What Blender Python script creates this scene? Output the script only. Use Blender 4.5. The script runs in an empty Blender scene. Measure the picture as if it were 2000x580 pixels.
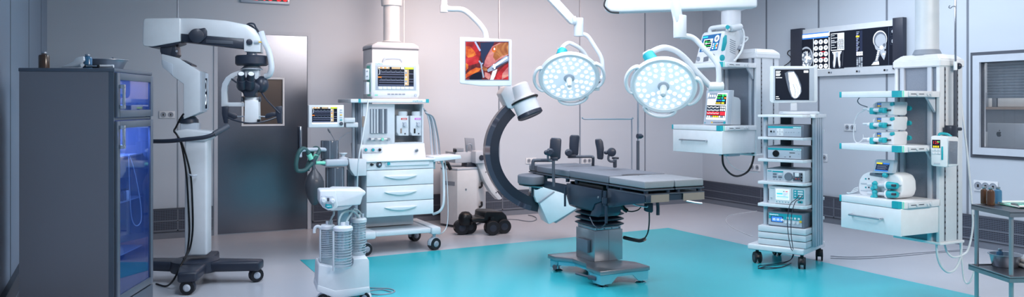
import bpy, bmesh, math, random
from mathutils import Vector as V, Matrix, noise as mnoise
random.seed(7)
PI = math.pi
C = bpy.context.scene.collection

# ---------------------------------------------------------------- camera model
FPX, CAMH, HY = 1576.0, 1.55, 204.0
YAW = math.atan(784 / 1576)
SA, CA = math.sin(YAW), math.cos(YAW)
CAM = V((0, 0, CAMH))
FWD, RGT = V((SA, CA, 0)), V((CA, -SA, 0))

def ray(px, py):
    return FWD + RGT * ((px - 1000) / FPX) + V((0, 0, (HY - py) / FPX))
def D(px, py, d): return CAM + ray(px, py) * d                      # at a depth
def onY(px, py, Y): r = ray(px, py); return CAM + r * (Y / r.y)     # on a plane parallel to the back wall
def onX(px, py, X): r = ray(px, py); return CAM + r * (X / r.x)     # on a plane parallel to the right wall
def onZ(px, py, z=0.0): r = ray(px, py); return CAM + r * ((z - CAMH) / r.z)

class PL:
    """a vertical plane through O with horizontal direction ang (degrees); n looks back to the room"""
    def __init__(s, O, ang=0.0):
        a = math.radians(ang)
        s.O = V(O); s.u = V((math.cos(a), math.sin(a), 0)); s.n = V((math.sin(a), -math.cos(a), 0))
    def p(s, px, py, off=0.0):
        r = ray(px, py); o = s.O + s.n * off
        return CAM + r * ((o - CAM).dot(s.n) / r.dot(s.n))
def PX(Y): return PL((0, Y, 0), 0)            # faces the camera side, runs along the back wall
def PY(X): return PL((X, 0, 0), -90)          # faces left, runs along the right wall

# ---------------------------------------------------------------- materials
def lin(c):
    if isinstance(c, str):
        c = [int(c[i:i + 2], 16) / 255 for i in (0, 2, 4)]
    return tuple((x / 12.92 if x <= .04045 else ((x + .055) / 1.055) ** 2.4) for x in c) + (1,)
MAT = {}
def mat(name, col, rough=.4, metal=0.0, emit=0.0, ecol=None, alpha=1.0, trans=0.0, coat=0.0, var=.06, scale=14.0, ior=1.45, bump=0.0, aniso=None):
    m = bpy.data.materials.new(name); m.use_nodes = True
    nt = m.node_tree; b = nt.nodes['Principled BSDF']
    tc = nt.nodes.new('ShaderNodeTexCoord'); nz = nt.nodes.new('ShaderNodeTexNoise'); nz.inputs['Scale'].default_value = scale
    nz.inputs['Detail'].default_value = 4
    if aniso:
        mp = nt.nodes.new('ShaderNodeMapping'); mp.inputs['Scale'].default_value = aniso
        nt.links.new(tc.outputs['Object'], mp.inputs['Vector']); nt.links.new(mp.outputs[0], nz.inputs['Vector'])
    else:
        nt.links.new(tc.outputs['Object'], nz.inputs['Vector'])
    mx = nt.nodes.new('ShaderNodeMix'); mx.data_type = 'RGBA'
    c = lin(col)
    mx.inputs[6].default_value = tuple(x * (1 - var) for x in c[:3]) + (1,)
    mx.inputs[7].default_value = tuple(min(1, x * (1 + var)) for x in c[:3]) + (1,)
    nt.links.new(nz.outputs['Fac'], mx.inputs[0]); nt.links.new(mx.outputs[2], b.inputs['Base Color'])
    mr = nt.nodes.new('ShaderNodeMapRange'); rv = .012 if metal else .04; mr.inputs['To Min'].default_value = max(.02, rough - rv); mr.inputs['To Max'].default_value = rough + rv
    nt.links.new(nz.outputs['Fac'], mr.inputs['Value']); nt.links.new(mr.outputs[0], b.inputs['Roughness'])
    b.inputs['Metallic'].default_value = metal
    b.inputs['IOR'].default_value = ior
    if name.startswith('s_'): b.inputs['Specular IOR Level'].default_value = .15
    if coat: b.inputs['Coat Weight'].default_value = coat; b.inputs['Coat Roughness'].default_value = .1
    if trans: b.inputs['Transmission Weight'].default_value = trans
    if alpha < 1: b.inputs['Alpha'].default_value = alpha
    if emit: b.inputs['Emission Color'].default_value = lin(ecol or col); b.inputs['Emission Strength'].default_value = emit
    if bump:
        bp = nt.nodes.new('ShaderNodeBump'); bp.inputs['Strength'].default_value = bump; bp.inputs['Distance'].default_value = .002
        nt.links.new(nz.outputs['Fac'], bp.inputs['Height']); nt.links.new(bp.outputs[0], b.inputs['Normal'])
    MAT[name] = m
    return m
def glass(name, col, mixf=.12, rough=.03, tint=(1, 1, 1, 1)):
    """thin glass: see-through tint plus a sharp reflection"""
    m = bpy.data.materials.new(name); m.use_nodes = True; nt = m.node_tree; nt.nodes.clear()
    out = nt.nodes.new('ShaderNodeOutputMaterial'); tr = nt.nodes.new('ShaderNodeBsdfTransparent'); gl = nt.nodes.new('ShaderNodeBsdfGlossy')
    df = nt.nodes.new('ShaderNodeBsdfDiffuse'); df.inputs[0].default_value = lin(col)
    m1 = nt.nodes.new('ShaderNodeMixShader'); m2 = nt.nodes.new('ShaderNodeMixShader'); fr = nt.nodes.new('ShaderNodeFresnel'); fr.inputs[0].default_value = 1.5
    ad = nt.nodes.new('ShaderNodeMath'); ad.operation = 'ADD'; ad.inputs[1].default_value = mixf * .3
    tr.inputs[0].default_value = tint; gl.inputs['Roughness'].default_value = rough
    nt.links.new(fr.outputs[0], ad.inputs[0]); m1.inputs[0].default_value = mixf
    nt.links.new(tr.outputs[0], m1.inputs[1]); nt.links.new(df.outputs[0], m1.inputs[2])
    ge = nt.nodes.new('ShaderNodeNewGeometry'); iv_ = nt.nodes.new('ShaderNodeMath'); iv_.operation = 'SUBTRACT'; iv_.inputs[0].default_value = 1.0; mu = nt.nodes.new('ShaderNodeMath'); mu.operation = 'MULTIPLY'
    nt.links.new(ge.outputs['Backfacing'], iv_.inputs[1]); nt.links.new(iv_.outputs[0], mu.inputs[0]); nt.links.new(ad.outputs[0], mu.inputs[1])
    nt.links.new(mu.outputs[0], m2.inputs[0]); nt.links.new(m1.outputs[0], m2.inputs[1]); nt.links.new(gl.outputs[0], m2.inputs[2])
    nt.links.new(m2.outputs[0], out.inputs[0]); MAT[name] = m
    return m

mat('white', 'DEE2E6', .35, coat=.3); mat('offwhite', 'CDD3D9', .4); mat('lightgray', 'B4BDC8', .45)
mat('midgray', '8A939F', .5); mat('gray', '6A727E', .5); mat('darkgray', '474D58', .5)
mat('navy', '262D3C', .42, coat=.15); mat('pad', '6A6D76', .62, bump=.25, scale=60); mat('padlight', '8A8C92', .6, bump=.25, scale=60)
mat('black', '0B0D12', .35); mat('rubber', '15181F', .6); mat('tableblue', '36404F', .38, metal=.35)
mat('steel', 'A9ADB3', .3, metal=.8, scale=6, aniso=(40, 40, 1), var=.04); mat('steelh', '9A9DA3', .28, metal=.85, scale=5, aniso=(20, 1, 1), var=.02)
mat('chrome', 'D5D9DE', .1, metal=1); mat('alu', 'A9B0BA', .35, metal=.85)
mat('teal', '1FA0AC', .4); mat('tealgreen', '7FD6BE', .45); mat('hosegreen', '34585A', .5)
mat('cabinet', '83848C', .36, metal=.3, scale=1.2, var=.04); mat('cabinetframe', '5F6976', .35, metal=.4)
mat('brownglass', '4A3324', .2, coat=.6); mat('blueglass', '3A6F95', .15, coat=.6, alpha=.85); mat('clearjar', 'A9C4CC', .12, alpha=.35, coat=.5)
mat('canister', '59616D', .12, alpha=.82, coat=.6); mat('tan', '8F8077', .5); mat('palecyan', 'C9DBE2', .35)
mat('red', 'D23A30', .4); mat('pink', 'D45CCB', .4); mat('yellow', 'E8B83A', .4); mat('green', '35C43B', .4)
mat('tubewhite', 'D4DADF', .35); mat('pvc', '9FB3B8', .25, alpha=.75); mat('speckle', '7E8896', .55, scale=220, var=.25)
mat('led', 'FFFFFF', .3, emit=1.9, ecol='F4FAFF'); mat('ledface', 'C4D2DC', .25, emit=.4, ecol='E4F0FA')
mat('bluebox', '2E6FA8', .35)
for n, c, e in (('s_dark', '161C28', .5), ('s_navy', '232B40', .9), ('s_white', 'F2F6FA', 1.0), ('s_gray', '7C8796', .8), ('s_green', '38E060', 1.1), ('s_lime', 'B4E23A', 1.1), ('s_teal', '2FB9C4', .9),
                ('s_orange', 'E07A2C', 1.0), ('s_tan', 'A89272', .9), ('s_red', 'E0303C', 1.0), ('s_yellow', 'F0CC30', 1.1), ('s_blue', '3B78C8', .9), ('s_lav', '8E96B8', .8), ('s_bone', 'D9DEE4', .9), ('s_bone2', '98A0AA', .8), ('s_bone3', '5B6370', .8),
                ('s_redled', 'FF1A22', 3.0), ('s_dim', '3A4456', .6)):
    mat(n, c, .25, emit=e * .75, var=.02)
glass('pane', '8FA0B0', .05); glass('paneblue', '3A66C6', .12, .03, (.7, .8, .98, 1)); glass('jarglass', 'B8CCD2', .22, .08, (.9, .96, .98, 1))

# ---------------------------------------------------------------- mesh builder
class MB:
    def __init__(s, M=None): s.bm = bmesh.new(); s.M = M; s.mats = []; s.cur = 0
    def m(s, name):
        mt = MAT[name]
        if mt not in s.mats: s.mats.append(mt)
        s.cur = s.mats.index(mt); return s
    def _merge(s, t, M=None):
        if M is not None: bmesh.ops.transform(t, matrix=M, verts=t.verts)
        if s.M is not None: bmesh.ops.transform(t, matrix=s.M, verts=t.verts)
        vm = {}
        for v in t.verts: vm[v] = s.bm.verts.new(v.co)
        for f in t.faces:
            try:
                g = s.bm.faces.new([vm[v] for v in f.verts]); g.material_index = s.cur
            except ValueError: pass
        t.free(); return s
    def box(s, c, size, rz=0.0, bev=0.0, seg=2, rot=None):
        t = bmesh.new(); bmesh.ops.create_cube(t, size=1); bmesh.ops.scale(t, vec=V(size), verts=t.verts)
        if bev > 0:
            bmesh.ops.bevel(t, geom=t.edges[:], offset=min(bev, min(size) * .49), segments=seg, affect='EDGES', profile=.5)
        R = Matrix.Rotation(rz, 4, 'Z') if rot is None else rot
        return s._merge(t, Matrix.Translation(V(c)) @ R)
    def bb(s, a, b, bev=0.0, seg=2):
        a, b = V(a), V(b)
        return s.box((a + b) / 2, [abs(b[i] - a[i]) for i in range(3)], 0, bev, seg)
    def prism(s, pts, ext, bev=0.0, seg=2, smooth_only=None):
        """polygon of world points, pushed along ext"""
        t = bmesh.new(); ext = V(ext)
        a = [t.verts.new(V(p)) for p in pts]; b = [t.verts.new(V(p) + ext) for p in pts]; n = len(a)
        t.faces.new(a); t.faces.new(b[::-1])
        for i in range(n): t.faces.new((a[i], b[i], b[(i + 1) % n], a[(i + 1) % n]))
        bmesh.ops.recalc_face_normals(t, faces=t.faces)
        if bev > 0: bmesh.ops.bevel(t, geom=t.edges[:], offset=bev, segments=seg, affect='EDGES', profile=.5, clamp_overlap=True)
        return s._merge(t)
    def slab(s, pl, px, th, off=0.0, bev=0.0, seg=2):
        """polygon given on the plane pl at off; th = thickness away from the viewer side"""
        return s.prism([pl.p(x, y, off) for x, y in px], -pl.n * th, bev, seg)
    def rect(s, pl, x0, y0, x1, y1, th, off=0.0, bev=0.0, seg=2):
        a = pl.p(x0, (y0 + y1) / 2, off); b = pl.p(x1, (y0 + y1) / 2, off); mid = (x0 + x1) / 2
        z1 = pl.p(mid, y0, off).z; z0 = pl.p(mid, y1, off).z
        c = (a + b) / 2; c.z = (z0 + z1) / 2
        ln = (b - a).length
        return s.box(c - pl.n * th / 2, (ln, th, abs(z1 - z0)), math.atan2(pl.u.y, pl.u.x), bev, seg)
    def poly(s, pts):
        t = bmesh.new(); t.faces.new([t.verts.new(V(p)) for p in pts]); return s._merge(t)
    def cyl(s, a, b, r, r2=None, n=20, cap=True, bev=0.0):
        a, b = V(a), V(b); t = bmesh.new(); L = (b - a).length
        bmesh.ops.create_cone(t, cap_ends=cap, segments=n, radius1=r, radius2=r if r2 is None else r2, depth=L)
        if bev: bmesh.ops.bevel(t, geom=[e for e in t.edges if abs(e.verts[0].co.z - e.verts[1].co.z) < 1e-6], offset=bev, segments=2, affect='EDGES', profile=.5)
        q = V((0, 0, 1)).rotation_difference((b - a).normalized()).to_matrix().to_4x4()
        return s._merge(t, Matrix.Translation((a + b) / 2) @ q)
    def lathe(s, prof, c=(0, 0, 0), ax=(0, 0, 1), n=28, sx=1.0, sy=1.0):
        t = bmesh.new(); rings = []
        for r, z in prof:
            rings.append([t.verts.new((max(r, 1e-4) * math.cos(2 * PI * i / n) * sx, max(r, 1e-4) * math.sin(2 * PI * i / n) * sy, z)) for i in range(n)])
        for k in range(len(rings) - 1):
            for i in range(n):
                t.faces.new((rings[k][i], rings[k][(i + 1) % n], rings[k + 1][(i + 1) % n], rings[k + 1][i]))
        if prof[0][0] > 1e-3: t.faces.new(rings[0][::-1])
        if prof[-1][0] > 1e-3: t.faces.new(rings[-1])
        bmesh.ops.recalc_face_normals(t, faces=t.faces)
        q = V((0, 0, 1)).rotation_difference(V(ax).normalized()).to_matrix().to_4x4()
        return s._merge(t, Matrix.Translation(V(c)) @ q)
    def ball(s, c, r, sc=(1, 1, 1), rot=None, n=20):
        t = bmesh.new(); bmesh.ops.create_uvsphere(t, u_segments=n, v_segments=n // 2 + 2, radius=r)
        M = Matrix.Translation(V(c)) @ (rot or Matrix.Identity(4)) @ Matrix.Diagonal((*sc, 1))
        return s._merge(t, M)
    def tube(s, pts, r, n=8, sub=6, closed=False, flat=None):
        P = [V(p) for p in pts]
        if sub > 1 and len(P) > 2: P = spline(P, sub, closed)
        t = bmesh.new(); N = len(P); rings = []
        up = V((0, 0, 1)); nrm = None
        for i in range(N):
            if closed: d = P[(i + 1) % N] - P[i - 1]
            else: d = P[min(i + 1, N - 1)] - P[max(i - 1, 0)]
            d = d.normalized() if d.length > 1e-9 else V((0, 0, 1))
            if nrm is None: nrm = d.cross(up if abs(d.z) < .95 else V((1, 0, 0))).normalized()
            nrm = (nrm - d * nrm.dot(d)); nrm = nrm.normalized() if nrm.length > 1e-6 else d.orthogonal().normalized()
            bi = d.cross(nrm)
            rr = r[min(len(r) - 1, int(i / (N - 1) * (len(r) - 1) + .5))] if isinstance(r, (list, tuple)) else r
            f1, f2 = flat or (1, 1)
            rings.append([t.verts.new(P[i] + nrm * math.cos(2 * PI * k / n) * rr * f1 + bi * math.sin(2 * PI * k / n) * rr * f2) for k in range(n)])
        for i in range(N if closed else N - 1):
            A, B = rings[i], rings[(i + 1) % N]
            for k in range(n): t.faces.new((A[k], A[(k + 1) % n], B[(k + 1) % n], B[k]))
        if not closed: t.faces.new(rings[0][::-1]); t.faces.new(rings[-1])
        return s._merge(t)
    def disc(s, c, nrm, r, n=16, sx=1.0, sy=1.0):
        t = bmesh.new()
        t.faces.new([t.verts.new((r * sx * math.cos(2 * PI * i / n), r * sy * math.sin(2 * PI * i / n), 0)) for i in range(n)])
        q = V((0, 0, 1)).rotation_difference(V(nrm).normalized()).to_matrix().to_4x4()
        return s._merge(t, Matrix.Translation(V(c)) @ q)
    # flat graphics on a plane: everything given as fractions of a rectangle frame
    def g(s, fr, x0, y0, x1, y1, mt, lift=.0006):
        o, u, w, n = fr; s.m(mt)
        return s.poly([o + u * x + w * y + n * lift for x, y in ((x0, y0), (x1, y0), (x1, y1), (x0, y1))])
    def gp(s, fr, pts, mt, lift=.0008):
        o, u, w, n = fr; s.m(mt)
        return s.poly([o + u * x + w * y + n * lift for x, y in pts])
    def gell(s, fr, cx, cy, rx, ry, mt, lift=.0008, n=20):
        return s.gp(fr, [(cx + rx * math.cos(2 * PI * i / n), cy - ry * math.sin(2 * PI * i / n)) for i in range(n)], mt, lift)
    def gline(s, fr, pts, w, mt, lift=.001):
        o, u, v, n = fr; s.m(mt)
        asp = u.length / v.length
        for (x0, y0), (x1, y1) in zip(pts, pts[1:]):
            dx, dy = (x1 - x0) * asp, (y1 - y0); L = math.hypot(dx, dy) or 1
            ex, ey = -dy / L * w / 2 / asp, dx / L * w / 2
            s.poly([o + u * a + v * b + n * lift for a, b in ((x0 - ex, y0 - ey), (x1 - ex, y1 - ey), (x1 + ex, y1 + ey), (x0 + ex, y0 + ey))])
        return s
    def text(s, txt, fr, x, y, h, mt, lift=.001, wide=1.0):
        """text with its left end at (x,y), h = letter height as a fraction of the frame height"""
        o, u, v, n = fr; s.m(mt)
        cu = bpy.data.curves.new('t', 'FONT'); cu.body = txt; cu.size = 1.35; cu.resolution_u = 2
        ob = bpy.data.objects.new('t', cu); me = bpy.data.meshes.new_from_object(ob)
        un, vn = u.normalized(), -v.normalized(); H = h * v.length
        t = bmesh.new(); t.from_mesh(me)
        M = Matrix([[un[i] * H * wide, vn[i] * H, n[i], (o + u * x + v * y + n * lift)[i]] for i in range(3)] + [[0, 0, 0, 1]])
        bpy.data.objects.remove(ob); bpy.data.meshes.remove(me); bpy.data.curves.remove(cu)
        return s._merge(t, M)
    def build(s, name, parent=None, mt=None, sharp=35):
        me = bpy.data.meshes.new(name)
        if parent is not None:
            root = parent
            while root.parent: root = root.parent
            bmesh.ops.transform(s.bm, matrix=ROOTM[root.name].inverted(), verts=s.bm.verts)
        s.bm.to_mesh(me); s.bm.free()
        for f in me.polygons: f.use_smooth = True
        me.set_sharp_from_angle(angle=math.radians(sharp))
        if mt: me.materials.append(MAT[mt])
        else:
            for k in s.mats: me.materials.append(k)
        o = bpy.data.objects.new(name, me); C.objects.link(o)
        if parent is not None: o.parent = parent
        return o
def spline(P, sub, closed=False):
    out = []; N = len(P)
    for i in range(N if closed else N - 1):
        if closed: p0, p1, p2, p3 = P[i - 1], P[i], P[(i + 1) % N], P[(i + 2) % N]
        else: p0, p1, p2, p3 = P[max(i - 1, 0)], P[i], P[i + 1], P[min(i + 2, N - 1)]
        for k in range(sub):
            t = k / sub
            out.append(.5 * ((2 * p1) + (p2 - p0) * t + (2 * p0 - 5 * p1 + 4 * p2 - p3) * t * t + (3 * p1 - p0 - 3 * p2 + p3) * t ** 3))
    if not closed: out.append(P[-1])
    return out
ROOTM = {}
def tag(o, label, cat, group=None, kind=None):
    o['label'] = label; o['category'] = cat
    if group: o['group'] = group
    if kind: o['kind'] = kind
    return o
def thing(name, label, cat, loc=(0, 0, 0), rz=0.0, group=None):
    o = bpy.data.objects.new(name, None); C.objects.link(o); o.empty_display_size = .1
    o.location = V(loc); o.rotation_euler = (0, 0, rz)
    ROOTM[o.name] = Matrix.Translation(V(loc)) @ Matrix.Rotation(rz, 4, 'Z')
    return tag(o, label, cat, group)
def fix(o, loc):
    """move a one-mesh thing's origin to its base"""
    loc = V(loc); o.data.transform(Matrix.Translation(-loc)); o.location = loc; return o
def copy_tree(o, label=None, loc=None, rz=None, group=None):
    r = o.copy(); C.objects.link(r)
    if label: r['label'] = label
    if group: r['group'] = group
    if loc is not None: r.location = V(loc)
    if rz is not None: r.rotation_euler = (0, 0, rz)
    for ch in [c for c in bpy.data.objects if c.parent == o]:
        c = ch.copy(); C.objects.link(c); c.parent = r
        for g in [x for x in bpy.data.objects if x.parent == ch]:
            d = g.copy(); C.objects.link(d); d.parent = c
    return r
def struct(name, mb, parent=None):
    o = mb.build(name, parent)
    if parent is None: o['kind'] = 'structure'
    return o
def frame(pl, x0, y0, x1, y1, off=0.0):
    """graphics frame of a rectangle seen between two pixel corners of plane pl: origin top-left, u right, w down, n out"""
    a = pl.p(x0, (y0 + y1) / 2, off); b = pl.p(x1, (y0 + y1) / 2, off); mid = (x0 + x1) / 2
    zt = pl.p(mid, y0, off).z; zb = pl.p(mid, y1, off).z
    a.z = zt; b.z = zt
    return (a, b - a, V((0, 0, zb - zt)), pl.n.copy())
def frame3(o, u, w):
    o, u, w = V(o), V(u), V(w); return (o, u, w, w.cross(u).normalized())
def box_local(mb, M, c, size, bev=0, seg=2):
    c = M @ V(c); return mb.box(c, size, bev=bev, seg=seg, rot=M.to_3x3().to_4x4())
def caster(root, pos, r, name='caster', col='offwhite', hub='lightgray', rz=0.0, w=.03, twin=True):
    """swivel caster standing on the floor at pos; part caster > wheel"""
    M = Matrix.Translation(V(pos)) @ Matrix.Rotation(rz, 4, 'Z')
    b = MB(M).m(col)
    b.cyl((0, 0, r * 1.5), (0, 0, r * 2.5), r * .28)
    # hood
    pts = [V((r * 1.02 * math.cos(t), -w * .75, r + r * 1.08 * math.sin(t))) for t in [math.radians(a) for a in range(-10, 191, 20)]]
    b.prism(pts, (0, w * 1.5, 0), .004)
    o = b.build(name, root)
    for sgn in ((-1, 1) if twin else (0,)):
        k = MB(M); y = sgn * w * .95 if twin else 0; hw = w * .35 if twin else w
        k.m('rubber').lathe([(r * .62, -hw), (r * .93, -hw), (r, -hw * .6), (r, hw * .6), (r * .93, hw), (r * .62, hw)], (0, y, r), (0, 1, 0), 28)
        k.m(hub).lathe([(.001, -hw * 1.25), (r * .3, -hw * 1.25), (r * .66, -hw * .8), (r * .66, hw * .8), (r * .3, hw * 1.25), (.001, hw * 1.25)], (0, y, r), (0, 1, 0), 24)
        k.build('wheel', o)
    return o
# ================================================================ ROOM
BY, RX, LX, CEIL, FY0 = 10.13, 8.42, -.62, 3.3, -1.0
def wallmat(name, c1, c2, rough=.55):
    m = bpy.data.materials.new(name); m.use_nodes = True; nt = m.node_tree; b = nt.nodes['Principled BSDF']
    tc = nt.nodes.new('ShaderNodeTexCoord'); mp = nt.nodes.new('ShaderNodeMapping'); mp.inputs['Scale'].default_value = (.35, .35, 1.3)
    nz = nt.nodes.new('ShaderNodeTexNoise'); nz.inputs['Scale'].default_value = 1.6; nz.inputs['Detail'].default_value = 3
    mx = nt.nodes.new('ShaderNodeMix'); mx.data_type = 'RGBA'; mx.inputs[6].default_value = lin(c1); mx.inputs[7].default_value = lin(c2)
    nt.links.new(tc.outputs['Object'], mp.inputs[0]); nt.links.new(mp.outputs[0], nz.inputs['Vector']); nt.links.new(nz.outputs['Fac'], mx.inputs[0])
    nt.links.new(mx.outputs[2], b.inputs['Base Color'])
    mr = nt.nodes.new('ShaderNodeMapRange'); mr.inputs['From Min'].default_value = .3; mr.inputs['From Max'].default_value = .7
    mr.inputs['To Min'].default_value = rough - .01; mr.inputs['To Max'].default_value = rough + .02
    nt.links.new(nz.outputs['Fac'], mr.inputs[0]); nt.links.new(mr.outputs[0], b.inputs['Roughness'])
    b.inputs['Metallic'].default_value = .12
    MAT[name] = m
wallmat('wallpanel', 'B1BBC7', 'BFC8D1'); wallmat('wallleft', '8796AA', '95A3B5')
def ventmat(name, base, hole, sx, sy, bars=False):
    """perforated / louvred sheet: a grid of openings in object space (x along, z up)"""
    m = bpy.data.materials.new(name); m.use_nodes = True; nt = m.node_tree; b = nt.nodes['Principled BSDF']
    tc = nt.nodes.new('ShaderNodeTexCoord'); sp = nt.nodes.new('ShaderNodeSeparateXYZ'); nt.links.new(tc.outputs['Object'], sp.inputs[0])
    def wave(sock, period, duty):
        a = nt.nodes.new('ShaderNodeMath'); a.operation = 'DIVIDE'; a.inputs[1].default_value = period; nt.links.new(sock, a.inputs[0])
        f = nt.nodes.new('ShaderNodeMath'); f.operation = 'FRACT'; nt.links.new(a.outputs[0], f.inputs[0])
        g = nt.nodes.new('ShaderNodeMath'); g.operation = 'LESS_THAN'; g.inputs[1].default_value = duty; nt.links.new(f.outputs[0], g.inputs[0]); return g.outputs[0]
    ad = nt.nodes.new('ShaderNodeMath'); ad.operation = 'ADD'; nt.links.new(sp.outputs[0], ad.inputs[0]); nt.links.new(sp.outputs[1], ad.inputs[1])
    A = wave(ad.outputs[0], sx, .62) if not bars else None; B = wave(sp.outputs[2], sy, .6)
    if A is not None:
        mu = nt.nodes.new('ShaderNodeMath'); mu.operation = 'MULTIPLY'; nt.links.new(A, mu.inputs[0]); nt.links.new(B, mu.inputs[1]); B = mu.outputs[0]
    mx = nt.nodes.new('ShaderNodeMix'); mx.data_type = 'RGBA'; mx.inputs[6].default_value = lin(base); mx.inputs[7].default_value = lin(hole)
    nt.links.new(B, mx.inputs[0]); nt.links.new(mx.outputs[2], b.inputs['Base Color']); b.inputs['Roughness'].default_value = .4; b.inputs['Metallic'].default_value = .3
    MAT[name] = m
ventmat('perforated', '5C6474', '0A0D14', .018, .0185); ventmat('louvre', '4A5364', '080B12', .03, .018, True)
# floor with the teal field
def floormat():
    m = bpy.data.materials.new('floorvinyl'); m.use_nodes = True; nt = m.node_tree; b = nt.nodes['Principled BSDF']
    tc = nt.nodes.new('ShaderNodeTexCoord'); nz = nt.nodes.new('ShaderNodeTexNoise'); nz.inputs['Scale'].default_value = .9; nz.inputs['Detail'].default_value = 5
    n2 = nt.nodes.new('ShaderNodeTexNoise'); n2.inputs['Scale'].default_value = 260
    nt.links.new(tc.outputs['Object'], nz.inputs['Vector']); nt.links.new(tc.outputs['Object'], n2.inputs['Vector'])
    mx = nt.nodes.new('ShaderNodeMix'); mx.data_type = 'RGBA'; mx.inputs[6].default_value = lin('B7BBC5'); mx.inputs[7].default_value = lin('C2C6CE')
    nt.links.new(nz.outputs['Fac'], mx.inputs[0]); nt.links.new(mx.outputs[2], b.inputs['Base Color'])
    mr = nt.nodes.new('ShaderNodeMapRange'); mr.inputs['To Min'].default_value = .22; mr.inputs['To Max'].default_value = .24
    nt.links.new(nz.outputs['Fac'], mr.inputs[0]); nt.links.new(mr.outputs[0], b.inputs['Roughness'])
    MAT['floor'] = m
    t = m.copy(); t.name = 'tealvinyl'; MAT['floorteal'] = t
    for n in t.node_tree.nodes:
        if n.type == 'MIX': n.inputs[6].default_value = lin('2CB1C0'); n.inputs[7].default_value = lin('38BBC8')
floormat()
b = MB().m('floor'); b.bb((LX - .3, FY0 - .5, -.1), (RX + .3, BY + .3, 0)); struct('floor', b)
b = MB().m('floorteal'); b.prism([(1.69, 8.14, .0005), (2.28, 7.97, .0005), (6.264, 8.19, .0005), (6.27, .4, .0005), (1.62, .4, .0005)], (0, 0, .0025))
o = struct('floor_teal_field', b)
b = MB().m('offwhite'); b.bb((LX - .3, FY0 - .5, CEIL), (RX + .3, BY + .3, CEIL + .1)); struct('ceiling', b)
# back wall with a door opening
DX0, DX1, DZ = 1.125, 2.205, 2.41
b = MB().m('wallpanel')
b.bb((LX - .15, BY, 0), (DX0, BY + .15, CEIL)); b.bb((DX1, BY, 0), (RX + .15, BY + .15, CEIL)); b.bb((DX0, BY, DZ), (DX1, BY + .15, CEIL))
struct('wall_back', b)
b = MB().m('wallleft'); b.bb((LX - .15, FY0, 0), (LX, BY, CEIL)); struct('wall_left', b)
WY0, WY1, WZ0, WZ1 = 3.9, 5.66, .975, 2.115
b = MB().m('wallpanel'); b.bb((RX, WY1, 0), (RX + .15, BY, CEIL)); b.bb((RX, FY0, 0), (RX + .15, WY0, CEIL))
b.bb((RX, WY0, 0), (RX + .15, WY1, WZ0)); b.bb((RX, WY0, WZ1), (RX + .15, WY1, CEIL)); struct('wall_right', b)
# panel joints (aluminium strips standing 3 mm proud)
k = 1
for x in (.7036, 4.84, 6.152, 7.31):
    b = MB().m('alu'); b.bb((x - .007, BY - .004, .34), (x + .007, BY, CEIL)); b.m('gray'); b.bb((x - .013, BY - .002, .34), (x - .007, BY, CEIL))
    struct('trim_%d' % k, b); k += 1
for y in (8.734, 7.78, 6.73, 5.70):
    b = MB().m('gray'); b.bb((RX - .004, y - .012, .34), (RX, y + .012, CEIL)); struct('trim_%d' % k, b); k += 1
for py in (20, 56, 80):
    y = onX(py, 204, LX).y; b = MB().m('gray'); b.bb((LX, y - .008, .34), (LX + .003, y + .008, CEIL)); struct('trim_%d' % k, b); k += 1
# low ventilation grilles over a skirting
def skirting(name, a, c, inward, mt):
    a, c, n = V(a), V(c), V(inward); u = (c - a)
    b = MB(); 
    def strip(z0, z1, th, m):
        b.m(m); b.prism([a + V((0, 0, z0)), c + V((0, 0, z0)), c + V((0, 0, z1)), a + V((0, 0, z1))], n * th)
    strip(0, .072, .018, 'gray'); strip(.072, .086, .024, 'darkgray'); strip(.086, .335, .028, mt); strip(.335, .35, .034, 'darkgray'); strip(.2, .21, .031, 'gray'); strip(.086, .1, .031, 'gray')
    L = u.length; q = u.normalized(); i = 0.0
    while i < L:
        b.m('gray'); p = a + q * i; b.prism([p + V((0, 0, .086)), p + q * .014 + V((0, 0, .086)), p + q * .014 + V((0, 0, .335)), p + V((0, 0, .335))], n * .031); i += 1.31
    struct(name, b)
skirting('baseboard_back', (LX, BY, 0), (DX0 - .045, BY, 0), (0, -1, 0), 'perforated')
skirting('baseboard_back_right', (DX1 + .045, BY, 0), (RX, BY, 0), (0, -1, 0), 'perforated')
skirting('baseboard_right', (RX, BY, 0), (RX, FY0, 0), (-1, 0, 0), 'perforated')
skirting('baseboard_left', (LX, FY0, 0), (LX, BY, 0), (1, 0, 0), 'louvre')
# door
mat('doorsteel', '7C7F88', .22, metal=1.0, scale=2, aniso=(1, 1, 1), var=.03)
b = MB().m('lightgray')
b.bb((DX0 - .03, BY - .015, 0), (DX0 + .012, BY + .1, DZ + .03)); b.bb((DX1 - .012, BY - .015, 0), (DX1 + .03, BY + .1, DZ + .03)); b.bb((DX0 + .012, BY - .015, DZ - .012), (DX1 - .012, BY + .1, DZ + .03))
struct('trim_door', b)
pb = PX(BY)
wx0, wx1 = onY(472, 200, BY - .02).x, onY(556, 200, BY - .02).x
wz1, wz0 = onY(514, 151, BY - .02).z, onY(514, 246, BY - .02).z
b = MB().m('doorsteel'); d0, d1 = BY + .0, BY + .05
b.bb((DX0 + .014, d0, .008), (wx0, d1, DZ - .014)); b.bb((wx1, d0, .008), (DX1 - .014, d1, DZ - .014)); b.bb((wx0, d0, .008), (wx1, d1, wz0)); b.bb((wx0, d0, wz1), (wx1, d1, DZ - .014))
door = b.build('door_1'); door['kind'] = 'structure'; ROOTM['door_1'] = Matrix.Identity(4)
b = MB().m('offwhite'); f = .022
b.bb((wx0, BY - .012, wz0), (wx0 + f, BY, wz1)); b.bb((wx1 - f, BY - .012, wz0), (wx1, BY, wz1)); b.bb((wx0 + f, BY - .012, wz0), (wx1 - f, BY, wz0 + f)); b.bb((wx0 + f, BY - .012, wz1 - f), (wx1 - f, BY, wz1))
b.build('window_frame', door)
mat('doorpane', '6E635C', .12, metal=.55, scale=2, var=.25)
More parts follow.
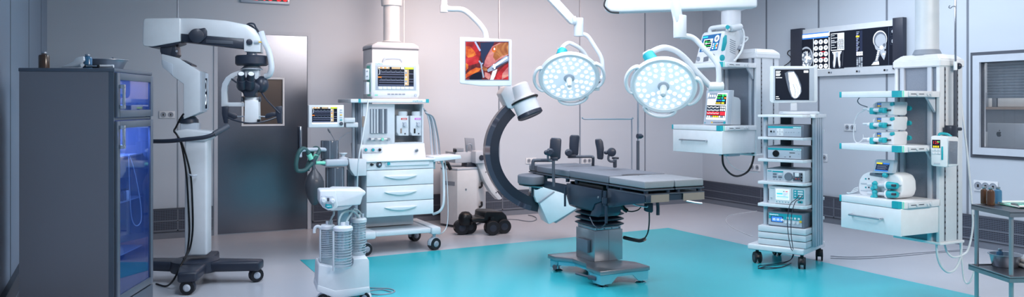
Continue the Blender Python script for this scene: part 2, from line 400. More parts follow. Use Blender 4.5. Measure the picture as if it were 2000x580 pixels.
MB().m('doorpane').bb((wx0, BY + .01, wz0), (wx1, BY + .02, wz1)).build('glass_pane', door)
hx = onY(587, 270, BY - .05).x; hz1, hz0 = onY(587, 247, BY - .05).z, onY(587, 308, BY - .05).z
b = MB().m('chrome'); b.cyl((hx, BY - .055, hz0), (hx, BY - .055, hz1), .016, bev=.004)
for z in (hz0 + .04, hz1 - .04): b.cyl((hx, BY - .055, z), (hx, BY, z), .01)
b.build('door_handle', door)
# window in the right wall
b = MB().m('darkgray'); t = .035
def ring(b, x0, x1, ya, yb, za, zb, t):
    b.bb((x0, ya, za), (x1, ya + t, zb)); b.bb((x0, yb - t, za), (x1, yb, zb)); b.bb((x0, ya + t, za), (x1, yb - t, za + t)); b.bb((x0, ya + t, zb - t), (x1, yb - t, zb))
ring(b, RX - .012, RX + .1, WY0, WY1, WZ0, WZ1, t)
win = b.build('window_1'); win['kind'] = 'structure'; ROOTM['window_1'] = Matrix.Identity(4)
b = MB().m('lightgray'); ring(b, RX - .03, RX + .08, WY0 + t, WY1 - t, WZ0 + t, WZ1 - t, .075); b.build('window_frame', win)
b = MB().m('darkgray'); ring(b, RX + .0, RX + .05, WY0 + .11, WY1 - .11, WZ0 + .11, WZ1 - .11, .008); b.build('seal', win)
MB().m('pane').bb((RX + .02, WY0 + .11, WZ0 + .11), (RX + .026, WY1 - .11, WZ1 - .11)).build('glass_pane', win)
# the room seen through it
b = MB().m('wallpanel'); X2 = RX + 2.2
b.bb((X2, 2.2, 0), (X2 + .1, 7.2, CEIL)); b.bb((RX + .15, 7.2, 0), (X2 + .1, 7.3, CEIL)); b.bb((RX + .15, 2.1, 0), (X2 + .1, 2.2, CEIL)); struct('wall_far', b)
b = MB().m('floor'); b.bb((RX + .3, 2.1, -.1), (X2 + .1, 7.3, 0)); struct('floor_far', b)
b = MB().m('offwhite'); b.bb((RX + .3, 2.1, CEIL), (X2 + .1, 7.3, CEIL + .1)); struct('ceiling_far', b)
b = MB()
zt = WZ1 - .1
z = zt
for i in range(26):
    b.m('gray' if i % 2 else 'midgray'); z = zt - i * .0155
    b.box((RX + .2, (WY0 + WY1) / 2, z), (.022, WY1 - WY0 - .1, .0025), rot=Matrix.Rotation(.9, 4, 'Y'))
tag(fix(b.build('window_blind'), (RX + .2, WY1, zt)), 'grey slatted blind lowered over the top third of the window', 'blind')
def wp(px, py, X): return onX(px, py, X)
# shelf, desk computer and papers in the next room
Xs = RX + 1.1
p0, p1 = wp(1948, 182, Xs), wp(2000, 209, Xs)
t_ = thing('storage_box', 'long white storage box on the high shelf behind the window', 'box', (Xs + .2, p0.y - .5, p1.z))
MB().m('offwhite').bb((Xs, p0.y - 1.0, p1.z), (Xs + .4, p0.y, p0.z), .01).build('box_body', t_)
MB().m('lightgray').bb((Xs - .006, p0.y - 1.0, p0.z - .03), (Xs + .4, p0.y + .004, p0.z + .006), .004).build('lid', t_)
s_ = wp(1916, 208, Xs); 
b = MB().m('tan'); b.bb((Xs - .05, s_.y - 2.0, p1.z - .03), (X2 - .02, s_.y + .15, p1.z)); b.m('gray'); b.bb((Xs - .03, s_.y - 2, p1.z - .3), (Xs - .01, s_.y + .1, p1.z - .03))
b.m('gray').bb((Xs, s_.y - 2, p1.z - .62), (X2 - .02, s_.y - .62, p1.z - .03)); tag(fix(b.build('wall_cupboard'), (Xs + .2, s_.y - 1, p1.z - .62)), 'brown-grey cupboard shelf unit seen through the window', 'cupboard')
for i, (xa, cc, lb) in enumerate(((1922, 'midgray', 'grey folder standing leftmost on the high shelf behind the window'), (1930, 'offwhite', 'pale folder in the middle of three on the shelf behind the window'), (1938, 'gray', 'dark folder beside the white storage box behind the window'))):
    q = wp(xa, 180, Xs); tag(fix(MB().m(cc).bb((Xs, q.y - .045, p1.z), (Xs + .26, q.y, p0.z + .01), .004).build('folder'), (Xs + .1, q.y, p1.z)), lb, 'folder', 'folders behind the window')
Xm = RX + .55
fr = frame(PY(Xm), 1928, 241, 2020, 312, 0)
t_ = thing('computer_monitor', 'silver desktop computer with black apple emblem on its back, seen through the window', 'computer', (Xm + .1, fr[0].y - .3, .75))
b = MB().m('alu'); a = fr[0]; b.bb((Xm, a.y - fr[1].length, a.z - fr[2].length), (Xm + .02, a.y, a.z), .008); 
b.m('black')
def apple(b, fr, cx, cy, r, mt):
    asp = fr[2].length / fr[1].length
    pts = [(-.02, -.62), (.28, -.72), (.62, -.66), (.86, -.4), (.7, -.2), (.62, .08), (.7, .34), (.9, .5), (.76, .82), (.5, 1.12), (.24, 1.16), (0, 1.06), (-.26, 1.16), (-.52, 1.1), (-.78, .72), (-.92, .3), (-.92, -.12), (-.76, -.5), (-.48, -.68), (-.2, -.68)]
    b.gp(fr, [(cx + x * r * asp, cy + y * r) for x, y in pts], mt)
    leaf = [(-.02, -.82), (.02, -1.1), (.2, -1.36), (.44, -1.46), (.42, -1.2), (.26, -.95)]
    b.gp(fr, [(cx + x * r * asp, cy + y * r) for x, y in leaf], mt)
q = wp(1951, 261, Xm); w_ = (a.y - q.y) / fr[1].length; h_ = (a.z - q.z) / fr[2].length
apple(b, fr, w_, h_, .075, 'black'); b.build('screen_back', t_)
b = MB().m('alu'); b.bb((Xm + .04, a.y - .45, .75), (Xm + .06, a.y - .25, a.z - .2), .006); b.bb((Xm - .06, a.y - .47, .75), (Xm + .14, a.y - .23, .76), .004); b.build('stand', t_)
tag(fix(MB().m('lightgray').bb((RX + .3, 2.6, .72), (X2 - .45, 6.6, .75)).m('gray').bb((RX + .34, 2.65, 0), (RX + .38, 2.7, .72)).bb((RX + .34, 6.5, 0), (RX + .38, 6.55, .72)).bb((X2 - .55, 2.65, 0), (X2 - .51, 2.7, .72)).bb((X2 - .55, 6.5, 0), (X2 - .51, 6.55, .72)).build('desk'), (RX + .5, 4.5, 0)), 'pale desk carrying the silver computer in the next room', 'desk')

# wall sockets
def socket(root_n, pl, px, py, w, h, label, n=2):
    c = pl.p(px, py); t_ = thing(root_n, label, 'socket', c, math.atan2(pl.u.y, pl.u.x), 'wall sockets')
    M = ROOTM[t_.name]; b = MB(M).m('offwhite'); b.box((0, -.006, 0), (w, .012, h), bev=.004); b.build('cover_plate', t_)
    for i in range(n):
        x = (i - (n - 1) / 2) * w / n * .92; b = MB(M).m('midgray')
        b.lathe([(h * .36, 0), (h * .36, .014), (h * .33, .015), (h * .3, .0125), (.001, .0125)], (x, 0, 0), (0, -1, 0), 24)
        b.m('black'); b.lathe([(h * .26, .012), (.001, .013)], (x, 0, 0), (0, -1, 0), 20); b.m('lightgray').box((x - h * .1, -.0135, 0), (.006, .002, .006)); b.box((x + h * .1, -.0135, 0), (.006, .002, .006)); b.build('outlet', t_)
pr = PY(RX)
socket('wall_socket', pb, 326, 224, .17, .085, 'double wall socket left of the steel door behind the microscope column')
socket('wall_socket', pb, 1037, 314, .17, .085, 'double wall socket behind the far end of the operating table')
socket('wall_socket', pb, 1146, 314, .17, .085, 'double wall socket behind the middle of the operating table')
socket('wall_socket', pb, 866, 312, .17, .085, 'double wall socket above the white instrument tray of the anaesthesia machine')
socket('wall_socket', pr, 1475, 327, .22, .1, 'double wall socket at the left edge of the equipment cart')
socket('wall_socket', pr, 1661, 249, .18, .09, 'double wall socket beside the three stacked syringe pumps')
socket('wall_socket', pr, 1926, 364, .27, .12, 'triple wall socket above the bottles on the steel trolley', 3)
socket('wall_socket', pr, 1611, 308, .1, .1, 'single wall socket just right of the equipment cart', 1)
# red led clock/sign, top of frame
t_ = thing('digital_clock', 'silver framed clock with red digits high on the wall above the door', 'clock', (onY(518, 8, BY).x, BY, onY(518, 8, BY).z))
x0, x1 = onY(470, 4, BY - .04).x, onY(566, 10, BY - .04).x; z0 = onY(566, 9.5, BY - .04).z
b = MB().m('alu'); zt = z0 + .2
b.prism([(x0, BY - .04, z0), (x1, BY - .04, z0), (x1, BY - .04, zt), (x0, BY - .04, zt)], (0, .04, 0), .006); b.build('clock_frame', t_)
fr = (V((x0 + .05, BY - .0405, zt - .03)), V((x1 - x0 - .075, 0, 0)), V((0, 0, -(zt - z0) + .062)), V((0, -1, 0)))
b = MB(); b.g(fr, 0, 0, 1, 1, 'black', .001); b.text('12 08 56', fr, .03, .97, .86, 's_redled', .002, .86); b.build('clock_face', t_)
# ================================================================ TALL CABINET (left)
ca = math.atan2(SA * 0 + 0, 1)
CO = V(onZ(222, 204 + FPX * CAMH / 4.9, 0)); CANG = math.degrees(-YAW) + 5.4
MC = Matrix.Translation(CO) @ Matrix.Rotation(math.radians(CANG), 4, 'Z')
cab = thing('tall_cabinet', 'tall grey metal cabinet with blue glass doors on its right side', 'cabinet', CO, math.radians(CANG))
W_, L_, H_ = .545, .65, 1.77
b = MB(MC).m('cabinet')
b.bb((-W_, 0, .02), (-W_ + .02, L_, H_ - .02)); b.bb((-W_ + .02, 0, .02), (-.03, .02, H_ - .02)); b.bb((-W_ + .02, L_ - .02, .02), (-.03, L_, H_ - .02))
b.bb((-W_ + .02, .02, .02), (-.03, L_ - .02, .06)); b.bb((-W_ + .02, .02, 1.45), (-.03, L_ - .02, 1.47)); b.build('cabinet_body', cab)
b = MB(MC).m('cabinetframe'); b.bb((-W_ - .004, -.004, H_ - .022), (.006, L_ + .004, H_), .004); b.build('top_panel', cab)
b = MB(MC).m('cabinetframe'); b.bb((-.03, 0, .02), (0, .015, H_ - .022)); b.bb((-.03, L_ - .02, .02), (0, L_, H_ - .022)); b.bb((-.03, .015, .02), (0, L_ - .02, .06)); b.bb((-.03, .015, 1.452), (-.002, L_ - .02, 1.466)); b.build('front_frame', cab)
MB(MC).m('darkgray').bb((-W_ + .03, .03, 0), (-.03, L_ - .03, .02)).build('plinth', cab)
mat('blueglow', '3C62C8', .5, emit=.9, ecol='3A62D8')
MB(MC).m('blueglow').bb((-W_ + .021, .021, 1.02), (-W_ + .025, L_ - .021, H_ - .03)).build('added_glow_panel', cab)  # added glowing sheet that turns the cabinet interior blue
pin = PL(MC @ V((-.07, 0, 0)), CANG + 90)
zs_ = [pin.p(252, y).z for y in (487, 388, 302)]
for z in zs_ + [1.55]: MB(MC).m('midgray').bb((-W_ + .03, .022, z - .008), (-.05, L_ - .022, z)).build('shelf', cab)
for z0, z1, hz0, hz1 in ((.33, 1.448, 1.29, 1.41), (1.47, 1.745, 1.535, 1.66)):
    b = MB(MC).m('cabinetframe'); y0, y1 = .012, L_ - .012; t = .045
    b.bb((0, y0, z0), (.018, y0 + t, z1), .003); b.bb((0, y1 - t, z0), (.018, y1, z1), .003); b.bb((0, y0 + t, z0), (.018, y1 - t, z0 + t), .003); b.bb((0, y0 + t, z1 - t), (.018, y1 - t, z1), .003)
    dr = b.build('cabinet_door', cab)
    MB(MC).m('paneblue').bb((.004, y0 + t, z0 + t), (.008, y1 - t, z1 - t)).build('glass_pane', dr)
    b = MB(MC).m('chrome'); hy = y0 + t * .8
    for z in (hz0, hz1): b.bb((.01, hy - .012, z - .012), (.05, hy + .012, z + .012), .003)
    b.bb((.036, hy - .009, hz0), (.05, hy + .009, hz1), .003); b.build('door_handle', dr)
MB(MC).m('cabinetframe').bb((0, .012, .07), (.016, L_ - .012, .32), .004).build('drawer_front', cab)
# things kept inside
for px_, m_, lb in ((236, 'black', 'black pot nearest the door handle inside the cabinet'), (240.5, 'darkgray', 'dark pot second on the shelf inside the cabinet'), (246, 'offwhite', 'white-labelled pot at the end of its row inside the cabinet')):
    p = pin.p(px_, 380); p.z = zs_[1]; t_ = thing('medicine_pot', lb, 'pot', p, 0, 'pots on the inner shelf'); h_ = .062 if m_ != 'black' else .05
    MB().m(m_).lathe([(.016, 0), (.018, .004), (.018, h_ - .006), (.014, h_), (.001, h_)], p, n=18).build('pot_body', t_)
    MB().m('black').lathe([(.015, h_), (.015, h_ + .012), (.001, h_ + .013)], p, n=18).build('lid', t_)
pin2 = PL(MC @ V((-.035, 0, 0)), CANG + 90)
lp = [pin2.p(*q) for q in ((251, 303), (252, 340), (254, 390), (257, 425), (264, 440), (272, 438), (276, 425), (274, 395), (266, 350), (258, 318), (252, 303))]
tag(fix(MB().m('tubewhite').tube(lp, .0035, 6).build('coiled_tube'), lp[0]), 'thin white tube hanging in a loop behind the cabinet glass', 'tube')
# things on top
def on_top(px, off_y): # world point on cabinet top seen at px, off_y metres behind the front edge
    pl = PL(MC @ V((0, off_y, 0)), CANG); q = pl.p(px, 150); q.z = H_; return q
def bottle(name, label, p, r, h, mt, group=None, cap='alu', neck=.45):
    t_ = thing(name, label, 'bottle', p, 0, group)
    MB().m(mt).lathe([(r * .9, 0), (r, r * .12), (r, h * .72), (r * .92, h * .8), (r * neck, h * .86), (r * neck, h * .9), (.001, h * .9)], p, n=28).build('bottle_body', t_)
    MB().m(cap).lathe([(r * .5, h * .88), (r * .56, h * .9), (r * .56, h * .985), (r * .48, h), (.001, h)], p, n=24).build('bottle_cap', t_)
    return t_
bottle('medicine_bottle', 'brown glass bottle with silver cap on the left of the cabinet top', on_top(86, .12), .031, .105, 'brownglass')
bottle('medicine_bottle', 'clear blue-tinted bottle with silver cap on the cabinet top before the basin', on_top(171, .1), .027, .09, 'blueglass')
bp = on_top(204, .38)
t_ = thing('steel_basin', 'wide grey metal basin standing at the back of the cabinet top', 'basin', bp)
MB().m('alu').lathe([(.1, 0), (.105, .004), (.135, .066), (.146, .068), (.146, .072), (.133, .072), (.102, .008), (.001, .008)], bp, n=40).build('basin_body', t_)
bottle('medicine_bottle', 'small capped bottle showing just above the basin rim on the cabinet', on_top(221, .42) + V((0, 0, .012)), .018, .078, 'brownglass')
hp = on_top(150, .06)
t_ = thing('laryngoscope', 'pale curved laryngoscope blade with dark handle lying on the cabinet top', 'medical instrument', hp)
pc = PL(MC @ V((0, .05, 0)), CANG)
MB().m('offwhite').slab(pc, [(118, 131), (128, 127), (143, 120), (147, 114), (153, 111), (163, 110), (164, 118), (158, 125), (154, 131)], .022, 0, .004).build('blade', t_)
b = MB().m('black'); b.cyl(pc.p(163, 129, .02) , pc.p(194, 129.5, .02), .009); b.m('chrome').cyl(pc.p(168, 129, .028), pc.p(190, 129, .028), .004); b.build('handle', t_)
MB().m('offwhite').cyl(pc.p(161, 127, .035), pc.p(161, 127, .0), .011).build('joint', t_)
q = pc.p(192, 129, .0)
t_ = thing('syringe', 'white plastic syringe barrel lying at the right of the cabinet top', 'syringe', q)
MB().m('white').cyl(pc.p(192, 129.3, -.04), pc.p(218, 129.3, -.04), .0085).build('barrel', t_)
MB().m('offwhite').cyl(pc.p(218.1, 129.3, -.04), pc.p(222, 129.3, -.04), .0095).build('plunger', t_)

# ================================================================ SURGICAL MICROSCOPE
MO = D(382, 400, 7.05); MO.z = 0; MANG = -18
sm = thing('surgical_microscope', 'large white floor microscope with dark base on casters, before the steel door', 'microscope', MO, 0)
pm = PL(MO, MANG)
# base: dark moulded cross
ws = [onZ(367, 575), onZ(500, 550), onZ(410, 531)]
cc = (ws[0] + ws[1] + ws[2]) / 3
c0 = V((MO.x, MO.y, 0)); w4 = onZ(262, 548); ws.append(w4)
b = MB().m('navy')
for k, w in enumerate(ws):
    d = (w - c0); L = d.length; d.normalize(); n = V((-d.y, d.x, 0))
    e = w + d * .05; zt = .15
    r0, r1 = .125, .075
    pts = [c0 - n * r0, c0 + n * r0, c0 + d * L * .45 + n * (r1 + .03), e + n * r1, e - n * r1, c0 + d * L * .45 - n * (r1 + .03)]
    b.prism([p + V((0, 0, .105)) for p in pts], (0, 0, .085), .022, 3)
b.lathe([(.2, .1), (.21, .12), (.2, .195), (.15, .21), (.001, .21)], c0, n=32)
b.build('base', sm)
for w in ws:
    d = (w - c0).normalized()
    caster(sm, w, .06, rz=-.35 + .5 * (w.x > 1), col='navy', w=.035, twin=False)
# column
b = MB().m('offwhite'); b.rect(pm, 360, 270, 404, 500, .2, .1, .02, 3); b.build('column', sm)
b = MB().m('lightgray'); b.tube([pm.p(368, 340, .13), pm.p(376, 343, .16), pm.p(384, 342, .13)], .008); b.build('cable_hook', sm)
b = MB().m('offwhite'); b.slab(pm, [(338, 256), (350, 254), (362, 252), (408, 256), (414, 262), (408, 272), (400, 277), (350, 275)], .24, .12, .02, 3); b.build('shoulder', sm)
b = MB().m('lightgray'); b.rect(pm, 351, 240, 385, 258, .15, .07, .01); b.m('navy'); b.lathe([(.085, 0), (.082, .03), (.06, .055), (.001, .06)], pm.p(368, 240, 0), n=28); b.build('swivel', sm)
# push bar
bp_ = [(292, 276, .05), (330, 275.5, .22), (365, 272, .26), (400, 268, .26), (420, 261, .24), (436, 252, .2), (443, 247, .17)]
b = MB().m('navy'); b.tube([pm.p(*q) for q in bp_], .018, 12); b.build('push_bar', sm)
MB().m('darkgray').tube([pm.p(418, 262, .242), pm.p(432, 254, .215), pm.p(445, 246, .168)], .025, 12).build('grip', sm)
# body with side screen
b = MB().m('offwhite')
b.slab(pm, [(315, 105), (348, 113), (388, 138), (392, 141), (392, 219), (358, 233), (358, 164), (337, 149), (315, 126)], .2, .1, .008)
b.build('housing', sm)
b = MB().m('lightgray'); b.slab(pm, [(316, 116), (337, 125), (337, 147), (317, 131)], .01, .108, .002); b.build('side_cover', sm)
b = MB().m('navy'); b.slab(pm, [(349, 114), (374, 126), (374, 129), (349, 118)], .19, .09); b.build('vent', sm)
sq = [pm.p(393, 140, .1), pm.p(393, 219, .1)]
b = MB().m('lightgray'); A_ = pm.p(391, 140, .1); dn = -pm.n
hz = [(393, 140), (407, 144), (407, 214), (393, 219)]
b.slab(pm, hz, .02, -.04, .003); b.slab(pm, [(391, 139), (394, 140), (394, 219), (391, 219)], .2, .1)
b.build('screen_bezel', sm)
fr = frame(pm, 395, 153, 404.5, 212, -.037); b = MB(); b.g(fr, 0, 0, 1, 1, 's_dark')
random.seed(3)
for i in range(6): b.gell(fr, .22, .08 + i * .16, .2, .06, 's_bone', .001); b.gell(fr, .22, .08 + i * .16, .11, .03, 's_bone3', .0015)
b.gell(fr, .74, .25, .2, .2, 's_bone2', .001); b.gell(fr, .74, .7, .16, .18, 's_bone', .001); b.gell(fr, .74, .68, .08, .1, 's_bone3', .0015); b.gell(fr, .74, .25, .1, .12, 's_dark', .0015)
b.build('scan_screen', sm)
# elbow and top arm
b = MB().m('navy'); b.cyl(pm.p(330, 98, .08), pm.p(330, 98, -.08), .07, n=32, bev=.01); b.slab(pm, [(315, 90), (344, 90), (346, 108), (340, 113), (328, 112), (315, 104)], .15, .075, .008); b.build('elbow', sm)
MB().m('alu').cyl(pm.p(345, 100, .082), pm.p(345, 100, .07), .01).build('bolt', sm)
b = MB().m('white'); b.slab(pm, [(281, 37), (285, 35.5), (352, 35), (352, 81), (296, 91), (281, 90), (278, 85), (279, 42)], .24, .12, .014, 3); b.build('counterweight_housing', sm)
MB().m('navy').slab(pm, [(287, 90), (296, 91), (352, 81), (352, 84), (330, 91), (296, 93)], .22, .11).build('underside', sm)
b = MB().m('white'); b.slab(pm, [(352.3, 35), (378, 35.5), (440, 40), (482, 48), (496, 56), (504, 68), (507.5, 76), (507.5, 102), (476, 101), (476, 76), (352.3, 66)], .2, .1, .008); b.build('arm', sm)
b = MB().m('navy'); b.slab(pm, [(352.3, 66), (476, 76), (476, 95), (352.3, 81)], .17, .095, .004)
b.build('arm_underside', sm)
MB().m('darkgray').slab(pm, [(402, 77), (455, 80), (455, 87), (402, 84)], .01, .103, .003).build('arm_recess', sm)
b = MB().m('navy'); b.cyl(pm.p(384, 70, .135), pm.p(384, 70, .08), .062, n=32, bev=.008); b.slab(pm, [(367, 66), (374, 58), (400, 54), (404, 60), (404, 70), (398, 78), (372, 80)], .03, .115, .008); b.build('tension_knob', sm)
MB().m('navy').cyl(pm.p(487, 82, .125), pm.p(487, 82, .09), .026, n=24, bev=.004).build('knob', sm)
b = MB().m('lightgray'); b.cyl(pm.p(496, 82, .12), pm.p(505, 82, .12), .012); b.m('yellow').cyl(pm.p(505, 82, .12), pm.p(511, 82.5, .12), .006); b.build('plug', sm)
b = MB().m('alu'); b.cyl(pm.p(492, 101, 0), pm.p(492, 109, 0), .045); b.m('lightgray').cyl(pm.p(492, 128, 0), pm.p(492, 136, 0), .06, .1); b.build('pivot', sm)
b = MB().m('navy'); zc = pm.p(492, 118.5, 0); R_ = 31.5 / FPX * 7.05 
b.lathe([(.001, -.044), (R_ * .9, -.044), (R_, -.03), (R_, .03), (R_ * .93, .044), (.001, .046)], zc, n=44); b.build('balance_drum', sm)
b = MB().m('offwhite'); b.tube([pm.p(*q) for q in ((510, 62, .02), (516, 80, .03), (524, 98, .05), (529, 118, .06), (530, 135, .06), (526, 146, .04), (519, 149, .02))], .026, 14); b.build('cable_sleeve', sm)
b = MB().m('navy'); b.tube([pm.p(*q) for q in ((480, 50, .02), (487, 46, .05), (496, 47, .04), (500, 54, .03), (508, 66, .02))], .008); b.tube([pm.p(*q) for q in ((480, 50, .0), (490, 50, .0), (499, 58, .0), (508, 66, .0))], .008); b.build('cable_loop', sm)
# optics head
b = MB().m('offwhite'); b.slab(pm, [(478, 136), (505, 136), (505, 155), (478, 155)], .1, .05, .006); b.build('head_mount', sm)
arc = [(478, 136), (466, 138), (452, 143), (441, 151), (434, 163), (432, 175), (432, 208), (477, 208), (477, 200), (444, 200), (443, 180), (444, 168), (450, 157), (460, 149), (470, 147), (478, 147)]
b = MB().m('offwhite'); b.slab(pm, arc, .05, .025, .003); b.build('head_bracket', sm)
b = MB().m('white'); b.slab(pm, [(478, 196), (504, 196), (505, 241), (477, 241)], .13, .07, .006); b.cyl(pm.p(491, 190, 0), pm.p(491, 198, 0), .06, .065); b.build('optics_block', sm)
MB().m('black').slab(pm, [(502, 233), (508.5, 233), (508.5, 240.5), (502, 240.5)], .02, .08, .003).build('indicator', sm)
b = MB().m('navy'); b.slab(pm, [(462, 168), (469, 160), (500, 160), (508, 168), (507, 176), (499, 180), (495, 190), (477, 190), (473, 180), (463, 175)], .15, .1, .016, 3)
b.ball(pm.p(511, 165, .02), .062, (1, .9, 1.2)); b.slab(pm, [(478, 180), (500, 180), (499, 190), (479, 190)], .12, .07, .01)
b.build('binocular_body', sm)
for x0_, x1_ in ((471, 473.5), (490.5, 487)):
    a_, c_ = pm.p(x0_, 144.5, .19), pm.p(x1_, 169, .09)
    b = MB().m('navy'); b.cyl(a_, a_.lerp(c_, .4), .031, .034, 24); b.cyl(a_.lerp(c_, .4), c_, .04, .05, 24, bev=.004); e_ = b.build('eyepiece', sm)
    b = MB().m('white'); dd = (a_ - c_).normalized(); b.cyl(a_ - dd * .001, a_ + dd * .004, .025, n=24); b.build('lens', e_)
for x in (475.5, 505.5): MB().m('darkgray').cyl(pm.p(x, 193.5, .03), pm.p(x + (4 if x > 490 else -3), 193.5, .03), .024, n=18).build('focus_knob', sm)
for sx, pts, bar in ((1, [(517, 227), (520, 222), (531, 219), (543, 219), (550, 222), (550, 228), (534, 227), (524, 231), (518, 232)], ((505, 227), (518, 228))), (-1, [(434, 219), (448, 219), (458, 222), (463, 226), (462, 231), (456, 233), (446, 228), (434, 226)], ((477, 227.5), (462, 227.5)))):
    b = MB().m('navy'); b.slab(pm, pts, .05, .05, .006); 
    x = 543 if sx > 0 else 438
    b.slab(pm, [(x - 5, 208), (x + 7, 207), (x + 8, 213), (x + 7, 219), (x + 7, 241), (x - 1, 241), (x - 5, 222)], .04, .06, .005)
    o = b.build('hand_grip', sm); MB().m('alu').cyl(pm.p(*bar[0], .03), pm.p(*bar[1], .03), .006).build('grip_rod', o)
b = MB().m('navy')
for P_ in (((508, 176, .02), (520, 194, .05), (535, 210, .06), (546, 221, .06)), ((440, 226, .05), (455, 234, .07), (480, 240, .09), (500, 240, .09), (520, 236, .08), (540, 229, .06)), ((452, 154, .04), (460, 160, .05), (466, 163, .06))): MB().m('navy').tube([pm.p(*q) for q in P_], .007).build('cable', sm)
for off in (0, 8):
    pts = [(359, 222, .13), (352, 232, .13), (344, 248, .14), (340, 256, .15), (346, 264, .16), (355 + off * .3, 285, .15), (364 + off * 1., 340, .14), (368 + off, 400, .13), (370 + off * .8, 450, .13), (367 + off * .5, 485, .15), (363, 500, .2), (352, 520, .25), (340, 545, .3), (325, 560, .2), (305, 567, .1)]
    if off: pts = pts[:11] + [(358, 505, .22)] 
    MB().m('black').tube([V((p.x, p.y, max(p.z, .014))) for p in (pm.p(*q) for q in pts)], .008).build('power_cable', sm)
for z_, e_ in ((1.73, 3.0), (1.43, 6.0)):  # added unseen lights that brighten the dark cabinet interior
    l = bpy.data.lights.new('added_cabinet_light', 'AREA'); l.energy = e_; l.color = lin('86A8FF')[:3]; l.size = .3
    lo = bpy.data.objects.new('added_cabinet_light', l); C.objects.link(lo); lo.location = MC @ V((-.22, .3, z_))
# ================================================================ ANAESTHESIA MACHINE
YF = 8.04
pa = PX(YF)
AO = V((pa.p(781, 480).x, YF + .35, 0))
an = thing('anaesthesia_machine', 'white anaesthesia workstation with three drawers, breathing bag and two vaporizers', 'medical machine', AO)
XL, XR = pa.p(715.5, 350).x, pa.p(847, 350).x
def zf(px, py, off=0): return pa.p(px, py, off).z
# cart base
b = MB().m('offwhite'); zb0, zb1 = .2, .25
b.bb((XL - .05, YF - .02, .17), (XL + .1, YF + .72, .25), .02); b.bb((XR - .03, YF - .02, .17), (XR + .08, YF + .72, .25), .02)
b.bb((XL + .1, YF - .0, .19), (XR - .03, YF + .72, .24), .01); b.build('base_shelf', an)
for x, y in ((XL + .0, YF + .04), (XR + .02, YF + .04), (XL + .0, YF + .66), (XR + .02, YF + .66)):
    caster(an, (x, y, 0), .066, rz=.3, w=.04, twin=False, col='lightgray', hub='midgray')
MB().m('offwhite').bb((XL + .0, YF + .3, .25), (XR - .12, YF + .7, .42), .004).build('rear_column', an)
# drawer block
ztop = zf(781, 312); zbt = .39
zs = [ztop - .015, zf(781, 331), zf(781, 362), zf(781, 392.5), zbt]
MB().m('offwhite').bb((XL, YF + .02, zbt), (XR, YF + .62, ztop - .015), .006).build('drawer_block', an)
MB().m('white').bb((XL - .02, YF - .03, ztop - .016), (XR + .012, YF + .62, ztop + .004), .008).build('work_surface', an)
for i in range(1, 4):
    b = MB().m('white'); b.bb((XL + .002, YF, zs[i + 1] + .003), (XR - .002, YF + .02, zs[i] - .003), .004); dr = b.build('drawer', an)
    zc = (zs[i] * .55 + zs[i + 1] * .45); xa, xb = pa.p(750, 380).x, pa.p(814, 380).x; n = 10
    pts = [V((xa + (xb - xa) * k / n, YF - .001, zc + .012 + .004 * math.sin(PI * k / n))) for k in range(n + 1)] + [V((xb + (xa - xb) * k / n, YF - .001, zc + .008 - .034 * math.sin(PI * k / n))) for k in range(1, n)]
    MB().m('white').prism(pts, (0, -.022, 0), .005).build('drawer_handle', dr)
b = MB().m('white'); b.bb((XL + .002, YF, zs[1] + .003), (XR - .002, YF + .02, zs[0] - .002), .004); cp = b.build('front_panel', an)
b = MB().m('white'); b.rect(pa, 753, 315, 839, 323.5, .012, .012, .006, 3); b.build('handle_rail', cp)
b = MB().m('teal'); q = pa.p(759, 319.5, .024); b.lathe([(.016, 0), (.016, .008), (.001, .008)], q, (0, -1, 0)); b.build('release_button', cp)
b = MB().m('darkgray'); b.lathe([(.03, 0), (.03, .008), (.02, .012), (.018, .03), (.001, .03)], pa.p(740, 321.5, 0), (0, -1, 0)); b.m('alu').lathe([(.012, .03), (.001, .034)], pa.p(740, 321.5, 0), (0, -1, 0)); b.build('gas_outlet', cp)
b = MB().m('black'); b.lathe([(.013, 0), (.013, .02), (.001, .02)], pa.p(725, 321.5, 0), (0, -1, 0)); b.cyl(pa.p(725, 321.5, .01), pa.p(730, 321.5, .01), .006); b.build('gas_inlet', cp)
# control panel above the work surface
pu = PX(YF + .14)
X1, X2 = pu.p(705, 300).x, pu.p(829, 300).x; X3, X4 = pu.p(709, 220).x, pu.p(827, 220).x
zc0, zc1, zt0 = ztop, pu.p(765, 281).z, pu.p(765, 203).z
b = MB().m('white'); b.prism([(X1, pu.O.y - .05, zc0), (X2, pu.O.y - .05, zc0), (X2, pu.O.y, zc1), (X1, pu.O.y, zc1)], (0, .4, 0), .006); b.build('console_base', an)
xm = pu.p(771, 240).x
b = MB().m('offwhite'); Yc = pu.O.y
b.bb((X3, Yc, zc1), (xm, Yc + .4, zt0), .003); b.bb((xm, Yc + .3, zc1), (X4, Yc + .4, zt0)); b.bb((X4 - .015, Yc, zc1), (X4, Yc + .3, zt0)); b.bb((xm, Yc, zc1), (X4 - .015, Yc + .3, zc1 + .012)); b.build('console_body', an)
b = MB().m('offwhite'); b.bb((xm + .001, Yc + .28, zc1 + .013), (X4 - .016, Yc + .3, zt0 - .002)); b.bb((xm + .001, Yc + .02, zc1 + .012), (xm + .006, Yc + .28, zt0 - .002)); b.build('recess', an)
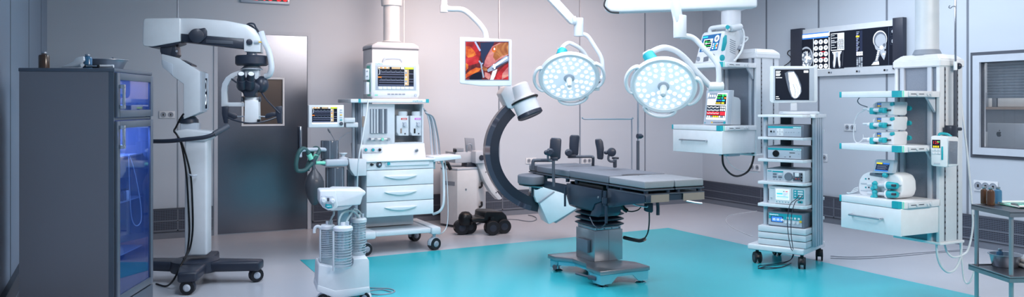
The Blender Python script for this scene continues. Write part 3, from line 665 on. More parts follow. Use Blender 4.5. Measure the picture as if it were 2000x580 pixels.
# flow tubes
b = MB().m('midgray'); b.rect(pu, 722.5, 212.5, 756.5, 260.5, .006, .006); fm = b.build('flowmeter', an)
for i in range(6):
    x = 726 + i * 5.5; b = MB().m('offwhite' if i not in (3, 5) else 'gray'); b.cyl(pu.p(x, 213, .014), pu.p(x, 260, .014), .0085, n=12); b.build('flow_tube', fm)
for i in range(4):
    b = MB().m('alu'); q = pu.p(720 + i * 12.5, 271.5, 0); b.cyl(q, q + V((0, -.035, 0)), .011); b.m(('chrome', 'alu', 'tealgreen', 'alu')[i]).cyl(q + V((0, -.035, 0)), q + V((0, -.045, 0)), .015); b.build('flow_knob', an)
MB().m('chrome').cyl(pu.p(718, 272, .02), pu.p(760, 271.5, .02), .004).build('manifold_rod', an)
MB().m('tan').rect(pu, 707.5, 227, 712.5, 248, .006, .006).build('side_label', an)
MB().m('offwhite').rect(pu, 709, 287, 747, 298, .006, .042, .003).build('gauge_plate', an)
for i, (x, c) in enumerate(((714.5, 'teal'), (728.5, 'teal'), (741.5, 'black'))):
    q = pu.p(x, 292.5, .05); MB().m('midgray').lathe([(.017, 0), (.017, .008)], q + V((0, .004, 0)), (0, -1, 0), 24).m(c).lathe([(.014, .008), (.014, .016), (.001, .017)], q + V((0, .004, 0)), (0, -1, 0), 6 if i == 2 else 24).build('gauge_knob', an)
b = MB().m('alu'); q = pu.p(813.5, 293.5, .046); b.lathe([(.02, 0), (.02, .004), (.013, .005), (.012, .022), (.001, .022)], q, (0, -1, 0)); b.m('darkgray').box(q + V((0, -.024, 0)), (.018, .004, .005), rot=Matrix.Rotation(.6, 4, 'Y')); b.build('main_switch', an)
# vaporizers
for x0, lab in ((774, 'red'), (800.5, 'pink')):
    pv = PX(Yc + .1); t_ = None
    b = MB().m('offwhite'); b.slab(pv, [(x0 + 1, 226), (x0 + 24.5, 226), (x0 + 24.5, 265), (x0 + 5, 265), (x0 + 1, 258)], .14, .08, .006); vz = b.build('vaporizer', an)
    b = MB().m('white'); c_ = pv.p(x0 + 12.5, 224, .02); b.lathe([(.045, -.012), (.05, 0), (.05, .03), (.042, .036), (.001, .036)], c_, n=32); b.build('dial', vz)
    b = MB().m(lab); b.rect(pv, x0 + 9.5, 230.5, x0 + 21, 233.8, .003, .083); b.m('white').rect(pv, x0 + 11.5, 231.8, x0 + 19.5, 232.8, .003, .0845); b.build('colour_label', vz)
    b = MB().m('lightgray'); b.lathe([(.02, 0), (.017, .03), (.001, .032)], pv.p(x0 + 16, 244, .08), (0, -1, 0)); b.rect(pv, x0 + 13, 238, x0 + 20, 241, .02, .09, .003); b.build('knob', vz)
    b = MB().m('tan' if lab == 'red' else 'black'); b.rect(pv, x0 + 8, 251, x0 + 11, 260.5, .003, .083); b.build('level_window', vz)
    MB().m('darkgray').lathe([(.008, 0), (.008, .006), (.001, .006)], pv.p(x0 + 17, 261, .08), (0, -1, 0), 14).build('screw', vz)
# top shelf and posts
ps = PX(YF + .06)
zA, zB = ps.p(765, 200.5).z, ps.p(765, 193.5).z
xa, xb = ps.p(685, 197).x, ps.p(837, 197).x
b = MB().m('white'); b.bb((xa, ps.O.y, zA), (xb, ps.O.y + .52, zB), .006); sh = b.build('top_shelf', an)
for a_, c_ in (((xa + .08, ps.O.y - .002, zA - .001), (xa + .105, ps.O.y + .01, zB + .001)), ((xb - .03, ps.O.y - .002, zA - .001), (xb + .004, ps.O.y + .5, zB + .001))): MB().m('teal').bb(a_, c_).build('shelf_trim', sh)
fr = frame(ps, 806, 194, 826, 200, .001); b = MB(); b.text('mylfore', fr, 0, .8, .62, 'teal', .001, 1.3); b.build('shelf_lettering', sh)
b = MB().m('lightgray'); 
for px in (690, 696, 700):
    b = MB().m('lightgray' if px != 696 else 'midgray'); q = PX(YF + .3).p(px, 250); b.bb((q.x - .013, YF + .28, ztop), (q.x + .013, YF + .31, zA)); b.build('post', an)
MB().m('lightgray').bb((X3 - .015, Yc + .02, ztop), (X3, Yc + .38, zA)).build('side_wall', an)
# side arm with small display
pd = PX(YF - .06)
b = MB().m('white'); b.rect(pd, 603, 205, 672, 249, .06, 0, .008, 3); dsp = b.build('side_display', an)
fr = frame(pd, 609.5, 209, 658.5, 239, .001)
def monitor_gfx(b, fr, menu=True):
    b.g(fr, 0, 0, 1, 1, 's_dark'); b.g(fr, 0, 0, .32, .1, 's_tan', .001); b.g(fr, .32, 0, .38, .1, 's_dark', .0012); b.g(fr, .38, 0, .62, .1, 's_tan', .001); b.g(fr, .64, 0, .73, .1, 's_white', .001); b.g(fr, .75, 0, .99, .1, 's_lime', .001)
    for k in range(5): b.g(fr, .02 + k * .055, .03, .05 + k * .055, .07, 's_orange' if k % 2 else 's_white', .0014)
    for y in (.28, .38, .52, .7, .8, .94): b.gline(fr, [(.03, y), (.73, y)], .012, 's_lav')
    for y, a_ in ((.25, .06), (.66, .04)):
        pts = [(.06 + i * .0335, y - (a_ if i % 4 == 1 else (-a_ * .4 if i % 4 == 2 else 0))) for i in range(21)]; b.gline(fr, pts, .01, 's_gray', .0012)
    b.gline(fr, [(.02, .12), (.05, .16), (.05, .36), (.02, .4)], .012, 's_white'); b.g(fr, 0, .51, .1, .56, 's_orange', .0014)
    b.g(fr, .755, .12, .86, .95, 's_tan', .001); b.gline(fr, [(.745, .1), (.745, .98)], .012, 's_white')
    for k in range(7): b.g(fr, .765, .16 + k * .11, .8, .21 + k * .11, ('s_white', 's_blue', 's_orange', 's_white', 's_yellow', 's_blue', 's_white')[k], .0014)
    for y in (.34, .62, .76): b.gline(fr, [(.87, y), (.99, y)], .012, 's_lav')
    b.g(fr, 0, .9, 1, 1.0, 's_navy', .0009)
b = MB(); monitor_gfx(b, fr); b.g(fr, 0, 1, 1, 1.1, 's_white', .0005); b.build('screen', dsp)
for i, c in enumerate(('lightgray', 'lightgray', 'yellow', 'lightgray', 'teal')): MB().m(c).rect(pd, 664, 213.5 + i * 4.9, 668.5, 215.8 + i * 4.9, .004, .004, .0008).build('button', dsp)
b = MB().m('darkgray'); b.lathe([(.019, 0), (.017, .014), (.001, .015)], pd.p(666.5, 241.5, 0), (0, -1, 0)); b.build('rotary_knob', dsp)
b = MB().m('offwhite'); b.rect(PX(YF + .0), 672, 230, 694, 239, .05, 0, .006); b.rect(PX(YF + .05), 676, 239, 700, 249, .06, 0, .01); b.bb((pd.p(680, 235).x, YF + .02, pd.p(680, 249).z), (pd.p(700, 235).x, YF + .32, pd.p(680, 240).z), .006); b.build('display_arm', an)
# side instrument tray (right)
ptr = PX(YF - .02); b = MB().m('white'); b.slab(ptr, [(847, 306), (900, 303), (901.5, 310), (847, 316)], .34, .0, .006); b.build('side_tray', an)
MB().m('offwhite').bb((XR, YF + .1, ztop - .12), (XR + .06, YF + .3, ztop - .01), .006).build('tray_bracket', an)
# absorber block (left)
pb_ = PX(YF - .12)
b = MB().m('lightgray'); b.rect(pb_, 636, 311, 681, 325, .22, 0, .02, 3); b.m('midgray').rect(pb_, 630, 313, 637, 323, .1, -.06, .004); b.build('absorber_block', an)
MB().m('offwhite').slab(pb_, [(681, 310), (716, 311), (716, 343), (693, 344), (684, 331)], .12, -.06, .006).build('absorber_bracket', an)
def canister(py0, py1, x0, x1, nm):
    yc = YF - .01; pc = PX(yc); a_, c_ = pc.p((x0 + x1) / 2, py1), pc.p((x0 + x1) / 2, py0); r = (pc.p(x1, py0).x - pc.p(x0, py0).x) / 2; h = c_.z - a_.z
    a_ = V((a_.x, yc, a_.z)); b = MB().m('canister')
    b.lathe([(r * .98, 0), (r, .01), (r, h - .01), (r * .97, h), (.001, h)], a_, n=36)
    o = b.build(nm, an); MB().m('darkgray').lathe([(r * .6, .006), (r * .62, h * .98)], a_, n=20).m('black').lathe([(.001, .004), (r * .9, .004), (r * .92, .03), (.001, .03)], a_, n=30).build('absorbent', o)
    for k in range(7):
        t = k * 2 * PI / 7; MB().m('midgray').box(a_ + V((r * 1.0 * math.cos(t), r * 1.0 * math.sin(t), h / 2)), (.006, .006, h * .96), rz=t).build('rib', o)
canister(326, 370, 636, 672, 'absorber_canister'); canister(274, 310, 627, 661, 'bellows_housing')
b = MB().m('offwhite'); q = PX(YF - .05).p(670, 310); b.lathe([(.045, 0), (.045, .01), (.018, .02), (.02, .04), (.042, .05), (.042, .06), (.001, .062)], q, n=28); b.build('adjust_valve', an)
b = MB().m('lightgray'); b.tube([pb_.p(*q) for q in ((645, 311, -.06), (645, 303, -.06), (641, 295, -.06), (632, 292, -.05), (612, 292, 0), (590, 293, .03), (586, 298, .04), (586, 306, .04))], .02, 12); b.build('pipe', an)
b = MB().m('tealgreen'); b.cyl(pb_.p(616, 318, 0), pb_.p(636, 318, -.03), .017); b.build('green_connector', an)
def hose(px, r=.021): return MB().m('hosegreen').tube([pb_.p(*q) for q in px], r, 12, 8)
hose([(609, 313, .01), (604, 304, .02), (600, 294, .02), (592, 290, .03), (586, 294, .05), (581, 305, .05), (578, 322, .05), (581, 333, .04), (594, 333, .04), (604, 325, .03), (612, 316, .02)]).build('breathing_hose', an)
hose([(612, 316, .02), (618, 305, .02), (623, 296, .0), (620, 290, -.03), (614, 290, -.05), (609, 297, -.06), (606, 312, -.06), (600, 326, -.05), (601, 334, -.05)]).build('breathing_hose', an)
b = MB().m('tealgreen'); b.cyl(pb_.p(603, 301, .02), pb_.p(608, 311, .015), .025); b.cyl(pb_.p(619, 302, .015), pb_.p(614, 312, .01), .025); b.build('hose_clamp', an)
b = MB().m('darkgray'); b.cyl(pb_.p(612, 311, .02), pb_.p(612, 322, .02), .028, .018); b.cyl(pb_.p(612, 320, .02), pb_.p(613, 331, .02), .015, .02); b.build('bag_neck', an)
# breathing bag: an upright flattened egg
zt_, zb_ = pb_.p(613, 329, .02), pb_.p(614, 401, .02); H = zt_.z - zb_.z; cx = pb_.p(614, 360, .02).x
prof = [(.001, 0), (.02, .004), (.03, .03 * H), (.045, .09 * H), (.07, .22 * H), (.088, .37 * H), (.096, .52 * H), (.093, .64 * H), (.08, .75 * H), (.058, .85 * H), (.034, .93 * H), (.02, H)]
W_b = (pb_.p(633, 360).x - pb_.p(595, 360).x) / 2 / .096
mat('bagrubber', '3D4048', .42, coat=.2)
b = MB().m('bagrubber').lathe([(r_ * W_b, z_) for r_, z_ in prof], V((cx, YF - .14, zb_.z)), n=32, sy=.75); b.build('breathing_bag', an)
# thin rods on the left side
b = MB().m('midgray'); b.tube([pb_.p(*q) for q in ((654, 274, -.2), (647, 262, -.2), (640, 251, -.2))], .004); b.cyl(pb_.p(645, 259, -.2), pb_.p(641, 253, -.2), .009); b.build('sensor_cable', an)
b = MB().m('midgray'); b.tube([pb_.p(*q) for q in ((662, 274, -.2), (668, 267, -.2), (678, 260, -.2), (688, 257, -.3))], .003); b.build('sensor_cable', an)
MB().m('tubewhite').tube([pb_.p(*q) for q in ((719, 196, .02), (716, 220, .05), (711, 250, .08), (706, 280, .1), (702, 300, .12), (699, 330, .1), (698, 366, .02))], .0075, 8).build('white_hose', an)
for s_ in range(4):
    pts = [(828 + s_, 212 + s_ * 3, -.1), (836 + s_ * 3, 228, -.12), (840 + s_ * 4, 250, -.14), (842 + s_ * 5, 280, -.16), (845 + s_ * 5, 312, -.16)]
    MB().m('alu' if s_ % 2 else 'lightgray').tube([pb_.p(x, y, o - .2) for x, y, o in pts], .009, 8).build('gas_hose', an)
MB().m('tubewhite').tube([pb_.p(*q) for q in ((862, 312, -.2), (866, 330, -.18), (867, 360, -.18), (867, 385, -.16), (865, 402, -.16), (858, 413, -.18), (846, 418, -.25))], .014, 10).build('white_hose', an)
MB().m('tubewhite').tube([pb_.p(*q) for q in ((868, 308, -.2), (871, 330, -.2), (874, 370, -.2), (875, 415, -.2), (873, 440, -.2), (866, 453, -.2), (856, 458, -.25))], .005, 8).build('white_hose', an)
MB().m('gray').bb((XL - .14, YF + .2, .25), (XL - .02, YF + .24, ztop - .1)).build('side_rod', an)
b = MB().m('midgray').cyl((pb_.p(707, 380).x, YF + .1, .25), (pb_.p(707, 380).x, YF + .1, ztop - .05), .02); b.build('side_rod', an)

# patient monitor on top
pm2 = PX(YF + .12)
zb = zB
mq = pm2.p(772, 192)
pmn = thing('patient_monitor', 'white patient monitor with large black screen on top of the anaesthesia machine', 'monitor', (mq.x, YF + .25, zb))
b = MB().m('white')
b.slab(pm2, [(724, 125), (728, 121.5), (816, 123), (819, 127), (820, 186), (817, 191.5), (729, 191.5), (725, 186)], .2, .0, .014, 3); b.build('monitor_body', pmn)
b = MB().m('tealgreen'); b.slab(pm2, [(722.5, 128), (725, 126), (726, 188), (724, 187)], .12, -.02); b.build('side_accent', pmn)
b = MB().m('lightgray'); b.tube([pm2.p(*q) for q in ((748, 122, -.1), (750, 117, -.1), (755, 114.5, -.1), (778, 114.5, -.1), (783, 117, -.1), (786, 122, -.1))], .014, 10); b.build('carry_handle', pmn)
b = MB().m('lightgray'); b.rect(pm2, 733.5, 127.5, 813, 176, .004, .003, .002); b.build('screen_bezel', pmn)
fr = frame(pm2, 738, 131, 808, 168.5, .005); b = MB(); monitor_gfx(b, fr); b.build('screen', pmn)
for i in range(8): MB().m('white').rect(pm2, 739 + i * 8.7, 169.3, 746.7 + i * 8.7, 174.5, .004, .006, .001).build('soft_key', pmn)
MB().m('offwhite').slab(pm2, [(729, 179), (752, 179.5), (756, 181.5), (790, 181.5), (795, 179.5), (815, 179.5), (815, 189), (729, 189)], .01, .004, .002).build('key_panel', pmn)
for i in range(5): MB().m('midgray').rect(pm2, 757 + i * 7.2, 182.8, 762.5 + i * 7.2, 185.2, .004, .007).build('button', pmn)
MB().m('tealgreen').rect(pm2, 732, 184.5, 738, 187, .004, .007).build('power_button', pmn)
b = MB().m('lightgray'); b.lathe([(.016, 0), (.014, .012), (.001, .013)], pm2.p(811.5, 186, .004), (0, -1, 0)); b.build('rotary_knob', pmn)
fr = frame(pm2, 733, 122.5, 747, 126.5, .001); b = MB(); b.text('mylfore', fr, 0, .9, .9, 'teal', .001, 1.0); b.build('lettering', pmn)
b = MB().m('offwhite'); b.rect(pm2, 713.5, 134, 722, 156, .1, -.02, .008); b.rect(pm2, 715, 160, 722, 184, .1, -.02, .008); b.build('side_module', pmn)
for y in (139, 149): MB().m('midgray').lathe([(.008, 0), (.008, .006)], pm2.p(717, y, -.02), (0, -1, 0), 12).build('port', pmn)

# ================================================================ CEILING PENDANT behind it
pp = PX(9.3)
pc = V((pp.p(772.5, 60).x, 9.45, 0))
pen = thing('ceiling_pendant', 'white ceiling pendant with round column directly behind the anaesthesia machine', 'ceiling pendant', (pc.x, pc.y, pp.p(772, 260).z))
def zz(py): return pp.p(772, py).z
hw = (pp.p(818, 130).x - pp.p(727, 130).x) / 2
b = MB().m('offwhite'); b.bb((pc.x - hw, 9.3, zz(260)), (pc.x + hw, 9.68, zz(95)), .012); b.build('pendant_head', pen)
b = MB().m('lightgray')
z0, z1 = zz(95), zz(83)
b.prism([(pc.x - hw - .006, 9.29, z0), (pc.x + hw + .006, 9.29, z0), (pc.x + hw + .0, 9.29, z0 + (z1 - z0) * .5), (pc.x + hw - .07, 9.29, z1), (pc.x - hw + .07, 9.29, z1), (pc.x - hw, 9.29, z0 + (z1 - z0) * .5)], (0, .4, 0), .008)
b.m('gray').bb((pc.x - hw - .003, 9.293, z0 - .012), (pc.x + hw + .003, 9.687, z0 - .002)); b.build('head_cap', pen)
b = MB().m('offwhite'); r = (pp.p(788, 50).x - pp.p(757, 50).x) / 2
b.lathe([(r * 1.15, z1 - .01), (r * 1.15, z1 + .02), (r, z1 + .03), (r, zz(10)), (r * 1.25, zz(9)), (r * 1.3, zz(0)), (r * 1.3, CEIL), (.001, CEIL)], (pc.x, pc.y, 0), n=40); b.m('midgray').lathe([(r * 1.17, z1 - .005), (r * 1.2, z1 + .008), (r * 1.17, z1 + .015)], (pc.x, pc.y, 0), n=40); b.build('pendant_column', pen)
b = MB().m('offwhite').cyl((pp.p(802, 40).x, 9.55, z1), (pp.p(802, 40).x, 9.55, CEIL), .008); b.build('conduit', pen)

# ================================================================ SUCTION UNIT (front)
SO = onZ(672, 588); SO = V((SO.x + .02, SO.y + .16, 0)); 
q = onZ(655, 586, .05)
psu = PL(D(671, 500, 6.35), -8)
su = thing('suction_unit', 'white suction cart with three ribbed jars at the front left of the teal floor', 'suction unit', V((psu.O.x, psu.O.y + .1, 0)))
zt = psu.p(671, 504).z
b = MB().m('offwhite')
b.slab(psu, [(622, 520), (624, 517), (640, 520), (654, 524), (672, 525), (686, 521), (690, 514), (690, 506), (718, 504), (721, 510), (722, 574), (655, 584), (620, 567)], .3, .12, .018, 3)
b.build('base_housing', su)
MB().m('offwhite').slab(psu, [(620, 557), (655, 568), (722, 560), (723.5, 571), (656, 583), (618.5, 569)], .31, .128, .008).build('bumper', su)
b = MB().m('offwhite'); b.slab(psu, [(623, 506), (652, 507), (652, 524), (640, 521), (624, 517)], .1, .02, .006); b.build('jar_tray', su)
MB().m('midgray').lathe([(.009, 0), (.009, .004), (.001, .004)], psu.p(692.5, 573, .122), psu.n, 14).build('emblem_ring', su)
for i, (x, off) in enumerate(((630, .06), (714, .1), (640, -.16), (706, -.16))):
    p = psu.p(x, 570, off); caster(su, (p.x, p.y, 0), .045, rz=-.1 - .6 * (i % 2), w=.022, twin=False, hub='midgray')
def jar(x0, x1, y0, y1, off, nm='collection_jar', ribs=True):
    a_ = psu.p((x0 + x1) / 2, y1, off); c_ = psu.p((x0 + x1) / 2, y0, off); r = ((psu.p(x1, y0, off) - psu.p(x0, y0, off)).length) / 2 * .92; h = c_.z - a_.z
    prof = [(.001, 0), (r * .9, 0)]; n = 12
    for k in range(n): prof += [(r * .93, h * (k + .1) / n), (r * .96, h * (k + .4) / n), (r * .96, h * (k + .6) / n), (r * .93, h * (k + .9) / n)]
    b = MB().m('jarglass'); b.lathe(prof, a_, n=36); o = b.build(nm, su)
    if ribs: MB().m('lightgray').tube([a_ + V((r * .985 * math.cos(t * PI / 8), r * .985 * math.sin(t * PI / 8), .01 + (h - .03) * t / 208)) for t in range(209)], .0022, 5, 1).build('spiral_rib', o)
    b = MB().m('offwhite'); b.lathe([(r * 1.02, h - .012), (r * 1.1, h - .01), (r * 1.1, h + .012), (r * .95, h + .022), (r * .3, h + .026), (r * .26, h + .05), (.001, h + .05)], a_, n=36); b.m('lightgray')
    b.cyl(a_ + V((r * .5, -.01, h + .02)), a_ + V((r * .5, -.01, h + .055)), .011, n=12); b.build('jar_lid', o)
    MB().m('lightgray').cyl(a_ + V((0, 0, h * .45)), a_ + V((0, 0, h - .012)), .012, n=12).build('inlet_pipe', o)
    MB().m('offwhite').bb(a_ + V((-r - .012, -.012, -.02)), a_ + V((-r + .0, .012, h * .96)), .004).build('jar_clip', o)
    return o
jar(625.5, 654.5, 444, 505, .02); jar(651, 689, 447, 523, .15); jar(685, 716, 431, 501, -.06)
MB().m('offwhite').tube([psu.p(*q) for q in ((628, 447, .03), (622, 442, .04), (616, 444, .04), (614, 450, .04), (614, 455, .04))], .012, 10).build('jar_hook', su)
# mast and control head
b = MB().m('alu'); b.bb(psu.p(668, 400) + V((-.02, .05, 0)) * 1, psu.p(680, 500) + V((.02, .09, -.02))); b.build('mast', su)
b = MB().m('alu').cyl(psu.p(686, 408, -.06), psu.p(686, 500, -.06), .012); b.build('mast_tube', su)
ph = PL(psu.O, -8)
b = MB().m('white'); b.slab(psu, [(648, 375), (656, 371), (712, 372), (715, 376), (713, 381), (709, 383), (704, 400), (655, 404), (650, 400)], .3, .1, .012, 3); b.build('control_head', su)
b = MB().m('lightgray'); b.slab(psu, [(682, 371.2), (708, 372), (712, 373.5), (700, 373.5)], .2, .0, .002); b.build('top_groove', su)
# front face of head, turned to the left
fo = psu.p(650, 392, .1); pf = PL(fo, -40)
pts = [(625, 373), (654, 376), (656, 404), (650, 410), (640, 411), (629, 405), (625, 396)]
b = MB().m('white'); b.slab(psu, [(625, 374), (628, 372.5), (656, 372), (660, 404), (652, 410), (641, 411), (630, 405), (625, 396)], .24, .115, .012, 3); b.build('head_front', su)
b = MB().m('offwhite'); b.slab(psu, [(656, 404), (690, 400), (682, 407), (668, 411), (645, 412)], .2, .08, .008); b.build('head_underside', su)
MB().m('lightgray').slab(psu, [(627, 382), (650, 383), (653, 386), (653, 402), (649, 407), (641, 408.5), (632, 404), (627, 397)], .006, .119, .003).build('control_panel', su)
for x, y, r in ((631.5, 391, .027), (649.5, 392.5, .025)):
    MB().m('offwhite').lathe([(r, 0), (r, .006), (r * .7, .008), (r * .66, .024), (.001, .025)], psu.p(x, y, .119), psu.n, 24).m('white').lathe([(r * .62, .024), (r * .5, .03), (.001, .03)], psu.p(x, y, .119), psu.n, 24).build('gauge', su)
MB().m('teal').slab(psu, [(636, 398), (648, 400), (649, 406), (641, 407.5), (635, 404)], .004, .122, .001).build('teal_badge', su)
fr = frame(psu, 638, 401, 647, 404, .1235); b = MB(); b.text('maxmore', fr, 0, .8, .55, 's_white', .001); b.build('lettering', su)
MB().m('darkgray').rect(psu, 638.5, 386.5, 643, 392.5, .004, .123, .001).build('switch', su)
for pts in ([(652, 408, .05), (652, 418, .05), (648, 425, .05), (644, 436, .04), (643, 445, .03)], [(664, 447, .15), (662, 432, .12), (668, 418, .08), (680, 412, .04), (692, 414, .0), (700, 424, -.03), (702, 433, -.05)], [(676, 447, .13), (676, 435, .1), (684, 420, .04), (690, 410, .0)], [(700, 431, -.06), (705, 420, -.06), (700, 412, -.06), (690, 408, -.04)]):
    MB().m('pvc').tube([psu.p(*q) for q in pts], .0085, 10).build('suction_tube', su)
def floor_cable(name, px, r, label, m_='midgray', group=None):
    pts = [onZ(x, y, r) for x, y in px]; o = MB().m(m_).tube(pts, r, 8, 8).build(name); return tag(fix(o, V((pts[0].x, pts[0].y, 0))), label, 'cable', group)
floor_cable('power_cable', [(716, 562), (735, 563), (755, 563.5), (768, 566), (770, 570), (758, 574), (738, 575.5), (722, 573), (724, 568), (745, 566), (764, 570)], .006, 'grey cable coiled on the teal floor to the right of the suction cart')

# ================================================================ HANGING MONITOR
pk = PL(D(948, 120, 8.6), -24)
hm = thing('ceiling_monitor', 'white framed hanging screen showing red keyhole surgery, left of the surgical lamps', 'monitor', pk.p(948, 165))
b = MB().m('white'); b.slab(pk, [(897.5, 72.5), (901, 72), (998, 77), (999.5, 79), (999.5, 166), (997, 168), (940, 168), (899, 163), (897.5, 160)], .07, 0, .012, 3); b.build('monitor_case', hm)
scr = [(909.5, 81.5), (993, 87), (993, 157.5), (909.5, 155.5)]
o_ = pk.p(*scr[0], .002); e_u = pk.p(*scr[1], .002) - o_; e_w = pk.p(*scr[3], .002) - o_
e_w = V((0, 0, e_w.z)); e_u = V((e_u.x, e_u.y, 0)); fr = (o_, e_u, e_w, pk.n.copy())
b = MB().m('alu'); b.g(fr, -.02, -.022, 1.02, 1.022, 'midgray', .0005)
b.build('screen_bezel', hm)
m = bpy.data.materials.new('tissue'); m.use_nodes = True; nt = m.node_tree; bs = nt.nodes['Principled BSDF']
tc = nt.nodes.new('ShaderNodeTexCoord'); nz = nt.nodes.new('ShaderNodeTexNoise'); nz.inputs['Scale'].default_value = 7; nz.inputs['Detail'].default_value = 6; nz.inputs['Distortion'].default_value = 1.2
cr = nt.nodes.new('ShaderNodeValToRGB'); e = cr.color_ramp.elements; e[0].position = .3; e[0].color = lin('4A0A0C'); e[1].position = .72; e[1].color = lin('FF9A4A')
for p_, c_ in ((.42, 'A8161A'), (.52, 'D8281E'), (.62, 'E8622E')): q = e.new(p_); q.color = lin(c_)
nt.links.new(tc.outputs['Object'], nz.inputs['Vector']); nt.links.new(nz.outputs['Fac'], cr.inputs[0]); nt.links.new(cr.outputs[0], bs.inputs['Emission Color']); bs.inputs['Emission Strength'].default_value = .85; bs.inputs['Base Color'].default_value = (.05, .01, .01, 1); bs.inputs['Roughness'].default_value = .25; MAT['tissue'] = m
m2 = m.copy(); m2.name = 'tissuepink'; MAT['tissuepink'] = m2
r2 = [n for n in m2.node_tree.nodes if n.type == 'VALTORGB'][0].color_ramp.elements
for k, c_ in enumerate(('B8606A', 'D07880', 'E09090', 'F0B0A0', 'FFD8C8')): r2[k].color = lin(c_)
def variant(nm, cols, e_=.85):
    q = m.copy(); q.name = nm; MAT[nm] = q
    rr = [n for n in q.node_tree.nodes if n.type == 'VALTORGB'][0].color_ramp.elements
    for k, c_ in enumerate(cols): rr[k].color = lin(c_)
variant('tissuedark', ('1A0A12', '3A1018', '6A1820', '8A2A28', 'B04838')); variant('tissueolive', ('7A3A20', '9A5A30', 'B8743C', 'D8A060', 'F8D8A0'))
variant('tissuered', ('7A0810', 'A8101C', 'CC1C28', 'E03A40', 'F07870')); variant('tissueorange', ('B83010', 'D85018', 'F08028', 'FFA040', 'FFD080'))
b = MB(); b.g(fr, 0, 0, 1, 1, 'tissuedark', .001)
b.gp(fr, [(.34, .02), (.68, 0), (.6, .16), (.46, .4), (.42, .6), (.36, .42)], 's_navy', .0012)
b.gp(fr, [(.08, .97), (.18, .82), (.38, .8), (.38, 1), (.1, 1)], 's_dark', .0012)
b.gp(fr, [(0, 0), (.2, 0), (.29, .12), (.35, .3), (.32, .45), (.3, .56), (.12, .62), (0, .64)], 'tissuered', .0014)
b.gp(fr, [(0, .12), (.1, .12), (.2, .24), (.25, .34), (.16, .4), (.06, .42), (0, .36)], 'tissueorange', .0016)
b.gp(fr, [(0, .56), (.06, .6), (.06, .7), (0, .78)], 'tissueorange', .0016)
b.gp(fr, [(0, .86), (.1, .76), (.24, .68), (.36, .7), (.31, .78), (.12, .88), (0, .96)], 'tissueorange', .0018)
b.gp(fr, [(.62, .12), (.78, .03), (1, .02), (1, .34), (.8, .46), (.62, .62), (.5, .68), (.42, .64), (.45, .5), (.54, .28)], 'tissuepink', .0018)
b.gp(fr, [(.62, .16), (.7, .1), (.84, .03), (1, .02), (1, .32), (.84, .38), (.7, .5), (.64, .4), (.66, .3)], 'tissueolive', .002)
b.gell(fr, .66, .21, .05, .07, 'tissueorange', .0022); b.gell(fr, .67, .19, .018, .03, 's_white', .0024, 10)
b.gp(fr, [(.8, .74), (.9, .64), (1, .56), (1, 1), (.66, 1), (.7, .9)], 'tissuered', .002); b.gp(fr, [(.86, .84), (.96, .7), (1, .66), (1, .9), (.84, 1)], 'tissuepink', .0022)
b.gp(fr, [(.63, .78), (.74, .72), (.69, .9), (.65, 1), (.57, 1)], 's_bone', .0021); b.gp(fr, [(.45, .8), (.56, .84), (.6, .9), (.54, 1), (.44, .92)], 'tissuepink', .0021)
b.gp(fr, [(.5, .74), (.62, .62), (.78, .5), (.95, .36), (1, .38), (1, .52), (.84, .62), (.68, .74), (.52, .8)], 's_gray', .0026)
b.gp(fr, [(.62, .65), (.78, .53), (.96, .4), (.98, .43), (.8, .57), (.66, .68)], 's_white', .0028); b.gp(fr, [(.6, .72), (.8, .6), (1, .49), (1, .52), (.84, .62), (.68, .74)], 's_dim', .0028)
b.gp(fr, [(.64, .6), (.67, .58), (.7, .66), (.69, .72), (.66, .72)], 's_bone', .003); b.gp(fr, [(.41, .64), (.5, .7), (.5, .77), (.43, .76), (.38, .72)], 'tissueolive', .0028)
b.gline(fr, [(.22, .0), (.27, .1), (.34, .24)], .045, 's_lav', .0024); b.gline(fr, [(.31, .5), (.36, .58), (.38, .72), (.42, .95)], .04, 's_gray', .0024); b.gline(fr, [(.4, .56), (.37, .6)], .03, 's_lav', .0025)
b.build('screen', hm)
b = MB().m('offwhite'); b.tube([pk.p(*q) for q in ((950, 76, -.05), (946, 60, -.06), (930, 40, -.08), (906, 20, -.1), (880, 17.5, -.1), (868, 16, -.1))], .03, 12)
b.cyl(pk.p(867, 24, -.1), pk.p(867, 10, -.1), .045); q = pk.p(867, 12, -.1); b.cyl(q, V((q.x, q.y, CEIL)), .035); b.build('hanging_arm', hm)
# ================================================================ C-ARM
pcx = PL(D(1067, 295, 9.2), -14)
cw = onZ(935, 452)
cr_ = thing('c_arm_machine', 'white mobile X-ray machine with a large dark C-shaped arm behind the operating table', 'medical machine', V((cw.x, cw.y + .1, 0)))
cxp, cyp, RO, RI = 1067, 296, 119, 93
def arcpts(R, a0, a1, n): return [(cxp + R * math.cos(math.radians(a0 + (a1 - a0) * k / n)), cyp - R * math.sin(math.radians(a0 + (a1 - a0) * k / n))) for k in range(n + 1)]
mat('cdark', '1E2533', .38, coat=.25); mat('cdark_lit', '343C4C', .38, coat=.25)
b = MB().m('cdark'); N = 26
A0 = arcpts(RO, 130, 262, N); A1 = arcpts(RI, 130, 262, N)
for off, th, c, k0, k1 in ((.06, .12, 'cdark', 0, 1),):
    for k in range(N):
        b.slab(pcx, [A0[k], A0[k + 1], A1[k + 1], A1[k]], th, off)
bmesh.ops.remove_doubles(b.bm, verts=b.bm.verts, dist=.0004); b.build('c_arm', cr_)
b = MB().m('cdark_lit'); B0 = arcpts(RO + .5, 131, 255, N); B1 = arcpts(RO - 9, 131, 255, N)  # lighter band paints in the light on the side face of the C
for k in range(N): b.slab(pcx, [B0[k], B0[k + 1], B1[k + 1], B1[k]], .13, .066)
bmesh.ops.remove_doubles(b.bm, verts=b.bm.verts, dist=.0004); b.build('lit_rim', cr_)
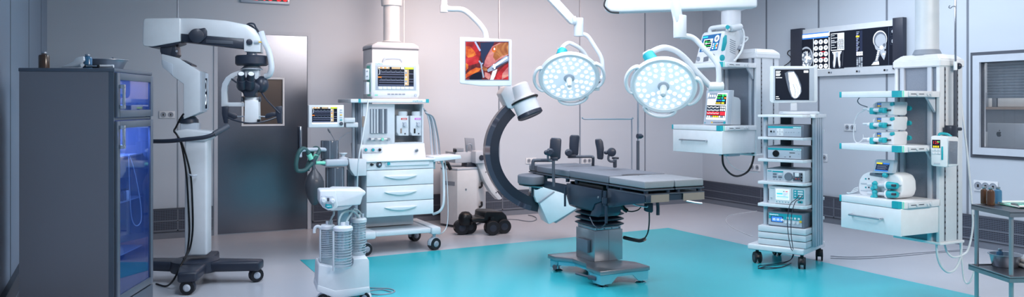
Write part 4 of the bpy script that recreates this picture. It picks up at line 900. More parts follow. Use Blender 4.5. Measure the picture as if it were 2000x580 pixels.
# tube head
top, bot = pcx.p(1011, 166, .02), pcx.p(1034, 229, .02)
ax = (bot - top).normalized(); L = (bot - top).length; s1 = 9.2 / FPX
ax = (ax + pcx.n * .22).normalized()
b = MB().m('offwhite'); b.lathe([(.001, 0), (17 * s1, 0), (20 * s1, .02), (20 * s1, L * .42)], top, ax, 32); b.build('tube_housing', cr_)
b = MB().m('offwhite'); b.slab(pcx, [(978, 183), (986, 170), (999, 164), (1004, 176), (1008, 200), (1002, 213), (992, 211)], .26, .1, .012); b.build('tube_block', cr_)
b = MB().m('white'); b.lathe([(24 * s1, L * .40), (24.5 * s1, L * .5), (24 * s1, L * .88), (22 * s1, L * .92)], top, ax, 36); b.build('collimator', cr_)
b = MB().m('navy'); b.lathe([(21 * s1, L * .86), (25 * s1, L * .87), (25.5 * s1, L * .97), (22 * s1, L), (20 * s1, L * .98), (.001, L * .98)], top, ax, 36); b.build('collimator_ring', cr_)
b = MB().m('black'); c_ = top + ax * L * .5; u_ = ax.cross(pcx.n).normalized(); v_ = ax.cross(u_).normalized()
b.tube([c_ + (u_ * math.cos(t) + v_ * math.sin(t)) * 27 * s1 for t in [2 * PI * k / 24 for k in range(24)]], .012, 8, 1, True); b.build('guard_ring', cr_)
# detector box below
b = MB().m('palecyan'); b.slab(pcx, [(1043.5, 364.5), (1061, 364), (1106, 380), (1053.5, 396.5), (1048.6, 395.7), (1044, 383)], .26, .13, .008)
b.build('detector_mount', cr_)
b = MB().m('palecyan'); b.slab(pcx, [(1053.5, 396.5), (1083, 374), (1106, 380), (1112.5, 401), (1127, 407), (1086.5, 432), (1072, 438.3)], .34, .15, .01); b.build('detector_box', cr_)
MB().m('midgray').slab(pcx, [(1086.5, 436), (1081.4, 434), (1124, 407), (1127, 409.5)], .3, .13, .004).build('detector_edge', cr_)
MB().m('midgray').slab(pcx, [(1052, 396), (1082, 374), (1084, 375), (1054, 397.5)], .02, .155, .002).build('detector_seam', cr_)
MB().m('cdark').slab(pcx, [(1036, 376), (1048, 374), (1052, 398), (1040, 408)], .12, .06, .01).build('detector_joint', cr_)
# cart body with chamfered front
q0, q1, q2, q3 = onZ(860, 436, .03), onZ(893, 441, .03), onZ(931, 437, .03), onZ(947, 431, .03)
zt = CAMH - (333 - HY) / FPX * (q1 - CAM).dot(FWD)
bk = V((.25, .5, 0))
foot = [q0, q1, q2, q3, q3 + bk * .6, q0 + bk * .8]
b = MB().m('offwhite'); b.prism([V((p.x, p.y, .03)) for p in foot], (0, 0, zt - .03), .008); b.build('cart_body', cr_)
b = MB().m('lightgray'); b.prism([V((p.x, p.y, zt)) + V((0, -.003, 0)) for p in foot], (0, 0, .03), .01); b.build('cart_top', cr_)
f1 = PL(q0, math.degrees(math.atan2((q1 - q0).y, (q1 - q0).x)))
MB().m('midgray').rect(f1, 868, 354, 888, 362, .004, .003).build('vent', cr_)
f2 = PL(q1, math.degrees(math.atan2((q2 - q1).y, (q2 - q1).x)))
MB().m('alu').lathe([(.014, 0), (.012, .006), (.001, .007)], f2.p(910, 370, .0), f2.n, 16).build('lock', cr_)
f3 = PL(q2, math.degrees(math.atan2((q3 - q2).y, (q3 - q2).x)))
for y in (363, 401): MB().m('black').tube([f3.p(937, y + 3, .0), f3.p(938, y + 3, .03), f3.p(941, y, .04), f3.p(941, y - 5, .04), f3.p(941, y - 6, 0)], .014, 8).build('cart_handle', cr_)
pq = PL(q1, 3)
b = MB().m('lightgray'); b.rect(pq, 889, 296, 932, 318, .3, -.1, .01); b.rect(pq, 929, 295, 950, 319, .3, .03, .012); b.build('arm_carriage', cr_)
MB().m('navy').lathe([(.035, 0), (.034, .01), (.001, .012)], pq.p(940.5, 308, .032), pq.n, 24).build('pivot_cap', cr_)
MB().m('midgray').rect(pq, 891, 289.5, 906, 297, .1, -.1, .006).m('black').rect(pq, 889, 292, 892, 297, .06, -.08).build('carriage_clip', cr_)
MB().m('navy').slab(pq, [(912, 318), (926, 317), (934, 329), (931, 333), (911, 333)], .16, -.08, .008).build('lift_joint', cr_)
b = MB().m('midgray'); b.slab(pq, [(908, 269), (926.5, 270), (929, 297), (910, 297)], .015, -.14, .004); b.build('tablet', cr_)
MB().m('alu').tube([pq.p(912, 296, -.1), pq.p(912, 284, -.08), pq.p(917, 281, -.08), pq.p(921, 284, -.08), pq.p(922, 296, -.1)], .008).build('tablet_holder', cr_)
MB().m('black').tube([pq.p(866, 330, -.05), pq.p(869, 321, -.05), pq.p(874, 319, -.05), pq.p(877, 325, -.05), pq.p(880, 331, -.05)], .022, 10).build('handle', cr_)
b = MB().m('offwhite'); b.slab(pq, [(931, 318), (949, 318), (951, 334), (958, 353), (968, 371), (981, 387), (979, 389.5), (973, 390), (960, 376), (947, 355), (939, 335)], .1, -.03, .006)
b.build('arm_bracket', cr_)
for x, y in ((949, 336), (969, 376)): MB().m('navy').lathe([(.008, 0), (.007, .006), (.001, .006)], pq.p(x, y, -.03), pq.n, 12).build('bolt', cr_)
# wheel base
pw = PL(onZ(955, 458), 0)
b = MB().m('black'); b.slab(pw, [(921, 428), (934, 425), (946, 426), (947, 415), (951, 412.5), (982, 413), (990, 421), (992, 430), (985, 437), (946, 436), (924, 434)], .3, .0, .02, 3); b.build('wheel_base', cr_)
for x, y in ((902, 458), (917, 456)):
    p = onZ(x, y); caster(cr_, (p.x, p.y + .02, 0), .085, rz=-.15, w=.05, col='black', hub='navy')
q = pw.p(909, 440, -.12); b = MB().m('black'); b.lathe([(.08, 0), (.085, .02), (.085, .08), (.075, .12), (.045, .15), (.001, .158)], V((q.x, q.y, .12)), n=28); b.slab(pw, [(918, 427), (950, 425), (950, 434), (918, 436)], .12, -.1, .01); b.build('wheel_cover', cr_)
for x, y in ((962, 459), (984, 455.5)):
    p = onZ(x, y); caster(cr_, (p.x, p.y + .02, 0), .085, rz=-.15, w=.05, col='black', hub='navy')
floor_cable('floor_cable', [(990, 428), (1010, 429), (1025, 431.5), (1040, 432), (1048, 428), (1044, 423), (1032, 420)], .006, 'thin grey cable curling on the floor behind the operating table', 'gray')

# ================================================================ OPERATING TABLE
TX0, TX1 = 3.672, 4.245; TC = (TX0 + TX1) / 2; TY0, TY1 = 5.09, 7.05
ot = thing('operating_table', 'operating table with grey pads, steel pillar and steel base on the teal floor', 'operating table', (3.96, 6.2, 0))
pt = PY(TX0); pe = PX(TY0)
def ty(px): return onX(px, 350, TX0).y
ys = [TY0, ty(1189), ty(1112), ty(1048), TY1]
zp1, zp0 = .957, .902
def pad(y0, y1, x0=TX0, x1=TX1, z0=zp0, z1=zp1, c='pad', bev=.008):
    b = MB().m(c); b.bb((x0, y0 + .004, z0), (x1, y1 - .004, z1), bev, 3); return b
b = pad(ys[0], ys[1], TX0, TC - .004, c='padlight'); b.build('leg_pad', ot); pad(ys[0], ys[1], TC + .004, TX1, c='padlight').build('leg_pad', ot)
# seat pad with a round cut-out at the leg end
b = MB().m('pad'); n = 10; cut = [V((TC + .15 * math.cos(PI * k / n), ys[1] + .004 + .1 * math.sin(PI * k / n), zp0)) for k in range(n + 1)]
b.prism([V((TX0, ys[1] + .004, zp0)), V((TX0, ys[2] - .004, zp0)), V((TX1, ys[2] - .004, zp0)), V((TX1, ys[1] + .004, zp0))] + cut, (0, 0, zp1 - zp0 + .004), .006); b.build('seat_pad', ot)
pad(ys[2], ys[3]).build('back_pad', ot); pad(ys[3], ys[4], TX0 + .02, TX1 - .02).build('head_pad', ot)
for y0, y1, x0, x1 in ((ys[0], ys[1], TX0, TC - .01), (ys[0], ys[1], TC + .01, TX1), (ys[1], ys[2], TX0, TX1), (ys[2], ys[3], TX0, TX1), (ys[3], ys[4], TX0 + .02, TX1 - .02)):
    MB().m('black').bb((x0 + .006, y0 + .01, zp0 - .008), (x1 - .006, y1 - .01, zp0)).m('darkgray').bb((x0 - .004, y0, zp0 - .02), (x1 + .004, y1 - .004, zp0 - .008), .002).build('pad_plate', ot)
for y in (ys[0] + .03, ys[1] - .15, ys[1] + .05, ys[2] - .08, ys[2] + .08, ys[3] - .05, ys[4] - .1):
    for x in (TX0 + .03, TC - .05, TC + .05, TX1 - .03) if y < ys[1] else (TX0 + .03, TX1 - .03):
        MB().m('tableblue').cyl((x, y, .85), (x, y, zp0 - .02), .018, n=14).build('pad_post', ot)
# leg section frame
zr1, zr0 = .851, .793
b = MB().m('tableblue'); b.slab(pt, [(1186, 368), (1261.5, 382), (1261.5, 396.3), (1213, 401), (1189, 405.4), (1186, 398)], .05, 0, .004)
b.bb((TX1 - .05, TY0, zr0), (TX1, ys[1], zr1), .004); b.bb((TX0 + .05, TY0 + .01, zr0 + .008), (TX1 - .05, TY0 + .05, zr1 - .004)); b.bb((TX0 + .05, ys[1] - .12, zr0), (TX1 - .05, ys[1] - .02, zr1)); b.build('leg_frame', ot)
MB().m('darkgray').bb((TX0 - .003, TY0 - .004, zr1), (TX1 + .003, ys[1], zr1 + .008)).build('leg_tray', ot)
for x0, x1 in ((TX0, TX0 + .225), (TX1 - .21, TX1)): MB().m('tan').bb((x0, TY0 - .006, zr0), (x1, TY0 + .0, zr1)).build('end_plate', ot)
# main frame
b = MB().m('tableblue'); b.slab(pt, [(1106, 358), (1174, 371.5), (1174, 393), (1167, 396), (1161, 398), (1156, 411), (1149, 409), (1112, 399), (1108, 384)], .03, .01, .004); b.build('side_panel', ot)
b = MB().m('tableblue'); b.bb((TX1 - .03, ty(1174), .7), (TX1 + .0, ty(1106), .87), .004); b.build('side_panel', ot)
b = MB().m('tableblue'); b.slab(pt, [(1045, 350), (1106, 361.5), (1108, 380), (1062, 366), (1046, 358)], .03, 0, .004); b.bb((TX1 - .03, ty(1106), .8), (TX1, TY1 - .05, .87)); b.bb((TX0 + .03, TY1 - .1, .82), (TX1 - .03, TY1 - .05, .87)); b.bb((TX0 + .03, ty(1108), .8), (TX1 - .03, ty(1120), .86)); b.build('back_frame', ot)
MB().m('black').bb((TX0 + .03, ty(1172), .76), (TX1 - .03, ty(1110), .862)).build('lift_box', ot)
b = MB().m('tableblue'); b.slab(pt, [(1160, 397), (1174, 393), (1174, 418), (1168, 424), (1152, 421), (1156, 410)], .2, .0, .006); b.build('tilt_arm', ot)
MB().m('alu').lathe([(.01, 0), (.009, .005), (.001, .005)], pt.p(1168.5, 385.5, .011), pt.n, 14).build('bolt', ot)
b = MB().m('tableblue'); b.cyl(pt.p(1182, 373, .03), pt.p(1182, 402, .03), .016); b.cyl(pt.p(1182, 386, .03), pt.p(1182, 397, .03), .026); b.cyl(pt.p(1184, 402, .03), pt.p(1184, 436, .03), .012); b.build('rail_clamp', ot)
b = MB().m('tableblue'); b.cyl(pt.p(1103.5, 365, .03), pt.p(1103.5, 403, .03), .01); b.build('locking_rod', ot)
for x0, x1 in ((1188, 1255), (1112, 1170), (1052, 1102)): MB().m('midgray').slab(pt, [(x0, 356.5 + (x0 - 1112) * .15 + 3), (x1, 356.5 + (x1 - 1112) * .15 + 3), (x1, 356.5 + (x1 - 1112) * .15 + 5), (x0, 356.5 + (x0 - 1112) * .15 + 5)], .006, .02).build('side_rail', ot) if False else None
# bellows
PXa, PXb, PYa, PYb = 3.855, 4.155, 6.1, 6.42; pcx_, pcy_ = (PXa + PXb) / 2, (PYa + PYb) / 2
def rsq(cx, cy, hx, hy, r, z, n=5):
    out = []
    for sx, sy, a0 in ((1, 1, 0), (-1, 1, 90), (-1, -1, 180), (1, -1, 270)):
        for k in range(n + 1):
            t = math.radians(a0 + 90 * k / n); out.append(V((cx + sx * (hx - r) + r * math.cos(t), cy + sy * (hy - r) + r * math.sin(t), z)))
    return out
def loft(b, rings):
    t = bmesh.new(); R = [[t.verts.new(p) for p in r] for r in rings]; n = len(R[0])
    for A, B in zip(R, R[1:]):
        for k in range(n): t.faces.new((A[k], A[(k + 1) % n], B[(k + 1) % n], B[k]))
    t.faces.new(R[0][::-1]); t.faces.new(R[-1]); return b._merge(t)
rings = []; nf = 7
for k in range(nf):
    z = .448 + k * .32 / nf; h = .32 / nf
    for f, e in ((0, .125), (.2, .155), (.42, .172), (.58, .172), (.8, .155)): rings.append(rsq(pcx_, pcy_, e, e + .01, .05, z + h * f))
rings.append(rsq(pcx_, pcy_, .125, .135, .05, .768))
loft(MB().m('navy'), rings).build('bellows', ot, sharp=60)
# pillar
b = MB().m('steel'); b.bb((PXa, PYa, .147), (PXb, PYb, .425), .006); b.build('pillar', ot)
b = MB().m('alu'); b.bb((PXa + .012, PYa + .012, .425), (PXb - .012, PYb - .012, .45), .003)
b.build('pillar_flange', ot)
for k in range(4):
    MB().m('darkgray').cyl((PXa + .03 + k * .08, PYa + .013, .437), (PXa + .03 + k * .08, PYa + .008, .437), .005, n=10).build('screw', ot)
MB().m('darkgray').bb(((PXa + PXb) / 2 - .001, PYa - .001, .15), ((PXa + PXb) / 2 + .001, PYa + .01, .423)).build('pillar_seam', ot)
MB().m('gray').bb((PXa - .04, PYa + .06, .22), (PXa - .001, PYb - .07, .335), .008).build('control_box', ot)
# base plate: dog-bone outline
cxb = 3.935; left = [onZ(x, y, .147) for x, y in ((1058, 492.4), (1078.7, 503), (1117, 504.5), (1150.5, 515.5), (1157, 523), (1175, 530))]
Lp = [V((min(p.x, cxb - .15), p.y, .112)) for p in left]
Lp[0].x = Lp[-1].x = 3.665; Lp[0].y = 6.62
front_y = Lp[-1].y - .0
left_pts = [V((3.665, 6.62, .112)), V((3.665, 6.47, .112)), V((3.765, 6.33, .112)), V((3.765, 6.1, .112)), V((3.68, 5.95, .112)), V((3.68, 5.735, .112))]
right_pts = [V((2 * cxb - p.x, p.y, p.z)) for p in left_pts][::-1]
b = MB().m('steelh'); b.prism(left_pts + right_pts, (0, 0, .036), .005); b.build('base_plate', ot)
mat('skirt', '6FBCCB', .3, metal=.3)
b = MB().m('skirt'); xa, xb = 3.69, 2 * cxb - 3.69
def leg_poly(pl_pts, ext): b.prism(pl_pts, ext)
y0 = 5.748
b.prism([(xa, y0, .112), (xb, y0, .112), (xb, y0, .03), (xb - .1, y0, .03), (xb - .16, y0, .085), (xa + .17, y0, .085), (xa + .11, y0, .03), (xa, y0, .03)], (0, .012, 0))
y0 = 6.6
b.prism([(xa, y0, .112), (xb, y0, .112), (xb, y0, .03), (xb - .1, y0, .03), (xb - .16, y0, .085), (xa + .17, y0, .085), (xa + .11, y0, .03), (xa, y0, .03)], (0, .012, 0))
for x in (xa, xb - .012):
    s_ = .095 if x == xa else -.083
    b.prism([(x, 5.76, .112), (x, 5.94, .112), (x, 5.9, .06), (x, 5.86, .03), (x, 5.76, .03)], (.012, 0, 0)); b.prism([(x, 6.6, .112), (x, 6.46, .112), (x, 6.49, .06), (x, 6.52, .03), (x, 6.6, .03)], (.012, 0, 0))
    b.prism([(x, 5.94, .112), (x + s_, 6.1, .112), (x + s_, 6.1, .075), (x, 5.94, .07)], (.012, 0, 0)); b.prism([(x, 6.46, .112), (x + s_, 6.33, .112), (x + s_, 6.33, .075), (x, 6.46, .07)], (.012, 0, 0)); b.prism([(x + s_, 6.1, .112), (x + s_, 6.33, .112), (x + s_, 6.33, .08), (x + s_, 6.1, .08)], (.012, 0, 0))
b.build('base_skirt', ot)
for x in (xa + .05, xb - .05):
    for y in (5.79, 6.56): MB().m('chrome').lathe([(.045, 0), (.048, .008), (.04, .014), (.02, .018), (.02, .06), (.001, .06)], (x, y, 0), n=28).build('foot', ot)
b = MB().m('darkgray'); b.box((3.69, 5.86, .07), (.05, .09, .03), .3, .006); b.cyl((3.69, 5.86, .07), (3.6, 6.0, .09), .01); b.build('brake_pedal', ot)
MB().m('darkgray').cyl((3.7, 6.55, .04), (3.66, 6.47, .05), .02).build('brake_wheel', ot)
# arm board
b = MB().m('pad'); pab = PL(D(1040, 350, 7.75), -26)
a_ = D(1040, 350, 7.75); c1 = V((a_.x, a_.y, .78)) 
def armboard(z0, z1, g=0):
    pts = []
    for k in range(28):
        t = 2 * PI * k / 28; w = 1 + .12 * math.cos(2 * t)
        pts.append(V((c1.x, c1.y, z0)) + RGT * (.128 + g) * w * math.cos(t) * (1 if abs(math.cos(t)) < .5 else 1.0) + FWD * (.2 + g) * math.sin(t))
    return pts
zt_ = CAMH - (341 - HY) / FPX * 7.75; zb_ = CAMH - (362 - HY) / FPX * 7.55
b.prism(armboard(zb_, 0), (0, 0, zt_ - zb_), .012, 3); ab = b.build('arm_pad', ot)
MB().m('black').prism(armboard(zb_ - .012, 0, -.01), (0, 0, .012)).build('arm_board', ot)
b = MB().m('darkgray'); b.tube([V((c1.x, c1.y, zb_ - .01)), V((c1.x + .03, c1.y - .02, zb_ - .05)), V((c1.x + .1, c1.y - .05, .79)), V((TX0 + .02, c1.y - .1, .82))], .014); b.cyl(V((c1.x, c1.y, zb_ - .01)), V((c1.x, c1.y, zb_ - .12)), .012); b.build('arm_board_bracket', ot)
MB().m('palecyan').cyl(pab.p(1022, 362, .1), pab.p(1060, 366, .1), .007).build('release_bar', ot)
# side supports
def support(d, poly, name, extra):
    p_ = PL(D(1100, 300, d), -20); b = MB().m('navy'); b.slab(p_, poly, .05, 0, .01, 3); o = b.build(name, ot)
    for kind, *a in extra:
        if kind == 'ball': MB().m('navy').ball(p_.p(*a[0]), a[1]).build('joint', o)
        elif kind == 'tube': MB().m('darkgray').tube([p_.p(*q) for q in a[0]], a[1], 10, 3).build('support_rod', o)
        elif kind == 'knob': MB().m('navy').lathe([(a[1], 0), (a[1], .02), (a[1] * .6, .03), (.001, .03)], p_.p(*a[0]), p_.n, 20).build('knob', o)
        elif kind == 'rect': MB().m('navy').rect(p_, *a[0], .05, .02, .004).build('clamp', o)
        elif kind == 'lite': MB().m('gray').slab(p_, a[0], .01, .008, .003).build('pad_face', o)
support(7.25, [(1076, 272), (1079, 269), (1095, 270), (1097, 273), (1095, 309), (1091, 312), (1076, 308), (1073, 300), (1075, 285)], 'side_support', [('knob', (1074, 297, .03), .035), ('ball', (1067, 298, .03), .022), ('tube', ((1070, 298, .03), (1071, 312, .03), (1078, 314, .03)), .01), ('rect', (1076, 307, 1090, 314)), ('tube', ((1081, 314, .03), (1081, 340, .03), (1082, 364, .03)), .014)])
support(7.7, [(1114, 267), (1117, 263.5), (1131, 264), (1132, 268), (1130, 302), (1127, 304), (1114, 302), (1113, 285)], 'side_support', [('knob', (1110, 298, .03), .035), ('rect', (1110, 302, 1125, 309)), ('tube', ((1122, 306, 0), (1140, 306, 0), (1156, 306, 0), (1158.5, 309, 0), (1158, 325, -.1)), .014)])
support(7.25, [(1164, 272), (1174, 271), (1178, 276), (1180, 290), (1179, 309), (1177, 312), (1168, 311), (1167, 293), (1164, 278)], 'side_support', [('knob', (1194, 297, .03), .04), ('tube', ((1180, 298, .02), (1194, 298, .02)), .012), ('ball', (1184, 298, .03), .018), ('tube', ((1190, 300, .03), (1188, 310, .03), (1192, 315, .03), (1200, 315, .03)), .011), ('rect', (1197, 307, 1209, 311)), ('tube', ((1201, 311, .03), (1201, 326, .0)), .017)])
pj = PL(D(1060, 315, 7.8), -20)
MB().m('darkgray').tube([pj.p(*q) for q in ((1041, 330, 0), (1041, 317, 0), (1043, 313.5, 0), (1058, 313, 0), (1074, 313, .1))], .017, 10, 3).build('support_bar', ot)
# hand controller, cables, levers beneath
p5 = PL(D(1268, 405, 6.5), -20)
b = MB().m('navy'); b.slab(p5, [(1262, 398), (1276, 397), (1276, 413), (1273, 416), (1261, 413)], .06, 0, .006); b.build('hand_controller', ot)
MB().m('navy').tube([p5.p(*q) for q in ((1284, 396, 0), (1285, 405, 0), (1285, 420, 0))], .014).build('lever', ot)
MB().m('alu').tube([p5.p(*q) for q in ((1236, 398, .1), (1244, 401, .1), (1262, 404, .1), (1265, 402, .1))], .006).build('lever', ot)
MB().m('alu').tube([p5.p(*q) for q in ((1340, 392, -.1), (1355, 395, -.1), (1371, 397, -.1))], .008).build('lever', ot)
MB().m('black').tube([p5.p(*q) for q in ((1214, 400, -.2), (1219, 408, -.2), (1225, 412, -.2))], .018).build('cable', ot)
MB().m('black').tube([p5.p(*q) for q in ((1225, 412, -.2), (1235, 413, -.2), (1246, 410, -.2), (1252, 404, -.2))], .005).build('cable', ot)
MB().m('black').tube([p5.p(*q) for q in ((1268, 415, -.02), (1268, 435, -.05), (1265, 455, -.1), (1258, 467, -.2))], .006).build('cable', ot)
MB().m('black').tube([p5.p(*q) for q in ((1259, 467, -.2), (1250, 470, -.3), (1236, 468, -.4), (1219, 464, -.5))], .016).build('cable', ot)
MB().m('navy').tube([pt.p(*q) for q in ((1152, 424, .02), (1160, 440, .03), (1172, 446, .03), (1183, 437, .03))], .005).build('cable', ot)

# ================================================================ SURGICAL LAMPS
def lamp(name, label, cpx, d, half, aspect, roll, lob):
    c = D(*cpx, d); R = half / FPX * d; ca_, sa_ = aspect, math.sqrt(1 - aspect ** 2); rl = math.radians(roll)
    n = (-FWD * ca_ + (V((0, 0, -1)) * math.cos(rl) - RGT * math.sin(rl)) * sa_).normalized()
    ux = (RGT * math.cos(rl) - V((0, 0, 1)) * math.sin(rl)); ux = (ux - n * ux.dot(n)).normalized(); uy = n.cross(ux).normalized()
    t = thing(name, label, 'surgical lamp', c, 0)
    Mt = Matrix(((ux.x, uy.x, n.x, c.x), (ux.y, uy.y, n.y, c.y), (ux.z, uy.z, n.z, c.z), (0, 0, 0, 1)))
    b = MB(Mt).m('white'); b.lathe([(.001, -.1), (R * .5, -.1), (R * 1.0, -.075), (R * 1.16, -.03), (R * 1.18, -.005), (R * 1.12, .012), (R * 1.02, .008), (R * 1.0, 0)], (0, 0, 0), n=56); b.build('lamp_housing', t)
    b = MB(Mt).m('ledface'); b.lathe([(R * 1.0, 0), (R * .99, .002), (.001, .002)], (0, 0, 0), n=48); lf = b.build('light_panel', t)
    inv = ROOTM[t.name].inverted(); M3 = inv @ Mt; lm = None
    for rr, cnt, ph in ((.9, 22, 0), (.7, 17, .1), (.5, 11, .25), (.32, 5, .8)):
        for i in range(cnt):
            a_ = 2 * PI * i / cnt + ph
            if rr < .6 and abs(((a_ - lob + PI) % (2 * PI)) - PI) < .38: continue
            if lm is None:
                first = MB().m('led').lathe([(R * .07, 0), (R * .066, .002), (.0002, .0025)], n=14).build('led'); lm = first
                o = first
            else: o = lm.copy(); C.objects.link(o)
            o.parent = lf; o.matrix_local = M3 @ Matrix.Translation((R * rr * math.cos(a_), R * rr * math.sin(a_), .003))
    b = MB(Mt).m('lightgray'); b.lathe([(R * .2, .003), (R * .21, .008), (R * .2, .012), (.001, .012)], (0, 0, 0), n=36)
    b.m('offwhite'); b.lathe([(.022, 0), (.03, .02), (.03, .1), (.02, .13), (.001, .135)], (0, 0, .01), n=20); b.build('centre_handle', t)
    for a_ in [math.radians(g) for g in (188, 283, 8)]:
        P = []
        for k in range(9):
            q = a_ - .48 + .96 * k / 8; e_ = R * (1.2 + .14 * math.sin(PI * k / 8) ** .6); P.append(V((e_ * math.cos(q), e_ * math.sin(q), -.01)))
        P = [V((R * 1.1 * math.cos(a_ - .5), R * 1.1 * math.sin(a_ - .5), -.01))] + P + [V((R * 1.1 * math.cos(a_ + .5), R * 1.1 * math.sin(a_ + .5), -.01))]
        MB(Mt).m('white').tube(P, .017, 10, 3, flat=(1, 1.3)).build('rim_handle', t)
    return t, c, R, n
l1, c1_, R1, n1 = lamp('surgical_lamp', 'round white surgical lamp nearer the hanging surgery screen, smaller of the two', (1111.5, 152), 8.2, 51, .77, 2, -2.75)
pl1 = PL(c1_, -20)
def lrod(o, pl, pts, r, nm, c='offwhite', n=12): return MB().m(c).tube([pl.p(*q) for q in pts], r, n, 6).build(nm, o)
b = MB().m('teal'); b.cyl(pl1.p(1095, 109, .02), pl1.p(1099, 98, -.02), .05, n=24); b.build('joint_ring', l1)
b = MB().m('white'); b.cyl(pl1.p(1099, 100, -.02), pl1.p(1094, 92, -.02), .042, .035, 20, bev=.008); b.build('joint', l1)
lrod(l1, pl1, ((1097, 94, -.03), (1104, 87, -.05), (1112, 84, -.08), (1122, 88, -.1), (1134, 96, -.14), (1145, 110, -.18), (1152, 130, -.16)), .022, 'yoke_tube')
lrod(l1, pl1, ((1130, 67, -.1), (1140, 67, -.1), (1149, 72, -.1), (1161, 90, -.1), (1174, 112, -.1), (1177, 130, -.1), (1177, 150, -.1)), .022, 'arm_tube')
b = MB().m('white'); b.rect(pl1, 1165, 148, 1183, 156, .07, -.06, .008); b.rect(pl1, 1158, 156, 1172, 177, .06, -.06, .012); b.m('navy').rect(pl1, 1168, 159, 1174, 167, .02, -.04, .002); b.build('side_mount', l1)
b = MB().m('offwhite'); b.cyl(pl1.p(1130, 71, -.1), pl1.p(1130, 35, -.1), .05, n=24, bev=.006); b.cyl(pl1.p(1124, 40, -.07), pl1.p(1118, 40, -.07), .045, n=20); b.build('arm_post', l1)
b = MB().m('offwhite'); b.slab(pl1, [(1126, 36), (1126, 46), (1117, 47), (1113, 44), (1066, -6), (1088, -6)], .09, -.05, .012); b.build('spring_arm', l1)
q = pl1.p(1070, -8, -.09); MB().m('offwhite').cyl(q, V((q.x, q.y, CEIL)), .06).build('ceiling_post', l1)
l2, c2_, R2, n2 = lamp('surgical_lamp', 'round white surgical lamp nearer the shelf column, larger of the two and tilted', (1296, 168), 6.8, 55, .8, 18, -2.6)
pl2 = PL(c2_, -20)
b = MB().m('teal'); b.cyl(pl2.p(1275, 120, .05), pl2.p(1266, 107, .0), .052, n=24); b.build('joint_ring', l2)
b = MB().m('white'); b.cyl(pl2.p(1268, 110, .0), pl2.p(1262, 100, .0), .042, .036, 20, bev=.008); b.build('joint', l2)
lrod(l2, pl2, ((1268, 105, 0), (1282, 97, 0), (1300, 93, -.02), (1322, 101, -.05), (1342, 118, -.08), (1362, 142, -.1), (1388, 169, -.1)), .025, 'yoke_tube')
lrod(l2, pl2, ((1328, 71, -.15), (1345, 71, -.15), (1358, 77, -.15), (1374, 94, -.13), (1392, 113, -.12), (1402, 128, -.1), (1404, 145, -.1), (1404, 165, -.1)), .024, 'arm_tube')
b = MB().m('white'); b.cyl(pl2.p(1383, 169.5, -.1), pl2.p(1412, 168.5, -.1), .04, n=24, bev=.008); b.build('side_mount', l2)
b = MB().m('offwhite'); b.cyl(pl2.p(1328, 74, -.15), pl2.p(1328, 30, -.15), .056, n=24, bev=.006); b.build('arm_post', l2)
b = MB().m('offwhite'); b.slab(pl2, [(1334, 32), (1322, 44), (1312, -6), (1328, -6)], .1, -.1, .012); b.build('spring_arm', l2)
q = pl2.p(1318, -8, -.15); MB().m('offwhite').cyl(q, V((q.x, q.y, CEIL)), .06).build('ceiling_post', l2)

# ================================================================ POLE AND SCREEN FRAME clamped to the table's far rail
py_ = onX(1246, 300, TX1 + .05).y; pi_ = PX(py_); fx = pi_.p(1246, 300)
iv = thing('drip_pole', 'thin grey drip pole with black clamp on the far side of the operating table', 'drip pole', (fx.x, py_, .84))
MB().m('darkgray').cyl((fx.x, py_, .84), (fx.x, py_, pi_.p(1246, 275).z), .014).build('lower_pole', iv)
MB().m('alu').cyl((fx.x, py_, pi_.p(1246, 275).z), (fx.x, py_, pi_.p(1246, 197).z), .008).build('upper_pole', iv)
b = MB().m('navy'); b.cyl(pi_.p(1245, 266, .02), pi_.p(1252, 266, .02), .022); b.cyl(pi_.p(1251, 266, .02), pi_.p(1255, 266, .02), .014); b.build('clamp_knob', iv)
MB().m('darkgray').bb((TX1, py_ - .02, .84), (fx.x + .02, py_ + .02, .87), .004).build('rail_clamp', iv)
sf = thing('screen_frame', 'thin metal frame bent at a right angle above the far side of the operating table', 'frame', (pi_.p(1234, 300).x, py_, .85))
MB().m('alu').tube([pi_.p(*q) for q in ((1137, 229, 0), (1141, 232.5, 0), (1160, 232.5, 0), (1231, 232.5, 0), (1233.5, 234, 0), (1234, 290, 0), (1234, 345, 0))], .006, 8, 3).build('bent_rail', sf)
q = pi_.p(1234, 345); MB().m('darkgray').bb((q.x - .015, py_ - .02, .86), (q.x + .015, py_ + .02, .9), .004).build('rail_clamp', sf)
